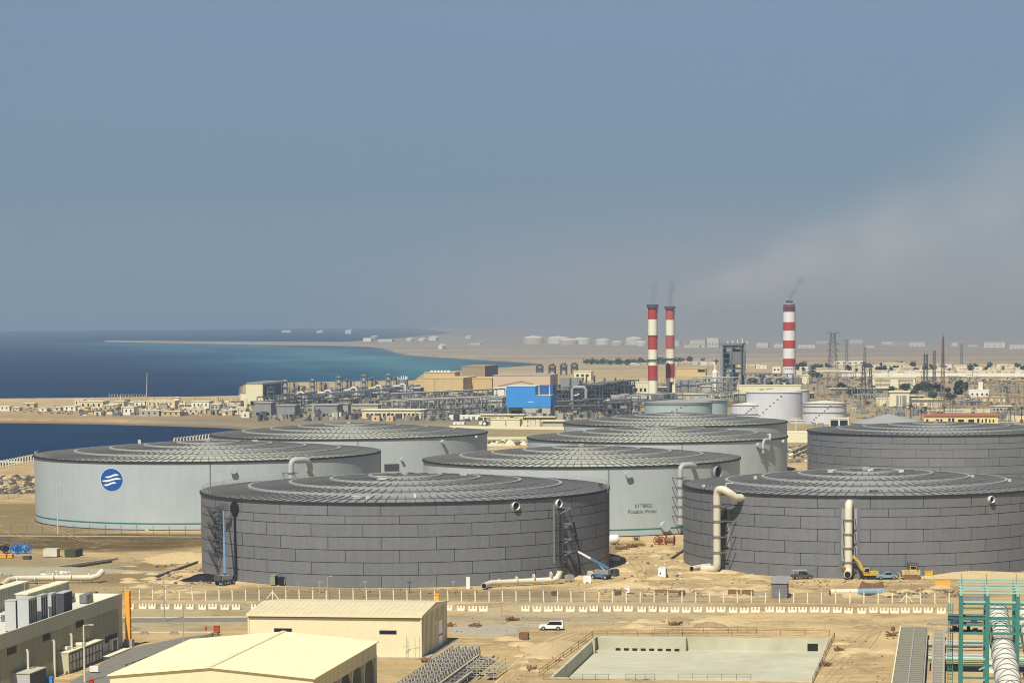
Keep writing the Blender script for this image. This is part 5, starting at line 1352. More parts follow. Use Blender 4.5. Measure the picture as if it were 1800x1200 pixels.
# the desert town: many small flat houses
rnd=random.Random(21); TM=[(m_town,'cream'),(m_townwhite,'white'),(m_towntan,'tan'),(m_town,'cream')]
def town(x0,x1,y,n,wr,hr,where):
    for i in range(n):
        x=x0+(x1-x0)*(i+rnd.random()*.7)/n; w=rnd.uniform(*wr); h=rnd.uniform(*hr); m,cn=rnd.choice(TM)
        nw=rnd.choice((1,2,3)); size='long' if w>sum(wr)/2 else 'short'
        house('town_house','%s %s flat-roofed town house %s'%(size,cn,where),'house',x,y+rnd.uniform(-.6,.6),w,h,rnd.uniform(8,14),m,m_palecream if cn!='white' else m_townwhite,wins(nw,.35,.7,f=.35),winm=m_beigedark,over=.1,group='houses of the desert town')
town(1395,1830,658,24,(14,30),(5,8),'just behind the long town wall')
town(1410,1830,651,22,(12,26),(4,7),'in the second row of the town')
town(1450,1830,645.5,20,(10,22),(3,5.5),'in the back row of the town')
town(1185,1255,641,10,(8,14),(4,6),'beyond the yellow shed')
town(1100,1135,641,4,(8,14),(2,4),'left of the twin chimneys')
town(1305,1345,648,4,(12,20),(5,8),'right of the boiler house')
a,b=P(1480,661),P(1850,661.5); q=MB(); q.box(0,0,0,(b-a).length,.6,3.2); single('boundary_wall','long pale town wall crossing the plain','wall',q,m_townwhite,a,math.atan2((b-a).y,(b-a).x))
house('town_hall','large cream-roofed hall rising above the town','building',1571,648,40,9,20,m_town,m_palecream,wins(5,.3,.6)); house('town_hall','long white hall in the back of the town','building',1494,640,56,5,20,m_townwhite,m_townwhite,wins(5,.3,.6))
r=house('town_hall','cream house with a small tower at the left of the town','building',1365,655,14,10,14,m_townwhite,m_townwhite,wins(2,.4,.7))
# cars on the lots near the offices
def tiny_car(label,c,rz,m):
    r=thing('parked_car',label,'car',c,rz,'cars parked by the offices')
    q=MB(); q.extr([(-2.2,.35),(2.2,.35),(2.25,.9),(1.3,1.0),(.8,1.55),(-1.3,1.55),(-2.2,1.0)],-.9,.9); q.build('car_body',m,r)
    q=MB(); q.extr([(-1.9,1.0),(1.15,1.0),(.72,1.5),(-1.25,1.5)],-.92,.92); q.build('window',m_glass,r)
    q=MB()
    for x in (-1.4,1.4):
        for y in (-.85,.85): q.pipe([(x,y-.1,.35),(x,y+.1,.35)],.36,10)
    q.build('wheel',m_tyre,r); return r
for i,(x,y,m,lb) in enumerate(((1652,699,m_white,'white car left of the big dark tree'),(1660,702,m_darksteel,'dark car left of the big dark tree'),(1698,703,m_white,'white car below the big dark tree'),(1640,697,m_greysheet,'grey car between the lattice masts'),(1684,705,m_white,'white van-like car at the foot of the big dark tree'),(1702,706,m_darksteel,'dark car right of the white one under the tree'))):
    tiny_car(lb,P(x,y),YAW+.1*i,m)

# ---- far plain and skyline
farT=[(938,604.5,36,14,m_peach,'far pink-tinted storage tank, leftmost on the plain'),(982,604,40,13,m_townwhite,'far pale storage tank second from the left on the plain'),(1000,606,34,11,m_peach,'far pinkish storage tank in front of the second'),(1023,605,32,12,m_townwhite,'far white storage tank in the middle of the row'),(1060,606,26,11,m_townwhite,'far white storage tank right of the middle'),(1085,607,22,8,m_peach,'far small pinkish storage tank'),(1115,606,30,14,m_townwhite,'far storage tank left of the twin chimneys'),(1128,608,18,9,m_white,'far small white storage tank touching the left chimney')]
for (x,b,w,h,m,lb) in farT:
    c=P(x,b); k=c.y/FPX; R=w*k/2; H=h*k*.75
    r=thing('far_tank',lb,'storage tank',c+Vector((0,R,0)),0,'storage tanks far out on the plain')
    MB().lathe([(R,0),(R,H)],40).build('wall',m,r); MB().lathe([(R*1.01,H),(R*.7,H+h*k*.17),(.01,H+h*k*.28)],40).build('roof',m_townwhite,r)
sk=[(503,584.6,16,4,m_townwhite,'far white ship-like block at the left of the skyline'),(561,585,10,3,m_townwhite,'far small white block on the skyline'),(612,586.5,11,6,m_white,'far white dome-like block on the skyline'),(645,600,14,6,m_townwhite,'white shed at the root of the sand spit'),(677,600.5,24,4,m_townwhite,'long white shed on the sand spit'),(655,597,8,5,m_town,'cream shed on the sand spit'),
 (718,599,8,3,m_white,'small white shed on the far shore'),(740,599,9,3,m_white,'second small white shed on the far shore'),(760,598,12,5,m_townwhite,'white shed with a ridge on the far shore'),(774,613,7,5,m_white,'little white hut on the beach of the far bay'),(835,606,16,2.5,m_townwhite,'flat white strip shed on the plain'),(822,595,10,3,m_townwhite,'faint white shed behind the plain'),
 (1226,610,26,12,m_palecream,'pale cream cube building behind the boiler house'),(1253,610,20,16,m_townwhite,'taller white cube building left of the boiler house roof'),(1216,611,26,4,m_townwhite,'low white plinth building on the plain'),(1340,611,20,8,m_townwhite,'white stepped block right of the boiler house'),(1372,611,22,7,m_townwhite,'white block left of the thick chimney'),(1418,612,30,6,m_townwhite,'white block right of the thick chimney'),
 (1505,604,22,7,m_townwhite,'faint white hall right of the wide pylon'),(1560,606,20,5,m_townwhite,'faint white hall in mid skyline'),(1585,608,34,9,m_towngrey,'wide grey hall on the skyline'),(1612,609,26,7,m_townwhite,'white hall right of the wide grey hall'),(1678,608,12,3,m_white,'small white hall right of the tall mast'),(1748,611,36,9,m_townwhite,'large white hall near the right edge of the skyline'),(1788,613,26,6,m_townwhite,'white hall at the right edge of the skyline'),(1710,609,16,3,m_white,'flat white shed on the right skyline'),
 (1185,608,18,8,m_townwhite,'faint white hall right of the twin chimneys'),(1300,606,14,4,m_townwhite,'faint hall behind the boiler house roof'),(1445,604,20,4,m_townwhite,'faint hall left of the wide pylon'),(1530,611,14,3,m_townwhite,'tiny white shed below the faint halls')]
for (x,b,w,h,m,lb) in sk: house('far_shed',lb,'building',x,b,w,h,40,m,m,wins(3,.2,.5,f=.5) if w>14 else (),winm=m_towngrey,over=.5,roof='gable_end' if w<13 else 'flat',ridge=4)
# far sea traffic, a thin line of dunes and a dark strip of scrub
for (x,y,w,lb) in ((1450,612,0,''),): pass
q=MB(); rnd=random.Random(33)
for _ in range(420):
    p=P(rnd.uniform(1040,1190),rnd.uniform(634,640)); s=rnd.uniform(1.0,2.6); q.rock((p.x,p.y,s*.3),s,rnd,.8)
tag(q.build('scrub',m_crown),'dark scrub line on the plain behind the dark plant','scrub',kind='stuff')
q=MB()
for _ in range(240):
    p=P(rnd.uniform(1400,1830),rnd.uniform(664,676)); s=rnd.uniform(.6,1.6); q.rock((p.x,p.y,s*.3),s,rnd,.8)
tag(q.build('scrub',m_crown),'scattered scrub on the dusty ground behind the substation','scrub',kind='stuff')
q=MB()
for _ in range(170):
    p=P(rnd.uniform(1400,1800),rnd.uniform(682,745)); s=rnd.uniform(.5,1.4); q.cbox(p.x,p.y,0,s,s*rnd.uniform(.5,2),s*rnd.uniform(.5,2.5),rnd.uniform(0,3))
tag(q.build('scrap',[m_midsteel]),'small grey yard clutter among the gantries','scrap',kind='stuff')
q=MB()
for _ in range(1500):
    p=P(rnd.uniform(455,1130),rnd.uniform(684,740)); s=rnd.uniform(.6,2.2); q.mi=rnd.randrange(4); q.cbox(p.x,p.y,0,s*rnd.uniform(.6,2),s*rnd.uniform(.5,2),s*rnd.uniform(.6,2.5),rnd.uniform(0,3))
tag(q.build('plant_clutter',[m_midsteel,m_darksteel,m_darksteel,m_towngrey]),'small pumps valves and boxes scattered through the plant','plant clutter',kind='stuff')

q=MB()
for _ in range(900):
    p=P(rnd.uniform(1090,1310),rnd.uniform(676,716)) if rnd.random()<.45 else P(rnd.uniform(1400,1830),rnd.uniform(664,744)); q.mi=rnd.randrange(4)
    if rnd.random()<.4: q.beam(p,p+Vector((0,0,rnd.uniform(2.5,9))),.22)
    elif rnd.random()<.5: q.cbox(p.x,p.y,0,rnd.uniform(1,5),rnd.uniform(1,3),rnd.uniform(.6,3),rnd.uniform(-.3,.1))
    else: a=Vector((rnd.uniform(4,16),rnd.uniform(-1,1),0)); z=Vector((0,0,rnd.uniform(.6,4))); q.beam(p+z,p+a+z,.35)
tag(q.build('plant_clutter',[m_midsteel,m_darksteel,m_beigedark,m_rust]),'posts pipes and boxes crowding the power plant and substation ground','plant clutter',kind='stuff')
for i in range(46):
    x=rnd.uniform(1400,1800); y=rnd.uniform(668,742); h=rnd.uniform(10,26); c=P(x,y); k=c.y/FPX
    q=MB(); q.beam((0,0,0),(0,0,h*k),.3); q.beam((-1.6,0,h*k*.96),(1.6,0,h*k*.96),.18)
    if i%2: q.beam((-1.1,0,h*k*.8),(1.1,0,h*k*.8),.16)
    single('utility_pole','thin utility pole with crossarms among the substation gantries','pole',q,[m_midsteel,m_steel,m_rust][i%3],c,YAW+rnd.uniform(-.4,.4),'utility poles of the substation')
for i,(x,y,w,h) in enumerate(((1250,671,30,10),(1205,678,26,9),(1165,690,20,9),(1125,702,22,9),(1440,716,24,8),(1530,700,30,8),(1610,704,26,8),(1660,698,20,7),(1760,722,36,8),(1710,712,30,7),(1420,700,18,9),(1480,686,30,7))):
    house('plant_shed',['beige shed left of the silver vessel','low grey shed in front of the yellow shed','small dark shed between the twin chimneys and control room','flat shed below the control room','pale shed behind the banded white tank','long dusty shed among the gantries','low shed behind the tall cream bay','low shed at the foot of the red mast','long low shed in front of the white house','low shed left of the white house yard','beige shed below the small yellow shed','long shed under the far gantries'][i],'shed',x,y,w,h,12,[m_beige,m_greysheet,m_darksteel,m_midsteel][i%4],[m_palecream,m_greysheet][i%2],wins(max(2,w//7),.1,.55,f=.55),winm=m_dark,over=.6)
rubble('rubble','rusty and pale odds and ends lying about the yard between the dark tanks',1076,1204,958,1040,130,.12,.5,[m_rust,m_darkrock,m_offwhite,m_rock],51)
rubble('rubble','small spoil lumps before the right dark tank',1280,1640,1012,1036,150,.1,.4,[m_rust,m_darkrock,m_rock,m_sandheap],52)
rubble('rubble','spoil lumps along the left foot of the front dark tank',270,372,985,1026,110,.15,.6,[m_darkrock,m_rock,m_rust],53)

# ================================================================ things in the tank yard
def wheel_at(parent, p, r, w, axis, name='wheel'):
    a = Vector(axis).normalized()*w/2; p = Vector(p)
    q = MB(); q.pipe([p-a, p+a], r, 14); q.mi = 1; q.pipe([p-a*1.06, p+a*1.06], r*.5, 10)
    return q.build(name, [m_tyre, m_steel], parent)
def boom_lift(label, base, heading, tip, pivot_back=1.2):
    r = thing('boom_lift', label, 'boom lift', base)
    h = Vector((math.cos(heading), math.sin(heading), 0)); s = Vector((-h.y, h.x, 0))
    q = MB(); q.beam(h*-2.0+Vector((0,0,.85)), h*2.0+Vector((0,0,.85)), 2.0, .7); q.build('chassis', m_liftblue, r)
    for a in (-1.55, 1.55):
        for b in (-1.15, 1.15): wheel_at(r, h*a+s*b+Vector((0,0,.55)), .58, .42, s)
    q = MB(); q.beam(h*-2.3+Vector((0,0,1.75)), h*1.3+Vector((0,0,1.75)), 2.1, 1.0); q.build('turntable', m_greysheet, r)
    q = MB(); q.beam(h*-2.9+Vector((0,0,1.8)), h*-2.31+Vector((0,0,1.8)), 1.9, 1.1); q.build('counterweight', m_darksteel, r)
    piv = h*-pivot_back + Vector((0,0,2.6)); tp = Vector(tip) - Vector(base); d = tp - piv; L = d.length
    m_ = piv + d*.55
    q = MB(); q.beam(piv, m_, .5, .55); q.build('boom', m_liftblue, r)
    q = MB(); q.beam(m_-d*.05, piv+d*.96, .34, .4); q.build('boom_extension', m_white if L < 14 else m_liftblue, r)
    q = MB(); q.beam(piv+d*.15-Vector((0,0,.9)), piv+d*.3-Vector((0,0,.25)), .3); q.beam(piv-Vector((0,0,.9)), piv+d*.15-Vector((0,0,.9)),.4); q.build('lift_cylinder', m_steel, r)
    q = MB(); c = tp
    for z in (0,.55,1.1):
        for a,b in (((-1,-.5),(1,-.5)),((1,-.5),(1,.5)),((1,.5),(-1,.5)),((-1,.5),(-1,-.5))): q.beam(c+s*a[0]*1.1+h*a[1]*1.1+Vector((0,0,z)), c+s*b[0]*1.1+h*b[1]*1.1+Vector((0,0,z)), .09)
    for a,b in ((-1,-.5),(1,-.5),(1,.5),(-1,.5)): q.beam(c+s*a*1.1+h*b*1.1, c+s*a*1.1+h*b*1.1+Vector((0,0,1.1)), .09)
    q.beam(c-s*1.1+Vector((0,0,.0)), c+s*1.1, 1.1, .1); q.build('basket', m_darksteel, r)
    return r
t1 = tA.c + tA.pt(tA.phi(409), tA.R+2.6, tA.zof(409, 892))
boom_lift('blue boom lift raised steeply to the rim at the left side of the dark tank', P(396,1027), 1.0, t1, .2)
t2 = tA.c + tA.pt(tA.phi(999), tA.R+2.4, tA.zof(999, 966))
boom_lift('blue boom lift with its boom slanting up-left at the right side of the dark tank', P(1056,1017), 2.75, t2, 2.0)
# machines by tank B
def excavator(label, base, rz, m):
    r = thing('excavator', label, 'excavator', base, rz)
    for y in (-1.2, 1.2):
        q = MB(); q.extr([(-2.1,.25),(-1.7,0),(1.7,0),(2.1,.25),(2.1,.65),(1.7,.9),(-1.7,.9),(-2.1,.65)], y-.3, y+.3); q.build('track', m_tyre, r)
    q = MB(); q.extr([(-2.4,1.05),(1.5,1.05),(1.5,1.7),(.2,2.1),(-2.4,2.1)], -1.3, 1.3); q.build('engine_house', m, r)
    cb = MB(); cb.extr([(.0,1.5),(1.55,1.5),(1.6,2.3),(1.2,3.1),(.1,3.1)], .3, 1.3); cab = cb.build('cab', m, r)
    q = MB(); q.extr([(.2,2.0),(1.5,2.0),(1.48,2.3),(1.15,2.95),(.2,2.95)], .28, 1.32); q.build('window', m_glass, cab)
    q = MB(); q.beam((1.2,-.3,1.7),(2.6,-.3,4.6),.55,.75); q.beam((2.6,-.3,4.6),(4.1,-.3,6.0),.5,.65); q.build('boom', m, r)
    q = MB(); q.beam((4.1,-.3,6.1),(6.7,-.3,3.2),.4,.6); st = q.build('stick', m, r)
    q = MB(); q.extr([(6.4,3.3),(7.1,3.0),(7.0,2.2),(6.2,1.9),(5.9,2.4)], -.8, .2); q.build('bucket', m_rust, r)
    q = MB(); q.beam((1.9,-.3,2.2),(3.0,-.3,4.0),.22); q.beam((3.2,-.3,5.6),(4.4,-.3,6.6),.2); q.build('cylinder', m_steel, r)
    return r
excavator('yellow excavator with bent boom before the middle pipe of the right dark tank', P(1527,1017), math.pi+.1, m_yellow).scale = (.88,)*3
def dozer(label, base, rz, m, sc=1.0):
    r = thing('bulldozer', label, 'bulldozer', base, rz); r.scale = (sc,)*3
    for y in (-1.1, 1.1):
        q = MB(); q.extr([(-2.0,.3),(-1.5,0),(1.5,0),(2.0,.3),(2.0,.8),(1.5,1.1),(-1.5,1.1),(-2.0,.8)], y-.3, y+.3); q.build('track', m_rust, r)
    q = MB(); q.extr([(-2.2,.9),(2.0,.9),(2.0,2.0),(.4,2.1),(-2.2,2.1)], -.78, .78); q.build('dozer_body', m, r)
    q = MB(); q.extr([(-1.4,2.1),(.2,2.1),(.1,3.2),(-1.3,3.2)], -.7, .7); cab = q.build('cab', m, r)
    q = MB(); q.extr([(-1.2,2.3),(.05,2.3),(-.02,3.0),(-1.15,3.0)], -.73, .73); q.build('window', m_dark, cab)
    q = MB()
    for x in (-1.6,.5):
        for y in (-.9,.9): q.beam((x,y,2),(x,y,3.6),.13)
    q.box(-1.75,-1,3.6,.65,1,3.72); q.build('canopy', m_darksteel, r)
    q = MB(); q.extr([(2.6,.1),(2.85,.1),(2.75,.7),(2.95,1.4),(2.7,1.4),(2.5,.7)], -1.7, 1.7); q.beam((1.8,-1.5,.6),(2.6,-1.5,.6),.2); q.beam((1.8,1.5,.6),(2.6,1.5,.6),.2); q.build('blade', m, r)
    return r
dozer('dusty yellow bulldozer with a canopy, parked right of the yellow excavator', P(1600,1017), math.pi, m_paleyellow, 1.02)
dozer('small yellow and black machine left of the red cable reels', P(1121,959), .3, m_paleyellow, .7)
q = MB(); q.cbox(0,0,.35,3.4,1.8,1.2); q.cbox(0,0,1.553,3.5,1.9,.15); q.cbox(-1.2,0,0,.5,1.5,.35); q.cbox(1.2,0,0,.5,1.5,.35); single('generator','bright yellow generator set at the tail of the bulldozer','generator',q,m_yellow,P(1627,1014.5),YAW)
def pickup(label, base, rz, m, canopy=None, group=None):
    r = thing('pickup_truck', label, 'pickup', base, rz, group)
    q = MB(); q.extr([(-2.5,.45),(2.5,.45),(2.55,.95),(1.5,1.1),(.9,1.75),(-.5,1.75),(-.6,1.1),(-2.5,1.1)], -.92, .92); q.build('truck_body', m, r)
    q = MB(); q.extr([(-.42,1.15),(1.3,1.15),(.85,1.66),(-.4,1.66)], -.94, .94); q.build('window', m_glass, r)
    for x in (-1.5,1.6):
        for y in (-.85,.85): wheel_at(r,(x,y,.4),.4,.26,(0,1,0))
    if canopy: q = MB(); q.box(-2.4,-.95,2.0,1.0,.95,2.15); [q.beam((x,y,1.1),(x,y,2.0),.09) for x in (-2.3,.9) for y in (-.85,.85)]; q.build('canopy', canopy, r)
    return r
pickup('black pickup with a pale canopy left of the middle pipe of the right dark tank', P(1410,1017), .1, m_darksteel, m_steel)
pickup('grey-blue pickup between excavator and bulldozer', P(1558,1017.5), .05, m_skyblue)
# pale parts, benches and frames along the foot of tank B
for i,(x0,x1,y,h,m,lb) in enumerate(((1424,1462,1014,1.6,m_offwhite,'long pale patterned crate at the foot of the right dark tank'),(1505,1545,1009,1.2,m_steel,'pale steel frames behind the yellow excavator'),(1545,1585,1006,1.6,m_steel,'pale frame stack behind the bulldozer'),(1330,1350,1004,.8,m_rust,'low brown timber stack left of the small elbow pipe'))):
    a,b=P(x0,y),P(x1,y); L=(b-a).length; q=MB(); q.box(0,0,.15,L,1.4,h)
    for j in range(7): q.beam((L*j/6,-.06,0),(L*j/6,-.06,h+.2),.16)
    q.box(-.1,-.1,h+.003,L+.1,1.5,h+.12); single('crate_stack',lb,'crate stack',q,m,a,YAW)
c=P(1466,1010); q=MB(); q.pipe([(0,0,1.5),(.3,0,2.2),(.9,0,2.5)],.75,12,radii=[.9,.8,.6]); q.cbox(0,0,0,1.0,1.0,1.0); single('valve','white valve body left of the pipe mouth','valve',q,m_white,c)
c=P(1376,1006); q=MB(); q.pipe([(-1.1,0,0),(-1.1,0,1.2),(-.7,0,2.0),(.1,0,2.3),(.9,0,1.8),(1.1,-.3,.9)],.62,14); single('elbow_pipe','small cream elbow pipe at the foot of the right dark tank','pipe',q,m_pipe,c,YAW)
q=MB(); q.beam((0,0,0),(0,0,1.8),.25); q.box(-1.3,-.8,1.8,1.3,.8,2.0); single('work_table','small pale-topped stand at the foot of the right dark tank','stand',q,m_steel,P(1331,1002),YAW)
rubble('rubble','broken stones under the pale-topped stand',1318,1352,1002,1007,50,.2,.6,[m_rock,m_rust],14)
# pipe lengths
def ground_pipe(label, pts, r, m, mouth=True, flanges=0):
    w=[P(x,y)+Vector((0,0,z)) for x,y,z in pts]; o=w[0].copy(); o.z=0
    t=thing('laid_pipe',label,'pipe',o)
    q=MB(); q.pipe([p-o for p in w],r,14); p=q.build('pipe_body',m,t)
    for k in range(flanges):
        a,b=w[1]-o,w[-2]-o; c=a+(b-a)*(k+.5)/flanges; d=(b-a).normalized()*.12; q=MB(); q.pipe([c-d,c+d],r*1.13,14); q.build('flange',m,t)
    if mouth:
        d=(w[0]-w[1]).normalized(); q=MB(); q.pipe([w[0]-o,w[0]-o+d*.04],r*.85,14); q.build('pipe_mouth',m_dark,t)
    return t
ground_pipe('long cream pipe with an upturned end lying before the front dark tank',[(851,1036,.9),(862,1031.5,.95),(968,1026,.95),(979,1026,1.3),(983.5,1025.5,2.4),(984,1025.5,3.0)],.68,m_pipe,flanges=4)
ground_pipe('long cream pipe with a raised elbow lying behind the grey roof at left',[(3,1034,.6),(14,1027,1.0),(28,1025,1.2),(160,1024,1.2),(172,1023.5,1.6),(180,1022,2.5)],.72,m_pipe,flanges=5)
ground_pipe('cream pipe length, dark-mouthed, left of the right tank riser',[(1216,1005,.8),(1238,1001,.8)],.7,m_offwhite)
ground_pipe('grey-green pipe length joining the foot of the right tank riser',[(1240,1001,.8),(1258,1000,.85)],.72,m_beige)
ground_pipe('cream half of the big pipe lying by the fence',[(1459,1047,.75),(1507,1046,.75)],.78,m_pipe,True)
ground_pipe('pale blue half of the big pipe lying by the fence',[(1507.3,1046,.75),(1554,1045,.75)],.79,m_skyblue,True)
q=MB(); q.extr([(-2.9,0),(2.9,0),(2.4,1.6),(1.2,1.2),(0,1.1),(-1.2,1.25),(-2.2,1.7)],-1.2,1.2); single('spoil_skip','brown tarpaulined skip below the yellow excavator','skip',q,m_rust,P(1532,1034),YAW)
# skips, crates, cabins
def skip(label,px,py,w,h,m,rz=YAW,d=1.8,name='skip'):
    c=P(px,py); k=c.y/FPX; W,H=w*k,h*k; q=MB(); t=.12
    q.box(-W/2,0,.1,W/2,d,.25); q.box(-W/2,0,.253,W/2,t,H); q.box(-W/2,d-t,.253,W/2,d,H); q.box(-W/2,t+.002,.253,-W/2+t,d-t-.002,H); q.box(W/2-t,t+.002,.253,W/2,d-t-.002,H)
    for j in range(4): q.box(-W/2+W*j/3-.06,-.08,.05,-W/2+W*j/3+.06,-.003,H+.05)
    return single(name,label,'skip',q,m,c,rz)
skip('orange-brown open skip, left of two by the fence',1290,1048,20,11,m_rust); skip('orange-brown open skip, right of two by the fence',1314,1048,19,11,m_rust); skip('orange open skip on the sand below the right dark tank',1657,1031,25,10,m_orange)
for (x,y,w,h,m,lb) in ((974,1046,9,7,m_darkrock,'dark crate by the fence left of the white cabinet'),(1085,1046,9,8,m_darkrock,'dark crate just left of the white cabinet'),(1198,1047,10,9,m_darkrock,'dark crate right of the white cabinet'),(1337,1048,13,7,m_steel,'pale pallet cage right of the two brown skips'),(920,1124,15,12,m_rust,'dark rusty bin on the sand near the white car'),(46,983,12,6,m_darkrock,'black low bin below the blue cable reels')):
    skip(lb,x,y,w,h,m,name='crate')
def cabin(label,px,py,w,h,d,m,side=None,rz=YAW,name='site_cabin',cat='cabin',door=True):
    c=P(px,py); k=c.y/FPX; W,H=w*k,h*k; r=thing(name,label,cat,c,rz)
    q=MB(); q.box(-W/2,0,.2,W/2,d,H); q.build('cabin_body',m,r)
    q=MB(); q.box(-W/2-.05,-.05,H+.003,W/2+.05,d+.05,H+.12); q.build('roof',m,r)
    if side: q=MB(); q.box(W/2+.003,d*.1,H*.15,W/2+.05,d*.9,H*.9); q.build('side_panel',side,r)
    if door: q=MB(); q.box(-W*.3,-.05,H*.4,-W*.15,-.003,H*.6); q.build('hatch',m_dark,r)
    q=MB(); q.box(-W/2+.2,.2,0,W/2-.2,.5,.2); q.box(-W/2+.2,d-.5,0,W/2-.2,d-.2,.2); q.build('skid',m_darksteel,r)
    return r
cabin('white box generator with a dark side, alone on the sand between the dark tanks',1163.5,1015.5,13,17,3.6,m_carwhite,m_steel)
cabin('white site container left of the dark green container',88,979,25,14,2.6,m_offwhite,door=False); cabin('dark green container right of the white container',123,979,20,12,6.0,mat('dark_green_paint',(.06,.07,.03),.6,.1,.4),m_dark,door=False)
cabin('white cabinet standing behind the fence',1103.5,1043,6.5,12,1.0,m_carwhite); cabin('green-grey generator container at the foot of the front dark tank',479,1029,9,17,3.0,mat('grey_green_paint',(.25,.29,.17),.6,.1,.4),m_dark,door=False)
cabin('black cabinet with a white post beside the green-grey generator',494,1029,10,14,2.0,m_dark,m_white,door=False)
q=MB(); q.cbox(0,0,0,.9,.5,2.6); q.cbox(0,0,2.603,1.0,.6,.1); single('white_post','white upright cabinet at the foot of the front dark tank','cabinet',q,m_white,P(823,1034),YAW)
c=P(1370,1051); k=c.y/FPX; r=thing('open_shed','grey site shed with one open side behind the fence','shed',c,YAW)
q=MB(); q.box(-1.6,0,0,1.7,.15,3.2); q.box(-1.6,5.2,0,1.7,5.35,4.2); q.box(-1.75,.153,0,-1.6,5.2,3.4); q.build('wall',m_midsteel,r)
q=MB(); q.add([(-1.8,-.2,3.25),(1.9,-.2,3.25),(1.9,5.6,4.3),(-1.8,5.6,4.3),(-1.8,-.2,3.37),(1.9,-.2,3.37),(1.9,5.6,4.42),(-1.8,5.6,4.42)],[(0,3,2,1),(4,5,6,7),(0,1,5,4),(1,2,6,5),(2,3,7,6),(3,0,4,7)]); q.build('roof',m_greysheet,r)
q=MB(); [q.beam((1.62,y,0),(1.62,y,3.2+y*.18),.16) for y in (.3,1.9,3.5,5.1)]; q.beam((1.62,.3,1.4),(1.62,5.1,1.6),.12); q.build('post',m_steel,r)
# cable reels
def reel(label,c,rad,w,rz,m,mc):
    r=thing('cable_reel',label,'cable reel',c,rz)
    for y in (-w/2,w/2):
        q=MB(); ring=[(rad*math.cos(a*.3142),rad*math.sin(a*.3142)) for a in range(20)]
        for i in range(20):
            a,b=ring[i],ring[(i+1)%20]; q.beam((a[0],y,rad+a[1]),(b[0],y,rad+b[1]),.16,.2)
            if i%4==0: q.beam((0,y,rad),(a[0],y,rad+a[1]),.14)
        q.build('flange',m,r)
    q=MB(); q.pipe([(0,-w/2,rad),(0,w/2,rad)],rad*.62,16); q.build('wound_cable',mc,r); return r
reel('left red cable reel on the sand between the tanks',P(1159,957),1.15,2.0,.5,m_red,m_rust); reel('right red cable reel, larger, on the sand between the tanks',P(1178,957.5),1.25,2.2,1.3,m_red,m_rust)
reel('blue cable reel, left of the pair by the road',P(30,973),1.4,2.2,.7,m_blue,m_bluedark); reel('blue cable reel, right of the pair by the road',P(46,972),1.3,1.8,.9,m_blue,m_skyblue)
reel('black cable drum at the left edge by the orange pallets',P(8,972),1.3,3.0,.6,m_darksteel,m_dark)
for i,(x,w) in enumerate(((6,12),(19,8))):
    c=P(x,980); q=MB(); [q.box(-w*.08,-.8,.12+.34*j,w*.08,.8,.36+.34*j) for j in range(3)]; single('pallet_stack',['orange pallet stack at the left edge','smaller orange pallet stack next to it'][i],'pallets',q,m_orange,c,YAW)
c=P(1080,957); r=thing('round_vessel','white round-ended vessel by the right side of the front dark tank','vessel',c); q=MB(); q.pipe([(-1.5,0,1.5),(-1.2,0,1.5),(.9,0,1.5),(1.4,0,1.5)],1.3,14,radii=[.4,1.3,1.3,.4]); q.build('vessel_body',m_white,r); q=MB(); q.cbox(-.8,0,0,.3,1.6,.6); q.cbox(.6,0,0,.3,1.6,.6); q.build('saddle',m_steel,r)
for i,(x,y,lb) in enumerate(((1094,965,'brown scaffold stack beside the tank shadow'),(1112,962,'second brown scaffold stack beside the tank shadow'),(1080,985,'white pump set in the tank shadow'))):
    q=MB(); rnd=random.Random(i+5)
    for j in range(12): q.beam((rnd.uniform(-2,2),rnd.uniform(-1,1),rnd.uniform(.1,.9)),(rnd.uniform(-2,2),rnd.uniform(-1,1),rnd.uniform(.1,1.2)),.2)
    q.cbox(0,0,0,2.6,1.4,.6); single('scaffold_stack' if i<2 else 'pump_set',lb,'stack' if i<2 else 'pump',q,m_rust if i<2 else m_white,P(x,y),.4*i)
for i,(x,y,lb) in enumerate(((1032,1024,'white compressor left of the blue lift with the slanting boom'),(1040,1015,'pale cabinet under the slanting boom'),(1001,1022,'grey drum at the end of the long cream pipe'),(1081,1012,'dark trailer wheel unit right of the blue lift'))):
    q=MB(); q.cbox(0,0,.3,1.9,1.2,1.1); q.cbox(0,0,1.403,1.6,1.0,.3); q.pipe([(-.6,-.7,.3),(-.6,.7,.3)],.32,10); q.pipe([(.6,-.7,.3),(.6,.7,.3)],.32,10); single('compressor',lb,'compressor',q,[m_white,m_offwhite,m_steel,m_darksteel][i],P(x,y),.3*i)
# heaps
def heap(label,px,py,wx,wy,h,m,seed,rz=YAW,name='sand_heap'):
    rnd=random.Random(seed); c=P(px,py); mb=MB(); n,mr=26,7; vs=[]
    for j in range(mr+1):
        t=j/mr
        for i in range(n):
            a=2*math.pi*i/n; kx=1+.18*math.sin(3*a+seed)+.1*math.sin(7*a+2*seed)
            vs.append((wx*t*kx*math.cos(a),wy*t*kx*math.sin(a),h*max(0,math.cos(t*math.pi/2)**1.3)*(1+rnd.uniform(-.12,.12)) - (.15 if j==mr else 0)))
    mb.add(vs,[(j*n+i,(j)*n+(i+1)%n,(j+1)*n+(i+1)%n,(j+1)*n+i)[::-1] for j in range(mr) for i in range(n)],True)
    o=mb.build(name,m); o.location=c; o.rotation_euler.z=rz; return tag(o,label,'heap')
heap('low sand heap at the left foot of the front dark tank',330,985,14,9,2.2,m_sandheap,1); heap('dark tarpaulin heap at the left foot of the front dark tank',360,1020,7,3.5,1.6,m_dark,2,name='tarpaulin_heap')
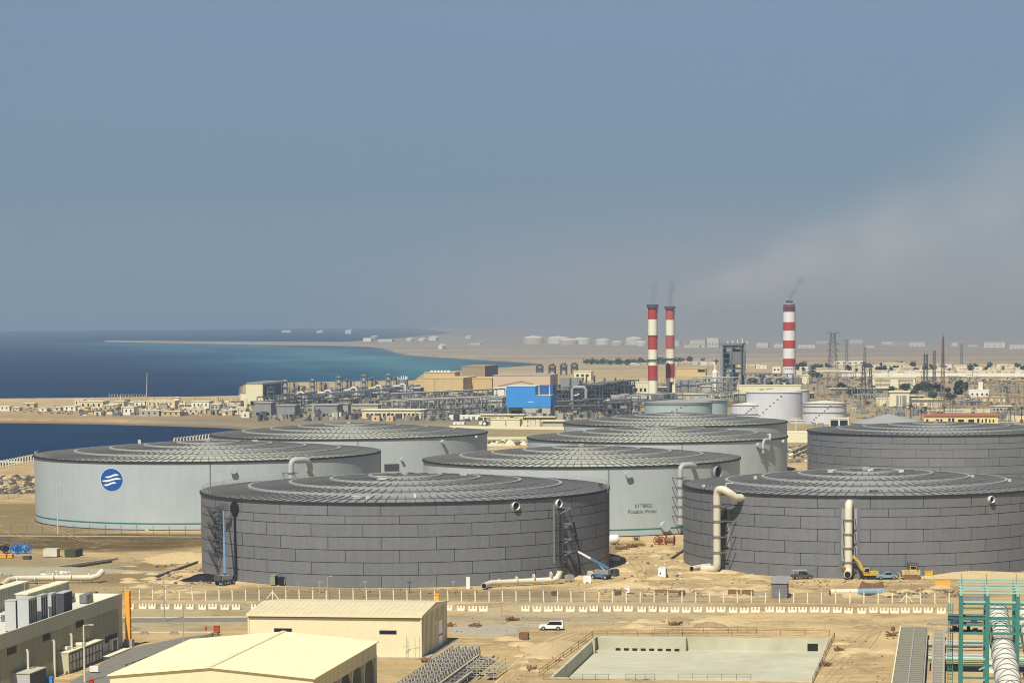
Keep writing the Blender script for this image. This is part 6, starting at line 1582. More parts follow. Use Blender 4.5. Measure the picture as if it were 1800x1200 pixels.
heap('sand heap by the white box generator',1100,1032,9,4,1.3,m_sandheap,3); heap('sand spill under the right tank riser pipe',1262,1006,8,3,.8,m_sandheap,4); heap('long low sand bank left of the basin',968,1140,5,13,1.2,m_sandheap,5); heap('sand heap on the sand below the barrier row',1268,1094,6,4,1.2,m_sandheap,6)
heap('low grey gravel bank behind the left grey roof',70,1004,30,8,1.2,mat('gravel_heap',(.33,.30,.20),.95,.2,.5,.4),7); heap('sand bank right of the bulldozer',1700,1012,26,7,1.2,m_sandheap,8); heap('small earth heap near the white car',935,1100,4,2.5,.7,m_rock,9); heap('small earth mound by the side road',400,1062,5,2.5,.6,m_rock,10)
rubble('rubble','heaped concrete lumps behind the cream pipe at left',72,128,1004,1012,170,.3,.9,[m_rock,m_offwhite,m_steel],21); rubble('rubble','second pile of lumps at the left edge',-5,22,1004,1012,50,.3,.8,[m_rock,m_steel],22)
rubble('rubble','timber and stones along the fence by the white cabinet',1050,1240,1036,1049,110,.12,.4,[m_darkrock,m_rock,m_rust],23); rubble('rubble','dark stones along the fence below the bulldozer',1560,1690,1037,1050,190,.15,.55,[m_darkrock,m_rust,m_rock],24); rubble('rubble','stray stones on the yard',1000,1640,1010,1050,170,.08,.28,[m_darkrock,m_rock],25)
rubble('rubble','stray stones on the bare lot left of the basin',800,940,1095,1200,70,.06,.22,[m_darkrock,m_rock],26); rubble('rubble','stray stones on the bare lot right of the basin',1475,1562,1100,1200,50,.06,.22,[m_darkrock,m_rock],29); rubble('rubble','stray stones below the barrier row',800,1640,1082,1110,90,.06,.22,[m_darkrock,m_rock],30); rubble('rubble','stray debris left of the front dark tank',150,360,985,1050,90,.1,.3,[m_darkrock,m_rock],27); rubble('rubble','dark bits along the foot of the front dark tank',400,860,1035,1050,120,.08,.3,[m_darkrock,m_rust],28)
for i,(x0,y0,x1,y1,lb) in enumerate(((100,998,205,983,'long pale beams stacked on the gravel at left'),(112,1000,195,988,'dark-edged beams stacked beside the pale ones'),(272,1016,350,988,'long dark steel beam left of the front dark tank'),(1180,983,1205,966,'dark groove-edge plank on the sand between the dark tanks'),(1150,1040,1192,1041,'rusty bar lying by the fence'))):
    a,b=P(x0,y0),P(x1,y1); q=MB(); q.beam((0,0,.3),(b-a)+Vector((0,0,.3)),.9 if i<2 else .5,.4); q.beam((.2,1.3,.25),(b-a)*.9+Vector((.2,1.3,.25)),.6,.3); single('steel_beam',lb,'beam',q,[m_concrete,m_darkrock,m_darksteel,m_darkrock,m_rust][i],a)
# long fence with cream posts
def fence(label,pa,pb,n,h,m,shade_strip=True,braces=(),group=None,post=.16):
    a,b=P(*pa),P(*pb); d=b-a; L=d.length; r=thing('wire_fence',label,'fence',a,math.atan2(d.y,d.x),group)
    for i in range(n):
        x=L*i/(n-1); q=MB(); jx,jy=random.uniform(-.09,.09),random.uniform(-.06,.06); q.beam((x,0,0),(x+jx,jy,h),post); q.beam((x+jx,jy,h),(x+jx,-.35,h+.35),post*.7)
        if i in braces: q.beam((x,0,h*.8),(x+1.6,0,0),post*.8); q.beam((x,0,h*.8),(x-1.6,0,0),post*.8)
        q.build('post',m,r)
    q=MB()
    for z in (h*.1,h*.37,h*.64,h*.95): q.beam((0,0,z),(L,0,z),.035)
    q.build('wire',m_steel,r)
    if shade_strip: q=MB(); q.box(0,-.1,0,L,.14,.4); q.build('shade_strip',m_rock,r)  # darker strip stands for the shadow line at the fence foot
    return r
fence('long wire fence with cream posts in front of the two dark tanks',(222,1053.5),(1668,1060.5),61,2.5,m_palecream,braces=(11,57),post=.24)
fence('thin wire fence in front of the emblem tank',(20,936),(354,941),13,2.4,m_midsteel,False,post=.14)
fence('thin wire fence by the sea road at the left edge',(-60,892),(66,866),8,2.6,m_midsteel,False,post=.14)
# barrier blocks
bx=[]
x=229
while x<430: bx.append(x); x+=21
bx+=[447,]
x=789
while x<870: bx.append(x); x+=20.6
x=924
while x<1662: bx.append(x); x+=20.3
def block_mesh():
    q=MB(); z=.12
    q.extr([(-.82,.18),(-.82,1.0),(-.5,1.0),(-.5,.42),(-.2,.42),(-.2,1.0),(.18,1.0),(.18,.42),(.48,.42),(.48,1.0),(.82,1.0),(.82,.18)],-.28,.28)
    q.box(-.78,-.4,0,.78,.4,.178); return q
rnd=random.Random(44); proto=None
for i,x in enumerate(bx):
    p=P(x+rnd.uniform(-2.6,2.6),1069.5+(x-230)*0.0052+rnd.uniform(-.9,.9))
    if proto is None:
        proto=single('barrier_block','cream notched concrete barrier block in the long row in front of the wire fence','barrier',block_mesh(),m_barrier,p,YAW,'concrete barrier blocks along the road')
        proto.scale=(1.12,1.0,1.05)
    else:
        o=proto.copy(); COL.objects.link(o); o.location=p; o.rotation_euler.z=YAW+rnd.uniform(-.3,.3)
# lamp posts
def lamp(label,px,py,top,arm=1.5,m=None,group=None,w=.11):
    c=P(px,py); H=Pd(px,top,c.y).z; r=thing('lamp_post',label,'lamp post',c,YAW,group); m=m or m_steel
    q=MB(); q.pipe([(0,0,0),(0,0,H)],w,8,radii=[w*1.5,w]); q.build('post',m,r)
    q=MB(); q.beam((0,0,H),(arm,0,H+.1),.1); q.build('lamp_arm',m,r)
    q=MB(); q.cbox(arm+.2,0,H,.8,.3,.16); q.build('lamp_head',m,r); return r
lamp('pale lamp post in front of the emblem tank',102,938,850,.8,m_pipe,w=.13); lamp('pale lamp post by the barrier row left of the long cream warehouse',289,1091,1012,.5,w=.1); lamp('thin lamp post by the side road',323,1135,1065,.4,w=.08); lamp('pale lamp post in front of the front dark tank',577,1056,1013,.4,w=.12); lamp('thin lamp post right of the cream warehouse',882,1096,1030,.4,w=.07)
for i,x in enumerate((562,642,720,797,954,1018)):
    q=MB(); q.beam((0,0,0),(0,0,2.4),.16); q.box(-.5,-.2,2.4,.5,.2,2.6); single('bollard_light',['first','second','third','fourth','fifth','sixth'][i]+' T-headed light post from the left along the foot of the front dark tank','light post',q,m_steel if i!=2 else m_darksteel,P(x,1041.5 if i<4 else 1042),YAW,'T-headed light posts before the front dark tank')

# small spoil mounds all over the yard
mb = MB(); rnd = random.Random(58)
zones = [(1080,1205,960,1045,26),(1100,1660,1030,1050,60),(225,352,975,1045,34),(1010,1340,1010,1034,24),(1080,1330,1088,1108,10),(1470,1560,1100,1190,8),(890,960,1120,1185,8)]
for (x0,x1,y0,y1,n) in zones:
    for _ in range(n):
        p = P(rnd.uniform(x0,x1), rnd.uniform(y0,y1)); r = rnd.uniform(.7,2.6); h = r*rnd.uniform(.18,.4); mb.mi = rnd.choice((0,0,1))
        vs = []; m = 10
        for j,(q,z) in enumerate(((1,-.05),(.66,.45),(.3,.85))):
            for i in range(m): a = 2*math.pi*i/m; k = rnd.uniform(.75,1.25); vs.append((p.x+r*q*k*math.cos(a)*1.4, p.y+r*q*k*math.sin(a), h*z*rnd.uniform(.8,1.2)))
        vs.append((p.x,p.y,h))
        mb.add(vs, [(j*m+i, j*m+(i+1)%m, (j+1)*m+(i+1)%m, (j+1)*m+i) for j in range(2) for i in range(m)] + [(2*m+i, 2*m+(i+1)%m, 3*m) for i in range(m)], True)
tag(mb.build('spoil', [m_sandheap, mat('churned_earth',(.33,.235,.12),.95,.25,.6,.4)]), 'small churned mounds of earth and sand across the tank yard', 'spoil', kind='stuff')

# ================================================================ foreground
def px_along(px, py, org, d):
    """distance along d from org at which the photo column px is met"""
    t = ray(px, py).x
    return (t*org.y - org.x)/(d.x - t*d.y)
# ---- long cream warehouse with a low gable roof
K = P(742,1155.5); 
Wl = -px_along(437,1155,K,-CROSS); Wl = abs(px_along(437,1155,K,CROSS)); Dp = px_along(786.5,1133,K,ALONG)
zE = Pd(741,1082,K.y).z; rg = K+ALONG*(Dp*.55); zR = Pd(767,1058,rg.y).z
r = thing('warehouse','long cream warehouse with a low roof and two dark window slots','warehouse',K,YAW)
q = MB(); q.add([(-Wl,0,0),(0,0,0),(0,Dp,0),(-Wl,Dp,0),(-Wl,0,zE),(0,0,zE),(0,Dp,zE),(-Wl,Dp,zE),(-Wl,Dp/2,zR-.1),(0,Dp/2,zR-.1)],[(0,1,5,4),(2,3,7,6),(1,2,6,9,5),(3,0,4,8,7),(3,2,1,0)]); q.build('wall',m_cream,r)
q = MB(); e=.25
q.add([(-Wl-e,-e,zE),(e,-e,zE),(e,Dp/2,zR),(-Wl-e,Dp/2,zR),(e,Dp+e,zE),(-Wl-e,Dp+e,zE),(-Wl-e,-e,zE+.14),(e,-e,zE+.14),(e,Dp/2,zR+.14),(-Wl-e,Dp/2,zR+.14),(e,Dp+e,zE+.14),(-Wl-e,Dp+e,zE+.14)],
      [(6,7,8,9),(9,8,10,11),(0,3,2,1),(3,5,4,2),(0,1,7,6),(4,5,11,10),(1,2,8,7),(2,4,10,8),(0,6,9,3),(3,9,11,5)])
for j in range(int(Wl/1.1)): q.beam((-Wl+.5+1.1*j,-e,zE+.15),(-Wl+.5+1.1*j,Dp/2,zR+.15),.06,.06)
m_roof1 = mat('cream_roof_weathered',(0.66,0.57,0.36),.6,.07,.10,streak=0); q.build('roof',m_roof1,r)
q = MB(); q.box(-Wl-.2,-.5,zE-.32,.2,-.27,zE+.02); q.build('gutter',m_cream,r)
q = MB(); q.box(-Wl,-.05,zE-.62,0,-.004,zE-.36); q.build('eaves_trim',m_brown,r)
for (a,b) in ((482,513),(667,697)):
    x0,x1 = px_along(a,1112,K,CROSS),px_along(b,1112,K,CROSS); q = MB(); q.box(x0,-.06,Pd(a,1115,K.y).z,x1,-.005,Pd(a,1108.5,K.y).z); q.build('window',m_dark,r)
for xx in (-Wl+.1,-.1): q = MB(); q.beam((xx,-.12,0),(xx,-.12,zE-.3),.22); q.build('downpipe',m_palecream,r)
for (a,b,h) in ((.50,.60,4.4),(.64,.78,5.0)):
    q = MB(); q.box(.003,Dp*a,0,.12,Dp*b,h); d_=q.build('door',m_carwhite if a>.6 else m_offwhite,r)
    if a>.6: q = MB(); q.box(.125,Dp*a,h*.42,.16,Dp*b,h*.47); q.build('door_bar',m_darksteel,d_)
q = MB()
for j in range(int(Dp/1.2)): q.box(.003,.6+1.2*j,5.2 if .45<(.6+1.2*j)/Dp<.8 else .1,.05,.68+1.2*j,zE-.2)
q.build('side_ribs',m_beigedark,r)
q = MB(); q.box(-12,-4.5,0,-9.4,-3.2,2.0); q.box(-12.1,-4.6,2.003,-9.3,-3.1,2.15); single('switch_box','beige cabinet at the foot of the cream warehouse','cabinet',q,m_beige,K,YAW)
sl = MB(); sl.box(-Wl-1,-1.2,0,1.4,Dp+1,.12); structure('apron',sl,m_concrete,K-Vector((0,0,.0)),YAW)
q = MB(); q.cbox(0,0,0,1.2,1.0,.7); q.cbox(0,0,.703,.9,.8,1.0); q.cbox(0,0,1.706,1.2,1.0,.25); single('orange_box','small orange lamp cart behind the warehouse roof by the fence','cart',q,m_orange,P(768,1058.5),YAW)
# ---- wide cream roof hall in front, open on its right side
ZE = 8.0
FL,FR,BR,BL_ = P(188,1189,ZE),P(551,1192,ZE),P(681,1129,ZE),P(357,1125,ZE)
ax = math.atan2((FR-FL).y,(FR-FL).x); ay = math.atan2((BR-FR).y,(BR-FR).x)-math.pi/2; y2=(ax+ay)/2
Wd=(FR-FL).length; Ln=((BR-FR).length+(BL_-FL).length)/2
O = FR.copy(); O.z=0
zrg = Pd(368,1174,(FL.y+FR.y)/2).z
r = thing('open_hall','wide cream gable-roofed hall in the foreground, open on its right side','hall',O,y2)
e=.35; zt=lambda x: ZE+(zrg-ZE)*(1-abs(x+Wd/2)/(Wd/2))
q = MB(); V=[]
for dz in (0,.16):
    for y in (-e,Ln+e):
        V += [(-Wd-e,y,ZE-.05+dz),(-Wd/2,y,zrg+dz),(e,y,ZE-.05+dz)]
q.add(V,[(6,7,10,9),(7,8,11,10),(0,3,4,1),(1,4,5,2),(0,1,7,6),(1,2,8,7),(4,3,9,10),(5,4,10,11),(2,5,11,8),(3,0,6,9)])
for j in range(int(Ln/1.1)):
    y=.5+1.1*j; q.beam((-Wd-e,y,ZE+.12),(-Wd/2,y,zrg+.17),.07,.07); q.beam((-Wd/2,y,zrg+.17),(e,y,ZE+.12),.07,.07)
q.build('roof',m_creamroof,r)
q = MB(); q.beam((-Wd/2,-e,zrg+.2),(-Wd/2,Ln+e,zrg+.2),.7,.16); q.build('ridge_cap',m_cream,r)
q = MB(); q.add([(-Wd,0,0),(0,0,0),(0,0,ZE-.1),(-Wd/2,0,zrg-.1),(-Wd,0,ZE-.1)],[(0,1,2,3,4)]); q.add([(-Wd,.12,0),(0,.12,0),(0,.12,ZE-.1),(-Wd/2,.12,zrg-.1),(-Wd,.12,ZE-.1)],[(4,3,2,1,0)])
q.build('front_wall',m_cream,r)
q = MB(); q.box(-Wd,.125,0,-Wd+.12,Ln,ZE-.1); q.build('side_wall',m_cream,r)
q = MB(); q.add([(-Wd,Ln,0),(0,Ln,0),(0,Ln,ZE-.1),(-Wd/2,Ln,zrg-.1),(-Wd,Ln,ZE-.1)],[(4,3,2,1,0)]); q.build('back_wall',m_cream,r)
q = MB(); q.box(-.12,.125,ZE-2.4,0,Ln-.01,ZE-.1)
for j in range(int(Ln/.9)): q.box(.003,.3+.9*j,ZE-2.3,.06,.42+.9*j,ZE-.2)
q.build('side_fascia',m_cream,r)
for j in range(6):
    y=.6+(Ln-1.2)*j/5; q=MB(); q.beam((-.3,y,0),(-.3,y,ZE-2.3),.45); q.beam((-.3,y,ZE-4.4),(-.3,y+1.6,ZE-2.4),.28); q.beam((-.3,y,ZE-4.4),(-.3,y-1.6,ZE-2.4),.28) if j else None; q.build('column',m_offwhite,r)
q = MB(); q.box(-Wd+.2,.3,.02,-.6,Ln-.3,.06); q.build('floor_slab',m_asphalt,r)
q = MB(); rnd=random.Random(8)
for j in range(9): q.cbox(-3-rnd.random()*9,Ln*(.1+.09*j),.065,rnd.uniform(1,3),rnd.uniform(1,3),rnd.uniform(1,3.4),rnd.random())
q.build('stored_machinery',m_darksteel,r)
q = MB()
for j in range(14): q.beam((-Wd+1.3+j*(Wd-2.6)/13,-.06,ZE-1.9),(-Wd+1.3+j*(Wd-2.6)/13,-.06,ZE-1.3),.12)
q.build('wall_bracket',m_beigedark,r)
# ---- long grey-beige plant building at left
K = P(216,1136.5); Ht = Pd(209,1042.5,K.y).z; LL, LW = 105.0, 60.0
A = lambda px,py=1100: px_along(px,py,K,ALONG)
r = thing('plant_building','long grey-beige building at left with panelled wall, louvres and plant on its roof','building',K,YAW)
q = MB(); q.box(-LW,-LL,0,0,0,Ht-1.7); q.build('wall',m_beige,r)
q = MB(); q.box(-.35,-LL,Ht-1.69,0.04,0.0,Ht); q.box(-LW,-.35,Ht-1.69,-.353,0.0,Ht); q.build('parapet',m_palecream if False else m_beige,r)
q = MB(); q.box(-LW+.1,-LL,Ht-1.697,-.36,-.36,Ht-1.64); q.build('roof',m_offwhite,r)
q = MB(); q.box(-LW,-.42,Ht-1.6,-.36,-.352,Ht-.02); q.build('sunlit_lining',mat('parapet_sunlit',(.78,.72,.55),.8,.05,.2),r)  # brighter sheet paints the sunlight on the parapet's inner face
cuts=[A(x) for x in (-40,4,66,97,127,155,181,209)]
for a,b in zip(cuts,cuts[1:]):
    q = MB(); q.box(.004,a+.25,2.4,.05,b-.25,Ht-2.6); q.build('wall_panel',m_beigedark,r)
for a,b,f in ((11,28,.62),(74,88,.64),(133,147,.66),(184,206,.20)):
    s0,s1=A(a),A(b); z0=Ht*f
    q = MB(); n=5
    for j in range(n):
        y=s0+(s1-s0)*j/n; q.box(.06,y,z0,.13,y+(s1-s0)/n*.72,z0+1.15)
    q.build('louvre',m_dark,r)
q = MB(); q.box(.004,A(160),0,2.5,A(206),.25); q.build('step',m_palecream,r)
q = MB(); q.box(.06,A(190),.3,.75,A(200),2.5); q.build('door_frame',m_palecream,r); q = MB(); q.box(.76,A(191.5),.3,.80,A(198),2.2); q.build('door',m_darksteel,r)
for px in (37,84,115):
    s=A(px,1150); q=MB(); q.pipe([(1.2,s,0),(1.2,s,6.2),(1.0,s,6.6)],.22,8); q.build('vent_pole',m_pipe,r)
# roof plant: things standing on the roof
RZ = Ht-1.637
def onroof(x,s): return K+CROSS*x+ALONG*s+Vector((0,0,RZ))
for i,(x,s0,s1,h) in enumerate(((-9.6,-26,-2.2,4.0),(-17.5,-52,-2.2,4.0))):
    if i==0: s0 = px_along(48,1050,onroof(x,0),ALONG)
    rt=thing('roof_monitor',['long roof monitor box nearest the sunlit parapet','long roof monitor box farther left on the roof'][i],'roof monitor',onroof(x,s1),YAW); L=s1-s0
    q=MB(); q.box(-2.2,-L,0,0,0,h); q.build('wall',m_beige,rt); q=MB(); q.box(-2.4,-L-.1,h+.003,.15,.1,h+.16); q.build('roof',m_palecream,rt)
    q=MB(); [q.box(.004,-L+1.2*j,.4,.06,-L+1.2*j+.12,h-.3) for j in range(int(L/1.2))]; q.build('side_ribs',m_beigedark,rt)
    q=MB(); q.box(-2.1,-L-.05,.2,-.1,-L-.003,h-.2); q.build('end_panel',m_hvac,rt)
un=[(6,27,1056,2.4,m_hvac,'pale box with a grille, front left of the roof units'),(28,50,1053,4.2,m_hvac,'pale air handling unit at the front of the roof row'),(63,72,1047,3.4,m_hvac,'slim pale air handling unit second in the roof row'),(81,90,1044,2.6,m_hvac,'pale air handling unit third in the roof row'),(97,112,1042.5,4.5,m_hvacdark,'dark air handling unit last in the roof row')]
for i,(a,b,y,dp,m,lb) in enumerate(un):
    xo=-1.3 if i else -3.6
    g0=onroof(xo,px_along(b,y,onroof(xo,0),ALONG)); k=g0.y/FPX; W=(b-a)*k*.95; H=Pd(b,y,g0.y).z-RZ
    rt=thing('air_unit',lb,'air handling unit',g0,YAW); q=MB(); q.box(-W,0,.15,0,dp,H); q.build('casing',m,rt)
    q=MB(); q.box(-W-.06,-.06,H+.003,.06,dp+.06,H+.12); q.build('lid',m_hvac,rt)
    q=MB(); n=max(2,int(dp/.9)); [q.box(.003,.2+dp*j/n,.5,.05,dp*(j+.7)/n,H-.3) for j in range(n)]; q.build('grille',m_hvacdark,rt)
    q=MB(); q.box(-W,.1,0,0,.35,.15); q.box(-W,dp-.4,0,0,dp-.1,.15); q.build('skid',m_darksteel,rt)
for i,(x,y,h,lb) in enumerate(((116,1057,12,'small roof pump cluster left of the dark louvred box'),(140,1055,7,'white roof kerb box behind the pump cluster'),(8,1092,12,'grey roof pipe stand at the left edge'),(20,1080,9,'pale cabinet behind the roof pipe stand'))):
    g0=P(x,y,RZ); k=g0.y/FPX; q=MB(); rnd=random.Random(i)
    for j in range(4): q.cbox(rnd.uniform(-1,1),rnd.uniform(-.6,.6),0,rnd.uniform(.3,.9),.5,h*k*rnd.uniform(.4,1))
    q.beam((-1.6,0,h*k*.6),(1.6,0,h*k*.6),.22); single('roof_pump',lb,'pump',q,m_midsteel if i in (0,2) else m_hvac,g0,YAW)
g0=P(165,1054,RZ); q=MB(); q.box(-.5,-7,.2,.9,0,1.7); [q.box(.905,-6.8+1.0*j,.4,.95,-6.2+1.0*j,1.5) for j in range(7)]; q.box(-.4,-6.9,0,.8,-.1,.2); single('condenser','long dark louvred condenser on the roof by the sunlit parapet','condenser',q,m_midsteel,g0,YAW)
for i,x in enumerate((44,69,89,118,143)):
    g0=P(x,1066-8*i*.3,RZ); q=MB(); q.beam((0,0,0),(0,0,4.5),.09); single('lightning_rod',['first','second','third','fourth','fifth'][i]+' thin rod from the left on the grey-beige roof','rod',q,m_steel,g0)
# orange hoist tower at the far corner
rt=thing('hoist_tower','narrow orange scaffold hoist at the far corner of the grey-beige building','hoist',K+CROSS*.9+ALONG*.4,YAW)
q=MB()
for x in (-.36,.36):
    for y in (0,.8): q.beam((x,y,1.4),(x,y,Ht+.6),.2)
n=22
for j in range(n):
    z=1.4+(Ht-.8)*j/n; q.beam((-.36,0,z),(.36,0,z+(.5 if j%2 else -.0)),.12); q.beam((.36,0,z),(.36,.8,z+.4),.12)
q.build('frame',m_orange,rt); q=MB(); q.box(-.34,-.14,1.4,.34,.7,Ht+.2); q.build('chute',m_orange,rt)
q=MB(); [q.beam((.5,.2,1.4+2.0*j),(1.1,.2,1.6+2.0*j),.1) for j in range(5)]; q.build('side_bracket',m_orange,rt)
q=MB(); q.box(-.8,-.1,0,.8,1.5,1.4); q.build('base_box',m_steel,rt)
# cream annex with a gridded glass side
B = P(122,1183.5); ha=Pd(121.5,1147.5,B.y).z; da=px_along(181,1166,B,ALONG); wa=abs(px_along(69,1178,B,CROSS))
rt=thing('annex','low pale cream annex with a gridded glass side in front of the long building','annex',B,YAW)
q=MB(); q.box(-wa,0,0,-.1,da,ha); q.build('wall',mat('annex_cream',(.52,.50,.34),.8,.05,.2),rt)
q=MB(); q.box(-wa-.1,-.1,ha+.003,.05,da+.1,ha+.18); q.build('roof',m_palecream,rt)
q=MB(); q.box(-.097,.15,.2,-.03,da-.15,ha-.15); gl=q.build('window',m_beige,rt)
q=MB(); n=10
for j in range(n+1): q.box(-.027,.15+(da-.3)*j/n-.07,.2,.03,.15+(da-.3)*j/n+.07,ha-.15)
for z in (.2,ha*.5,ha-.3): q.box(-.029,.15,z,.028,da-.15,z+.14)
q.build('window_frame',m_darksteel,gl)
q=MB(); [q.box(-.026,.3+(da-.3)*(j+.12)/n,ha*.12 if j%2 else ha*.55,-.02,.3+(da-.3)*(j+.62)/n,ha*.88) for j in range(n)]; q.build('blind',m_palecream,gl)
for i,(x,y,w) in enumerate(((109,1142,24),(136,1135,22))):
    g0=P(x,y,ha+.19); q=MB(); q.pipe([(-w*.045,0,.35),(w*.045,0,.35)],.35,10); q.box(-w*.045,.2,0,w*.045,1.8,.5); single('roof_duct',['front pale duct on the annex roof','rear pale duct on the annex roof'][i],'duct',q,m_palecream,g0,YAW)
# blue-grey boxes at the lower left corner
for i,(px,py,pt,wx,dp,lb) in enumerate(((21,1212,1168,9,11,'tall blue-grey plant box with a pale roof at the lower left corner'),(53,1216,1184,5,10,'lower blue-grey plant box beside the tall one'))):
    g0=P(px,py); H=Pd(px,pt,g0.y).z; rt=thing('plant_box',lb,'plant box',g0,YAW); q=MB(); q.box(-wx,0,0,0,dp if i==0 else 8,H); q.build('wall',m_hvac,rt)
    q=MB(); q.box(-wx-.1,-.1,H+.003,.1,(dp if i==0 else 8)+.1,H+.15); q.build('roof',m_beige,rt); q=MB(); q.box(.004,.1,.1,.05,(dp if i==0 else 8)-.1,H-.1); q.build('side_panel',m_hvacdark,rt)  # dark side sheet paints the shade on the box's right face
for i,(x,y,w,h,lb) in enumerate(((52,1176,10,4,'pale duct stub behind the blue-grey boxes'),(62,1170,12,5,'dark machine behind the blue-grey boxes'))):
    g0=P(x,y); q=MB(); q.cbox(0,0,0,w*.1,1.2,h*.3); q.pipe([(-w*.05,0,h*.25),(w*.05,0,h*.25)],.3,8); single('duct_stub' if i==0 else 'pump_set',lb,'duct' if i==0 else 'pump',q,m_palecream if i==0 else m_darksteel,g0,YAW)
lamp('cream lamp post with a square arm in front of the annex',149,1198,1098,1.2,m_pipe,w=.14)
q=MB(); q.cbox(0,0,.1,1.1,1.0,1.2); q.cbox(0,0,1.303,1.2,1.1,.12); [q.pipe([(x,-.4,.1),(x,.4,.1)],.12,8) for x in (-.4,.4)]; single('wheeled_bin','blue wheeled bin at the bottom edge by the plant boxes','bin',q,m_blue,P(88,1203),YAW)
q=MB(); q.lathe([(.42,0),(.45,.5),(.42,1.0),(.5,1.05),(.01,1.15)],14); single('red_barrel','red barrel at the bottom edge beside the wide cream hall','barrel',q,m_red,P(161,1204))
q=MB(); q.cbox(0,0,.25,1.6,.5,1.0); q.beam((-.7,0,0),(-.7,0,.3),.1); q.beam((.7,0,0),(.7,0,.3),.1); single('sign_board','small white notice board by the annex','sign',q,m_white,P(166,1182),YAW)
# guard rail along the side road
a,b=P(222,1175),P(384,1116); d=b-a; L=d.length; rt=thing('guard_rail','double guard rail along the side road beside the wide cream hall','guard rail',a,math.atan2(d.y,d.x))
for i in range(15): q=MB(); q.beam((L*i/14,0,0),(L*i/14,0,.95),.22); q.build('post',m_darksteel,rt)
for z in (.45,.85): q=MB(); q.beam((0,-.06,z),(L,-.06,z),.12,.2); q.build('rail',m_steel,rt)
q=MB(); q.cbox(0,0,.15,1.1,.7,1.1); q.cbox(0,0,1.253,1.2,.8,.12); q.cbox(0,0,0,1.0,.6,.147); single('red_cabinet','red hose cabinet at the end of the guard rail','cabinet',q,m_red,P(381,1111),YAW)
q=MB(); q.pipe([(0,0,0),(0,0,.8),(0,0,.95)],.16,10,radii=[.16,.16,.06]); q.pipe([(-.3,0,.6),(.3,0,.6)],.09,8); single('hydrant','small red hydrant left of the red cabinet','hydrant',q,m_red,P(362,1108))
for i,(x,y,rz) in enumerate(((228,1105,.1),(240,1107,.2),(254,1114,0),(306,1114,0))):
    q=MB(); q.extr([(-.9,0),(.9,0),(.6,.5),(-.3,.65),(-.8,.4)],-.5,.5); single('stone_block',['pale stone block by the orange hoist','second stone block by the orange hoist','rounded stone on the left part of the kerb','rounded stone on the right part of the kerb'][i],'stone',q,m_rock,P(x,y),rz)
# ---- white off-roader
c=P(969,1106.5); rt=thing('suv','white off-road car with black windows driving across the sand','car',c,math.pi+YAW*.6)
q=MB(); q.extr([(-2.4,.5),(-2.45,1.05),(-2.35,1.75),(-2.0,1.9),(.2,1.9),(.95,1.2),(2.2,1.08),(2.42,.85),(2.42,.5),(1.95,.42),(1.0,.42),(-1.0,.42),(-1.9,.42)],-.95,.95); q.build('car_body',m_carwhite,rt)
q=MB(); q.extr([(-2.2,1.12),(-2.1,1.80),(.16,1.80),(.86,1.12)],-.975,.975); q.build('window',m_dark,rt)
q=MB(); q.add([(.30,-.8,1.85),(.30,.8,1.85),(.98,.85,1.24),(.98,-.85,1.24)],[(0,3,2,1)]); q.build('windscreen',m_glass,rt)
for x in (-1.45,1.5):
    for y in (-.86,.86): wheel_at(rt,(x,y,.42),.42,.28,(0,1,0))
for y in (-.7,.7): q=MB(); q.cbox(2.43,y,.85,.06,.35,.2); q.build('headlight',m_steel,rt)
q=MB(); q.box(-2.5,-.85,.45,-2.44,.85,.65); q.box(2.42,-.85,.42,2.5,.85,.62); q.build('bumper',m_steel,rt)
q=MB(); [q.beam((-1.8,y,1.98),(.1,y,1.98),.06) for y in (-.75,.75)]; [q.beam((x,y,1.9),(x,y,1.98),.05) for x in (-1.7,0) for y in (-.75,.75)]; q.build('roof_rack',m_darksteel,rt)
# ---- rails round the basin
def rail(label,pts,h,n,m=m_rust,t=.09):
    w=[P(x,y) for x,y in pts]; o=w[0]; rt=thing('guard_rail',label,'guard rail',o)
    for a,b in zip(w,w[1:]):
        for i in range(n+1): p=a+(b-a)*i/n-o; q=MB(); q.beam(p,p+Vector((0,0,h)),t); q.build('post',m,rt)
        q=MB(); [q.beam(a-o+Vector((0,0,z)),b-o+Vector((0,0,z)),t*.8) for z in (h*.5,h)]; q.build('rail',m,rt)
rail('thin rusty tube rail along the far edge of the basin',[(1042,1118),(1200,1117),(1458,1116.5)],1.1,6)
rail('thin rusty tube rail along the left edge of the basin',[(1042,1119),(948,1187)],1.1,7)
rail('low scaffold rail along the right edge of the basin',[(1467,1119),(1428,1200)],.9,7)
rail('short grey rail on the near rim of the basin, left piece',[(955,1194),(1070,1194)],1.0,5,m_midsteel); rail('short grey rail on the near rim of the basin, middle piece',[(1100,1194),(1151,1194)],1.0,3,m_midsteel); rail('short grey rail on the near rim of the basin, right piece',[(1192,1194),(1320,1194)],1.0,5,m_midsteel)
rail('tube barrier on the sand below the barrier row',[(1150,1110),(1280,1111),(1330,1111)],1.0,3)
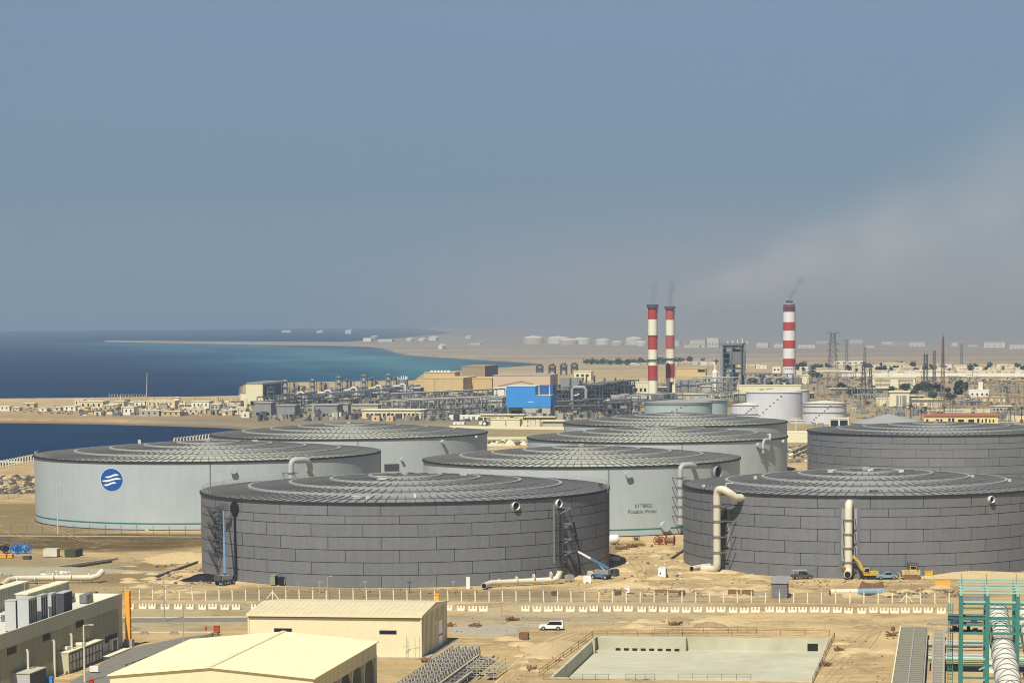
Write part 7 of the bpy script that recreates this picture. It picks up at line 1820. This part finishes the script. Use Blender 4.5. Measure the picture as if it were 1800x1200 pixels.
for i,(x,y,lb) in enumerate(((1170,1095,'pinkish timber pile on the sand at the end of the pale road'),(1187,1098,'second timber pile with a post on the sand'),(1452,1170,'rusty scaffold pile right of the basin'),(1476,1143,'small rusty scaffold pile by the basin corner'),(978,1160,'pale stones beside the basin rail'),(790,1100,'dark crate pile right of the cream warehouse'),(835,1101,'small dark box on the gravel lot'),(900,1090,'long low planks on the shoulder'),(1565,1117,'rusty framework beside the tray bridge'),(935,1176,'small dark frame on the bare lot'))):
    q=MB(); rnd=random.Random(i+90)
    for j in range(14): q.beam((rnd.uniform(-1.5,1.5),rnd.uniform(-1,1),rnd.uniform(.05,.4)),(rnd.uniform(-1.5,1.5),rnd.uniform(-1,1),rnd.uniform(.1,.9)),rnd.uniform(.08,.2))
    q.cbox(.3,0,0,1.1,.8,.45,.4); single('timber_pile',lb,'pile',q,m_rust if i not in (0,4) else m_peach,P(x,y),.5*i)
q=MB(); q.beam((0,0,0),(0,0,1.5),.12); q.cbox(0,0,1.5,.9,.1,.8,.3); q.beam((-1.6,0,.5),(1.9,0,.5),.1); single('site_sign','dark site sign on a post by the tray bridge','sign',q,m_rust,P(1570,1122),.2)
# ---- galvanised truss bridge and scaffold at the bottom middle
E0 = P(797,1153); rt=thing('truss_bridge','galvanised truss bridge with zigzag webs at the bottom middle','truss bridge',E0,YAW)
Lb=64; ws=[0,1.25,2.5,3.75,5.0]
for x in ws:
    q=MB(); z0,z1=.9,2.1
    q.beam((x,0,z0),(x,-Lb,z0),.1); q.beam((x,0,z1),(x,-Lb,z1),.1)
    n=26
    for j in range(n):
        a,b=-Lb*j/n,-Lb*(j+1)/n; q.beam((x,a,z0),(x,(a+b)/2,z1),.17); q.beam((x,(a+b)/2,z1),(x,b,z0),.17)
    q.build('truss',m_steel,rt)
q=MB()
for j in range(14): q.beam((0,-Lb*j/13,2.05),(5,-Lb*j/13,2.05),.1); q.beam((0,-Lb*j/13,.9),(5,-Lb*j/13,.9),.1)
q.build('cross_tie',m_steel,rt)
for j in range(8): q=MB(); q.beam((0,-Lb*j/7*.98-.5,0),(0,-Lb*j/7*.98-.5,.9),.25); q.beam((5,-Lb*j/7*.98-.5,0),(5,-Lb*j/7*.98-.5,.9),.25); q.build('pier',m_concrete,rt)
rt=thing('pipe_trench','dark pipe trench with two pale girders beside the truss bridge','pipe trench',E0+CROSS*5.6-ALONG*6,YAW)
for x in (.2,2.9): q=MB(); q.beam((x,0,1.0),(x,-60,1.0),.5,.45); q.build('girder',m_concrete,rt)
q=MB(); q.box(.45,-60,.05,2.65,0,.12); q.build('trench_floor',m_dark,rt)
for i,x in enumerate((.9,1.5,2.1)): q=MB(); q.pipe([(x,0,.5),(x,-60,.5)],.22,8); q.build('pipe',[m_darksteel,m_midsteel,m_skyblue][i],rt)
for j in range(15): q=MB(); q.beam((.2,-2-4*j,.9),(2.9,-2-4*j,.9),.18); q.build('cross_tie',m_midsteel,rt)
S0=P(838,1182); rt=thing('scaffold','tube scaffold beside the end of the truss bridge','scaffold',S0,YAW); rnd=random.Random(71)
for x in (0,1.6,3.2,4.6):
    for y in (-9,-6,-3,0,3):
        h=rnd.choice((1.8,2.6,3.4,4.4)); q=MB(); q.beam((x,y,0),(x,y,h),.09); q.build('upright',m_beige,rt)
q=MB()
for z in (.6,1.4,2.2):
    for y in (-9,-6,-3,0,3): q.beam((-.3,y,z),(4.9,y,z),.08)
    for x in (0,1.6,3.2,4.6): q.beam((x,-9.3,z+.1),(x,3.3,z+.1),.08)
q.build('ledger',m_beige,rt)
q=MB(); q.box(.1,-5.9,1.5,1.5,-3.1,1.56); q.box(1.7,-2.9,2.3,3.1,-.1,2.36); q.box(3.3,-8.9,.7,4.5,-6.1,.76); q.build('deck',m_rust,rt)
for i,(x,y) in enumerate(((730,1160),(738,1158),(715,1156),(806,1150))):
    q=MB(); q.beam((0,0,0),(0,0,4.2 if i<3 else 3),.09); q.beam((-.6,0,2.2),(.6,0,2.2),.08); single('scaffold_pole',['front scaffold pole at the warehouse corner','rear scaffold pole at the warehouse corner','scaffold pole left of the warehouse corner','scaffold pole at the end of the truss bridge'][i],'pole',q,m_beige,P(x,y),.3)
q=MB(); q.rock((0,0,.5),.9,random.Random(4)); q.rock((.9,.2,.4),.7,random.Random(5)); single('sand_bag','dark tarpaulin bundle at the foot of the warehouse corner','bundle',q,m_rust,P(745,1163))
# ---- tray bridge and cross pipes at the right
T0=P(1612,1117); rt=thing('tray_bridge','grey slatted cable tray bridge running away at the lower right','cable tray',T0-CROSS*.5,YAW); Lt=88
q=MB(); q.box(-2.6,-Lt,1.5,2.4,0,1.62); q.build('tray_floor',m_darksteel,rt)
m_traygrey = mat('tray_grey',(.25,.235,.17),.7,.12,.4)
q=MB()
for j in range(36): q.box(-2.5,-Lt*j/36-1.6,1.625,2.3,-Lt*j/36,1.72)
q.build('slat',m_traygrey,rt)
for x in (-2.75,-.1,2.4): q=MB(); q.box(x,-Lt,1.3,x+.22,0,1.95); q.build('side_rail',m_steel if x>-1 else m_palecream,rt)
for j in range(9):
    q=MB(); y=-1-Lt*j/9; [q.beam((x,y,0),(x,y,1.3),.25) for x in (-2.5,2.3)]; q.build('leg',m_midsteel,rt)
rt=thing('tray_ladder','narrow pale cable ladder over a dark gap right of the tray bridge','cable ladder',T0+CROSS*3.1-ALONG*2.5,YAW)
for x in (0,1.9): q=MB(); q.box(x,-84,1.3,x+.35,0,1.8); q.build('side_rail',m_concrete,rt)
q=MB(); [q.box(.36,-.9-2.1*j,1.45,1.89,-.2-2.1*j,1.6) for j in range(39)]; q.build('rung',m_concrete,rt)
q=MB(); q.box(.36,-84,.05,1.89,-.1,.1); q.build('gap_floor',m_dark,rt)
for j in range(9): q=MB(); [q.beam((x,-1-7.8*j,0),(x,-1-7.8*j,1.3),.25) for x in (.1,2.1)]; q.build('leg',m_midsteel,rt)
for i,(y,z,m,lb) in enumerate(((1133,.6,m_beige,'far beige pipe crossing to the green rack'),(1137,.9,m_concrete,'second beige pipe crossing to the green rack'),(1142,1.1,m_steel,'pale pipe crossing to the green rack'),(1157,.7,m_steel,'near pale pipe crossing to the green rack'),(1163,.7,m_palegreen,'greenish pipe crossing to the green rack'))):
    a=P(1632,y); q=MB(); q.pipe([(0,0,z),(22,0,z)],.42,10); [q.cbox(2+4*j,0,0,.3,.9,z-.35) for j in range(5)]; single('cross_pipe',lb,'pipe',q,m,a,YAW)
a=P(1634,1178); q=MB(); q.box(0,0,.05,26,2.8,.1); q.box(0,-.5,0,26,-.02,.9); q.box(0,2.82,0,26,3.3,.9); single('trench','dark open trench between the tray bridge and the green rack','trench',q,[m_dark],a,YAW)
a=P(1629,1098); q=MB(); q.box(0,0,.4,9.5,.7,.9); [q.box(.3+2*j,.1,0,.6+2*j,.6,.4) for j in range(5)]; single('concrete_beam','pale low beam left of the green rack','beam',q,m_concrete,a,YAW)
# ---- tall green steel rack with the big banded pipe
DG=395.0
G0=Pd(1690,1041,DG); zT=G0.z; G0=Vector((G0.x,G0.y,0))
rt=thing('green_rack','tall green steel pipe rack at the lower right corner','pipe rack',G0,YAW)
sx=[px_along(x,1041,G0,CROSS) for x in (1690,1736,1789,1832)]; dy=[0,6.5,13,20.5]
zl=lambda py: Pd(1700,py,DG).z
for i,x in enumerate(sx):
    for y in (dy[0],dy[-1]):
        q=MB(); q.beam((x,y,0),(x,y,zT-.2),.62); q.build('column',m_green if y==0 else m_green,rt)
q=MB()
for y in [20.5*j/5 for j in range(6)]: q.beam((sx[0]-.4,y,zT),(sx[-1]+.4,y,zT),.3,.22)
for x in sx: q.beam((x,-.4,zT-.3),(x,20.9,zT-.3),.35,.3)
q.build('top_frame',m_palegreen,rt)
for py in (1057,1068,1086,1098,1112,1129,1157,1168,1190):
    z=zl(py)
    for y in ((0,20.5) if py in (1057,1086,1112) else (0,)): q=MB(); q.beam((sx[0]-.3,y,z),(sx[-1]+.3,y,z),.26 if py not in (1086,1112) else .36); q.build('crossbeam',m_green if py not in (1057,1157) else m_palegreen,rt)
q=MB()
for x in sx:
    for py in (1086,1112,1157): q.beam((x,0,zl(py)),(x,20.5,zl(py)),.3)
    q.beam((x,0,zl(1157)),(x,6.5,zl(1112)),.22); q.beam((x,20.5,zl(1157)),(x,13,zl(1112)),.22)
q.build('side_beam',m_green,rt)
for s_ in (sx[1],sx[2]):
    for py in (1168,1190):
        q=MB(); q.beam((s_,0,zl(py)),(s_+(1.4 if s_==sx[1] else -1.4),0,zl(py+9)),.2); q.beam((s_,0,zl(py)),(s_-1.2,0,zl(py+8)),.2); q.build('brace',m_palegreen,rt)
for x in (sx[0],sx[1],sx[2]): q=MB(); q.beam((x,10,zT+.2),(x,10,zT+1.9),.1); q.build('rod',m_rust,rt)
# platforms with dark blue-green kit on the left half
q=MB(); q.box(sx[0]-1.8,5,zl(1118),sx[1]-.6,9,zl(1117.5)); q.build('platform',m_midsteel,rt)
q=MB(); q.box(sx[0]-1.8,5,zl(1104),sx[1]-.6,9,zl(1103.5)); q.build('platform',m_midsteel,rt)
q=MB(); rnd=random.Random(17)
for j in range(14): 
    y=rnd.uniform(5.5,8.5); z=rnd.choice((zl(1117),zl(1103))); q.cbox(rnd.uniform(sx[0]-1.5,sx[1]-1.5),y,z+.01,rnd.uniform(.3,.9),.6,rnd.uniform(.3,.8))
m_petrol=mat('petrol_paint',(.03,.09,.11),.5,.2,.5)
for z in (zl(1092),zl(1097)): q2=MB(); q2.pipe([(sx[0]-2,8,z),(sx[1],8,z)],.25,8); q2.build('service_pipe',m_petrol,rt)
q.build('equipment_box',m_petrol,rt)
q=MB(); q.box(sx[0]+.5,17,zl(1080),sx[1]-.3,19,zl(1071)); q.build('cladding',m_greysheet,rt)
rt2=thing('ladder','green caged ladder on the left side of the green rack','ladder',G0+CROSS*(sx[0]-1.6)+ALONG*9,YAW)
q=MB(); [q.beam((x,0,0),(x,0,zT-2.5),.12) for x in (-.35,.35)]; [q.beam((-.35,0,.4*j),(.35,0,.4*j),.06) for j in range(int((zT-2.5)/.4))]; q.build('ladder_rails',m_green,rt2)
q=MB(); [q.beam((-.45,-.7,2.5+1.5*j),(.45,-.7,2.5+1.5*j),.07) for j in range(int((zT-5)/1.5))]; q.beam((0,-.7,2.5),(0,-.7,zT-2.5),.07); q.build('cage',m_green,rt2)
# the pipe itself
zp=11.0; far=Pd(1764,1085,0+(CAMH-zp)*FPX/(1085-556+6)); 
pc=G0+CROSS*((sx[1]+sx[2])/2+.15); rp_=1.72
rt=thing('banded_pipe','big cream pipe with dark hoops and crossed bands running through the green rack','pipe',pc+Vector((0,0,0)),YAW)
yn,yf=-120,56
q=MB(); q.pipe([(0,yn,zp),(0,yf-3,zp),(0,yf-1.0,zp-.25),(0,yf+.4,zp-1.2),(0,yf+1.0,zp-3),(0,yf+1,0)],rp_,28); m_bigpipe=mat('white_pipe_coat',(.80,.77,.64),.5,.04,.4); q.build('pipe_body',m_bigpipe,rt)
n=14
for j in range(n):
    y=yf-4-11.5*j; q=MB()
    for t in range(28):
        a,b=2*math.pi*t/28,2*math.pi*(t+1)/28; q.beam(((rp_+.05)*math.cos(a),y,zp+(rp_+.05)*math.sin(a)),((rp_+.05)*math.cos(b),y,zp+(rp_+.05)*math.sin(b)),.3,.12)
    q.build('hoop',m_midsteel,rt)
    if j%1==0:
        q=MB(); 
        for sg in (-1,1):
            pts=[]
            for t in range(13):
                u=t/12; a=math.pi*(.08+.84*u); pts.append(((rp_+.04)*math.cos(a)*sg,y-.6-10.2*u,zp+(rp_+.04)*math.sin(a)))
            for a,b in zip(pts,pts[1:]): q.beam(a,b,.10)
        q.build('cross_band',m_midsteel,rt)
q=MB()
for j in range(12): q.cbox(0,yf-8-13*j,0,1.0,1.0,zp-rp_)
q.build('pipe_stand',m_green,rt)
rt=thing('banded_pipe','second big cream pipe at the right edge of the green rack','pipe',pc+CROSS*(sx[2]-sx[1]+.4),YAW)
q=MB(); q.pipe([(0,yn,zp),(0,yf-8,zp)],rp_,28); q.build('pipe_body',m_bigpipe,rt)
for j in range(12):
    y=yf-9-11.5*j; q=MB()
    for t in range(28):
        a,b=2*math.pi*t/28,2*math.pi*(t+1)/28; q.beam(((rp_+.05)*math.cos(a),y,zp+(rp_+.05)*math.sin(a)),((rp_+.05)*math.cos(b),y,zp+(rp_+.05)*math.sin(b)),.22,.2)
    q.build('hoop',m_midsteel,rt)

# ---------------------------------------------------------------- smoke
def smoke(name, label, o, d, L, r0, r1, dens, col, nscale, aniso=0.2, cut=(0.42,0.72), fade=(0.0,0.1,0.75,1.0), power=1.0):
    """a drifting plume: a closed cone along d, denser along its axis, broken up by noise"""
    d = Vector(d).normalized()
    mb = MB(); n = 20; m = 8
    up = Vector((0,0,1)); s = d.cross(up).normalized(); u = s.cross(d)
    rings = []
    for i in range(m+1):
        t = i/m; r = (r0 + (r1-r0)*t**power)
        rings.append([d*L*t + (s*math.cos(2*math.pi*k/n)+u*math.sin(2*math.pi*k/n))*r for k in range(n)])
    mb.add([v for g_ in rings for v in g_], [(i*n+k, i*n+(k+1)%n, (i+1)*n+(k+1)%n, (i+1)*n+k) for i in range(m) for k in range(n)] + [tuple(range(n))[::-1], tuple(range(m*n,(m+1)*n))])
    mt = bpy.data.materials.new(name+'_air'); mt.use_nodes = True; nt = mt.node_tree; nt.nodes.clear(); N, Lk = nt.nodes, nt.links
    tc = N.new('ShaderNodeTexCoord'); pos = tc.outputs['Object']
    def math_(op, a, b=None, c=None):
        x = N.new('ShaderNodeMath'); x.operation = op
        for i, v in enumerate((a, b, c)):
            if v is None: continue
            if isinstance(v, (int, float)): x.inputs[i].default_value = v
            else: Lk.new(v, x.inputs[i])
        return x.outputs[0]
    def dot(v):
        x = N.new('ShaderNodeVectorMath'); x.operation = 'DOT_PRODUCT'; Lk.new(pos, x.inputs[0]); x.inputs[1].default_value = v; return x.outputs['Value']
    def rng(sock, a, b_, lo, hi, smooth=True):
        x = N.new('ShaderNodeMapRange'); x.interpolation_type = 'SMOOTHSTEP' if smooth else 'LINEAR'
        for i, v in zip(('From Min','From Max','To Min','To Max'), (a,b_,lo,hi)): x.inputs[i].default_value = v
        Lk.new(sock, x.inputs['Value']); return x.outputs['Result']
    t = math_('DIVIDE', dot(d), L)
    a, b = dot(s), dot(u)
    rad = math_('SQRT', math_('ADD', math_('MULTIPLY', a, a), math_('MULTIPLY', b, b)))
    tp = math_('POWER', math_('MAXIMUM', t, 0.0), power)
    rr = math_('MULTIPLY_ADD', tp, r1-r0, r0)
    q = math_('DIVIDE', rad, rr)
    nz = N.new('ShaderNodeTexNoise'); nz.inputs['Scale'].default_value = nscale; nz.inputs['Detail'].default_value = 4; Lk.new(pos, nz.inputs['Vector'])
    body = rng(q, 0.0, 1.0, 1, 0)
    f = math_('MULTIPLY', body, rng(nz.outputs['Fac'], cut[0], cut[1], 0.15, 1))
    f = math_('MULTIPLY', f, rng(t, fade[0], fade[1], 0, 1)); f = math_('MULTIPLY', f, rng(t, fade[2], fade[3], 1, 0))
    # the smoke thins as it spreads
    thin = math_('DIVIDE', r0*1.0, math_('MAXIMUM', rr, 0.01))
    f = math_('MULTIPLY', f, math_('POWER', thin, 0.75)); f = math_('MULTIPLY', f, dens)
    v = N.new('ShaderNodeVolumePrincipled'); v.inputs['Color'].default_value = (*col, 1); v.inputs['Anisotropy'].default_value = aniso
    Lk.new(f, v.inputs['Density'])
    out = N.new('ShaderNodeOutputMaterial'); Lk.new(v.outputs[0], out.inputs['Volume'])
    ob = mb.build(name, mt); ob.location = o
    import bmesh
    bm = bmesh.new(); bm.from_mesh(ob.data); bmesh.ops.remove_doubles(bm, verts=bm.verts[:], dist=1e-4); bmesh.ops.recalc_face_normals(bm, faces=bm.faces[:]); bm.to_mesh(ob.data); bm.free()
    return tag(ob, label, 'smoke', kind='stuff')
smoke('smoke_plume', 'wide pale grey smoke plume drifting right from the twin chimneys', (CH1+CH2)/2 + Vector((0,0,1)), (1,0.35,0.26), 640, 8, 195, 0.036, (0.93,0.89,0.83), 0.02, aniso=-0.35, cut=(0.30,0.70), fade=(0.0,0.05,0.85,1.0))
smoke('smoke_wisp', 'thin dark wisp above the left chimney of the pair', CH1+Vector((0,0,.5)), (0.12,0.05,1), 20, 2.0, 5.0, 0.25, (0.10,0.10,0.11), 0.2, fade=(0,.02,.3,1))
smoke('smoke_wisp', 'thin dark wisp above the right chimney of the pair', CH2+Vector((0,0,.5)), (0.08,0.05,1), 24, 2.0, 5.5, 0.35, (0.10,0.10,0.11), 0.2, fade=(0,.02,.3,1))
smoke('smoke_wisp', 'thin dark wisp above the thick chimney', CH3+Vector((0,0,2.5)), (0.6,0.1,1), 34, 2.0, 7.0, 0.35, (0.10,0.10,0.11), 0.15, fade=(0,.02,.3,1))

# the brown-grey smog the plant lays over the plain inland
def smog(dens, col):
    mt = bpy.data.materials.new('smog_air'); mt.use_nodes = True; nt = mt.node_tree; nt.nodes.clear(); N, Lk = nt.nodes, nt.links
    geo = N.new('ShaderNodeNewGeometry'); sp = N.new('ShaderNodeSeparateXYZ'); Lk.new(geo.outputs['Position'], sp.inputs[0])
    def rng(sock, a, b_, lo, hi):
        x = N.new('ShaderNodeMapRange'); x.interpolation_type = 'SMOOTHSTEP'
        for i, v in zip(('From Min','From Max','To Min','To Max'), (a,b_,lo,hi)): x.inputs[i].default_value = v
        Lk.new(sock, x.inputs['Value']); return x.outputs['Result']
    def mul(a, b):
        x = N.new('ShaderNodeMath'); x.operation = 'MULTIPLY'; Lk.new(a, x.inputs[0]); Lk.new(b, x.inputs[1]); return x.outputs[0]
    dv = N.new('ShaderNodeMath'); dv.operation = 'DIVIDE'; Lk.new(sp.outputs['X'], dv.inputs[0]); Lk.new(sp.outputs['Y'], dv.inputs[1])
    f = mul(rng(dv.outputs[0], -0.09, 0.12, 0, 1), rng(sp.outputs['Y'], 2300, 4600, 0, 1))
    f = mul(f, rng(sp.outputs['Z'], 80, 300, 1, 0))
    f = mul(f, rng(sp.outputs['Y'], 9000, 12500, 1, 0))
    k = N.new('ShaderNodeMath'); k.operation = 'MULTIPLY'; k.inputs[1].default_value = dens; Lk.new(f, k.inputs[0])
    v = N.new('ShaderNodeVolumePrincipled'); v.inputs['Color'].default_value = (*col, 1); Lk.new(k.outputs[0], v.inputs['Density'])
    out = N.new('ShaderNodeOutputMaterial'); Lk.new(v.outputs[0], out.inputs['Volume'])
    mb = MB(); mb.box(-800, 2300, -8.5, 9000, 12600, 305)
    return tag(mb.build('smog', mt), 'brown-grey smog bank over the desert plain inland', 'smoke', kind='stuff')
smog(4.4e-4, (0.76,0.75,0.73))

# ---------------------------------------------------------------- the air: haze over land and sea
def haze(density):
    m = bpy.data.materials.new('haze_air'); m.use_nodes = True
    nt = m.node_tree; nt.nodes.clear()
    v = nt.nodes.new('ShaderNodeVolumePrincipled'); v.inputs['Density'].default_value = density
    v.inputs['Color'].default_value = HAZE_COL; v.inputs['Anisotropy'].default_value = 0.0
    o = nt.nodes.new('ShaderNodeOutputMaterial'); nt.links.new(v.outputs[0], o.inputs['Volume'])
    mb = MB(); mb.box(-19000, -400, -9, 19000, 17000, 420)
    h = mb.build('haze', m); h['kind'] = 'stuff'; h['label'] = 'pale blue sea haze over land and water'
HAZE_COL = (0.46,0.62,0.82,1)
haze(1.05e-4)
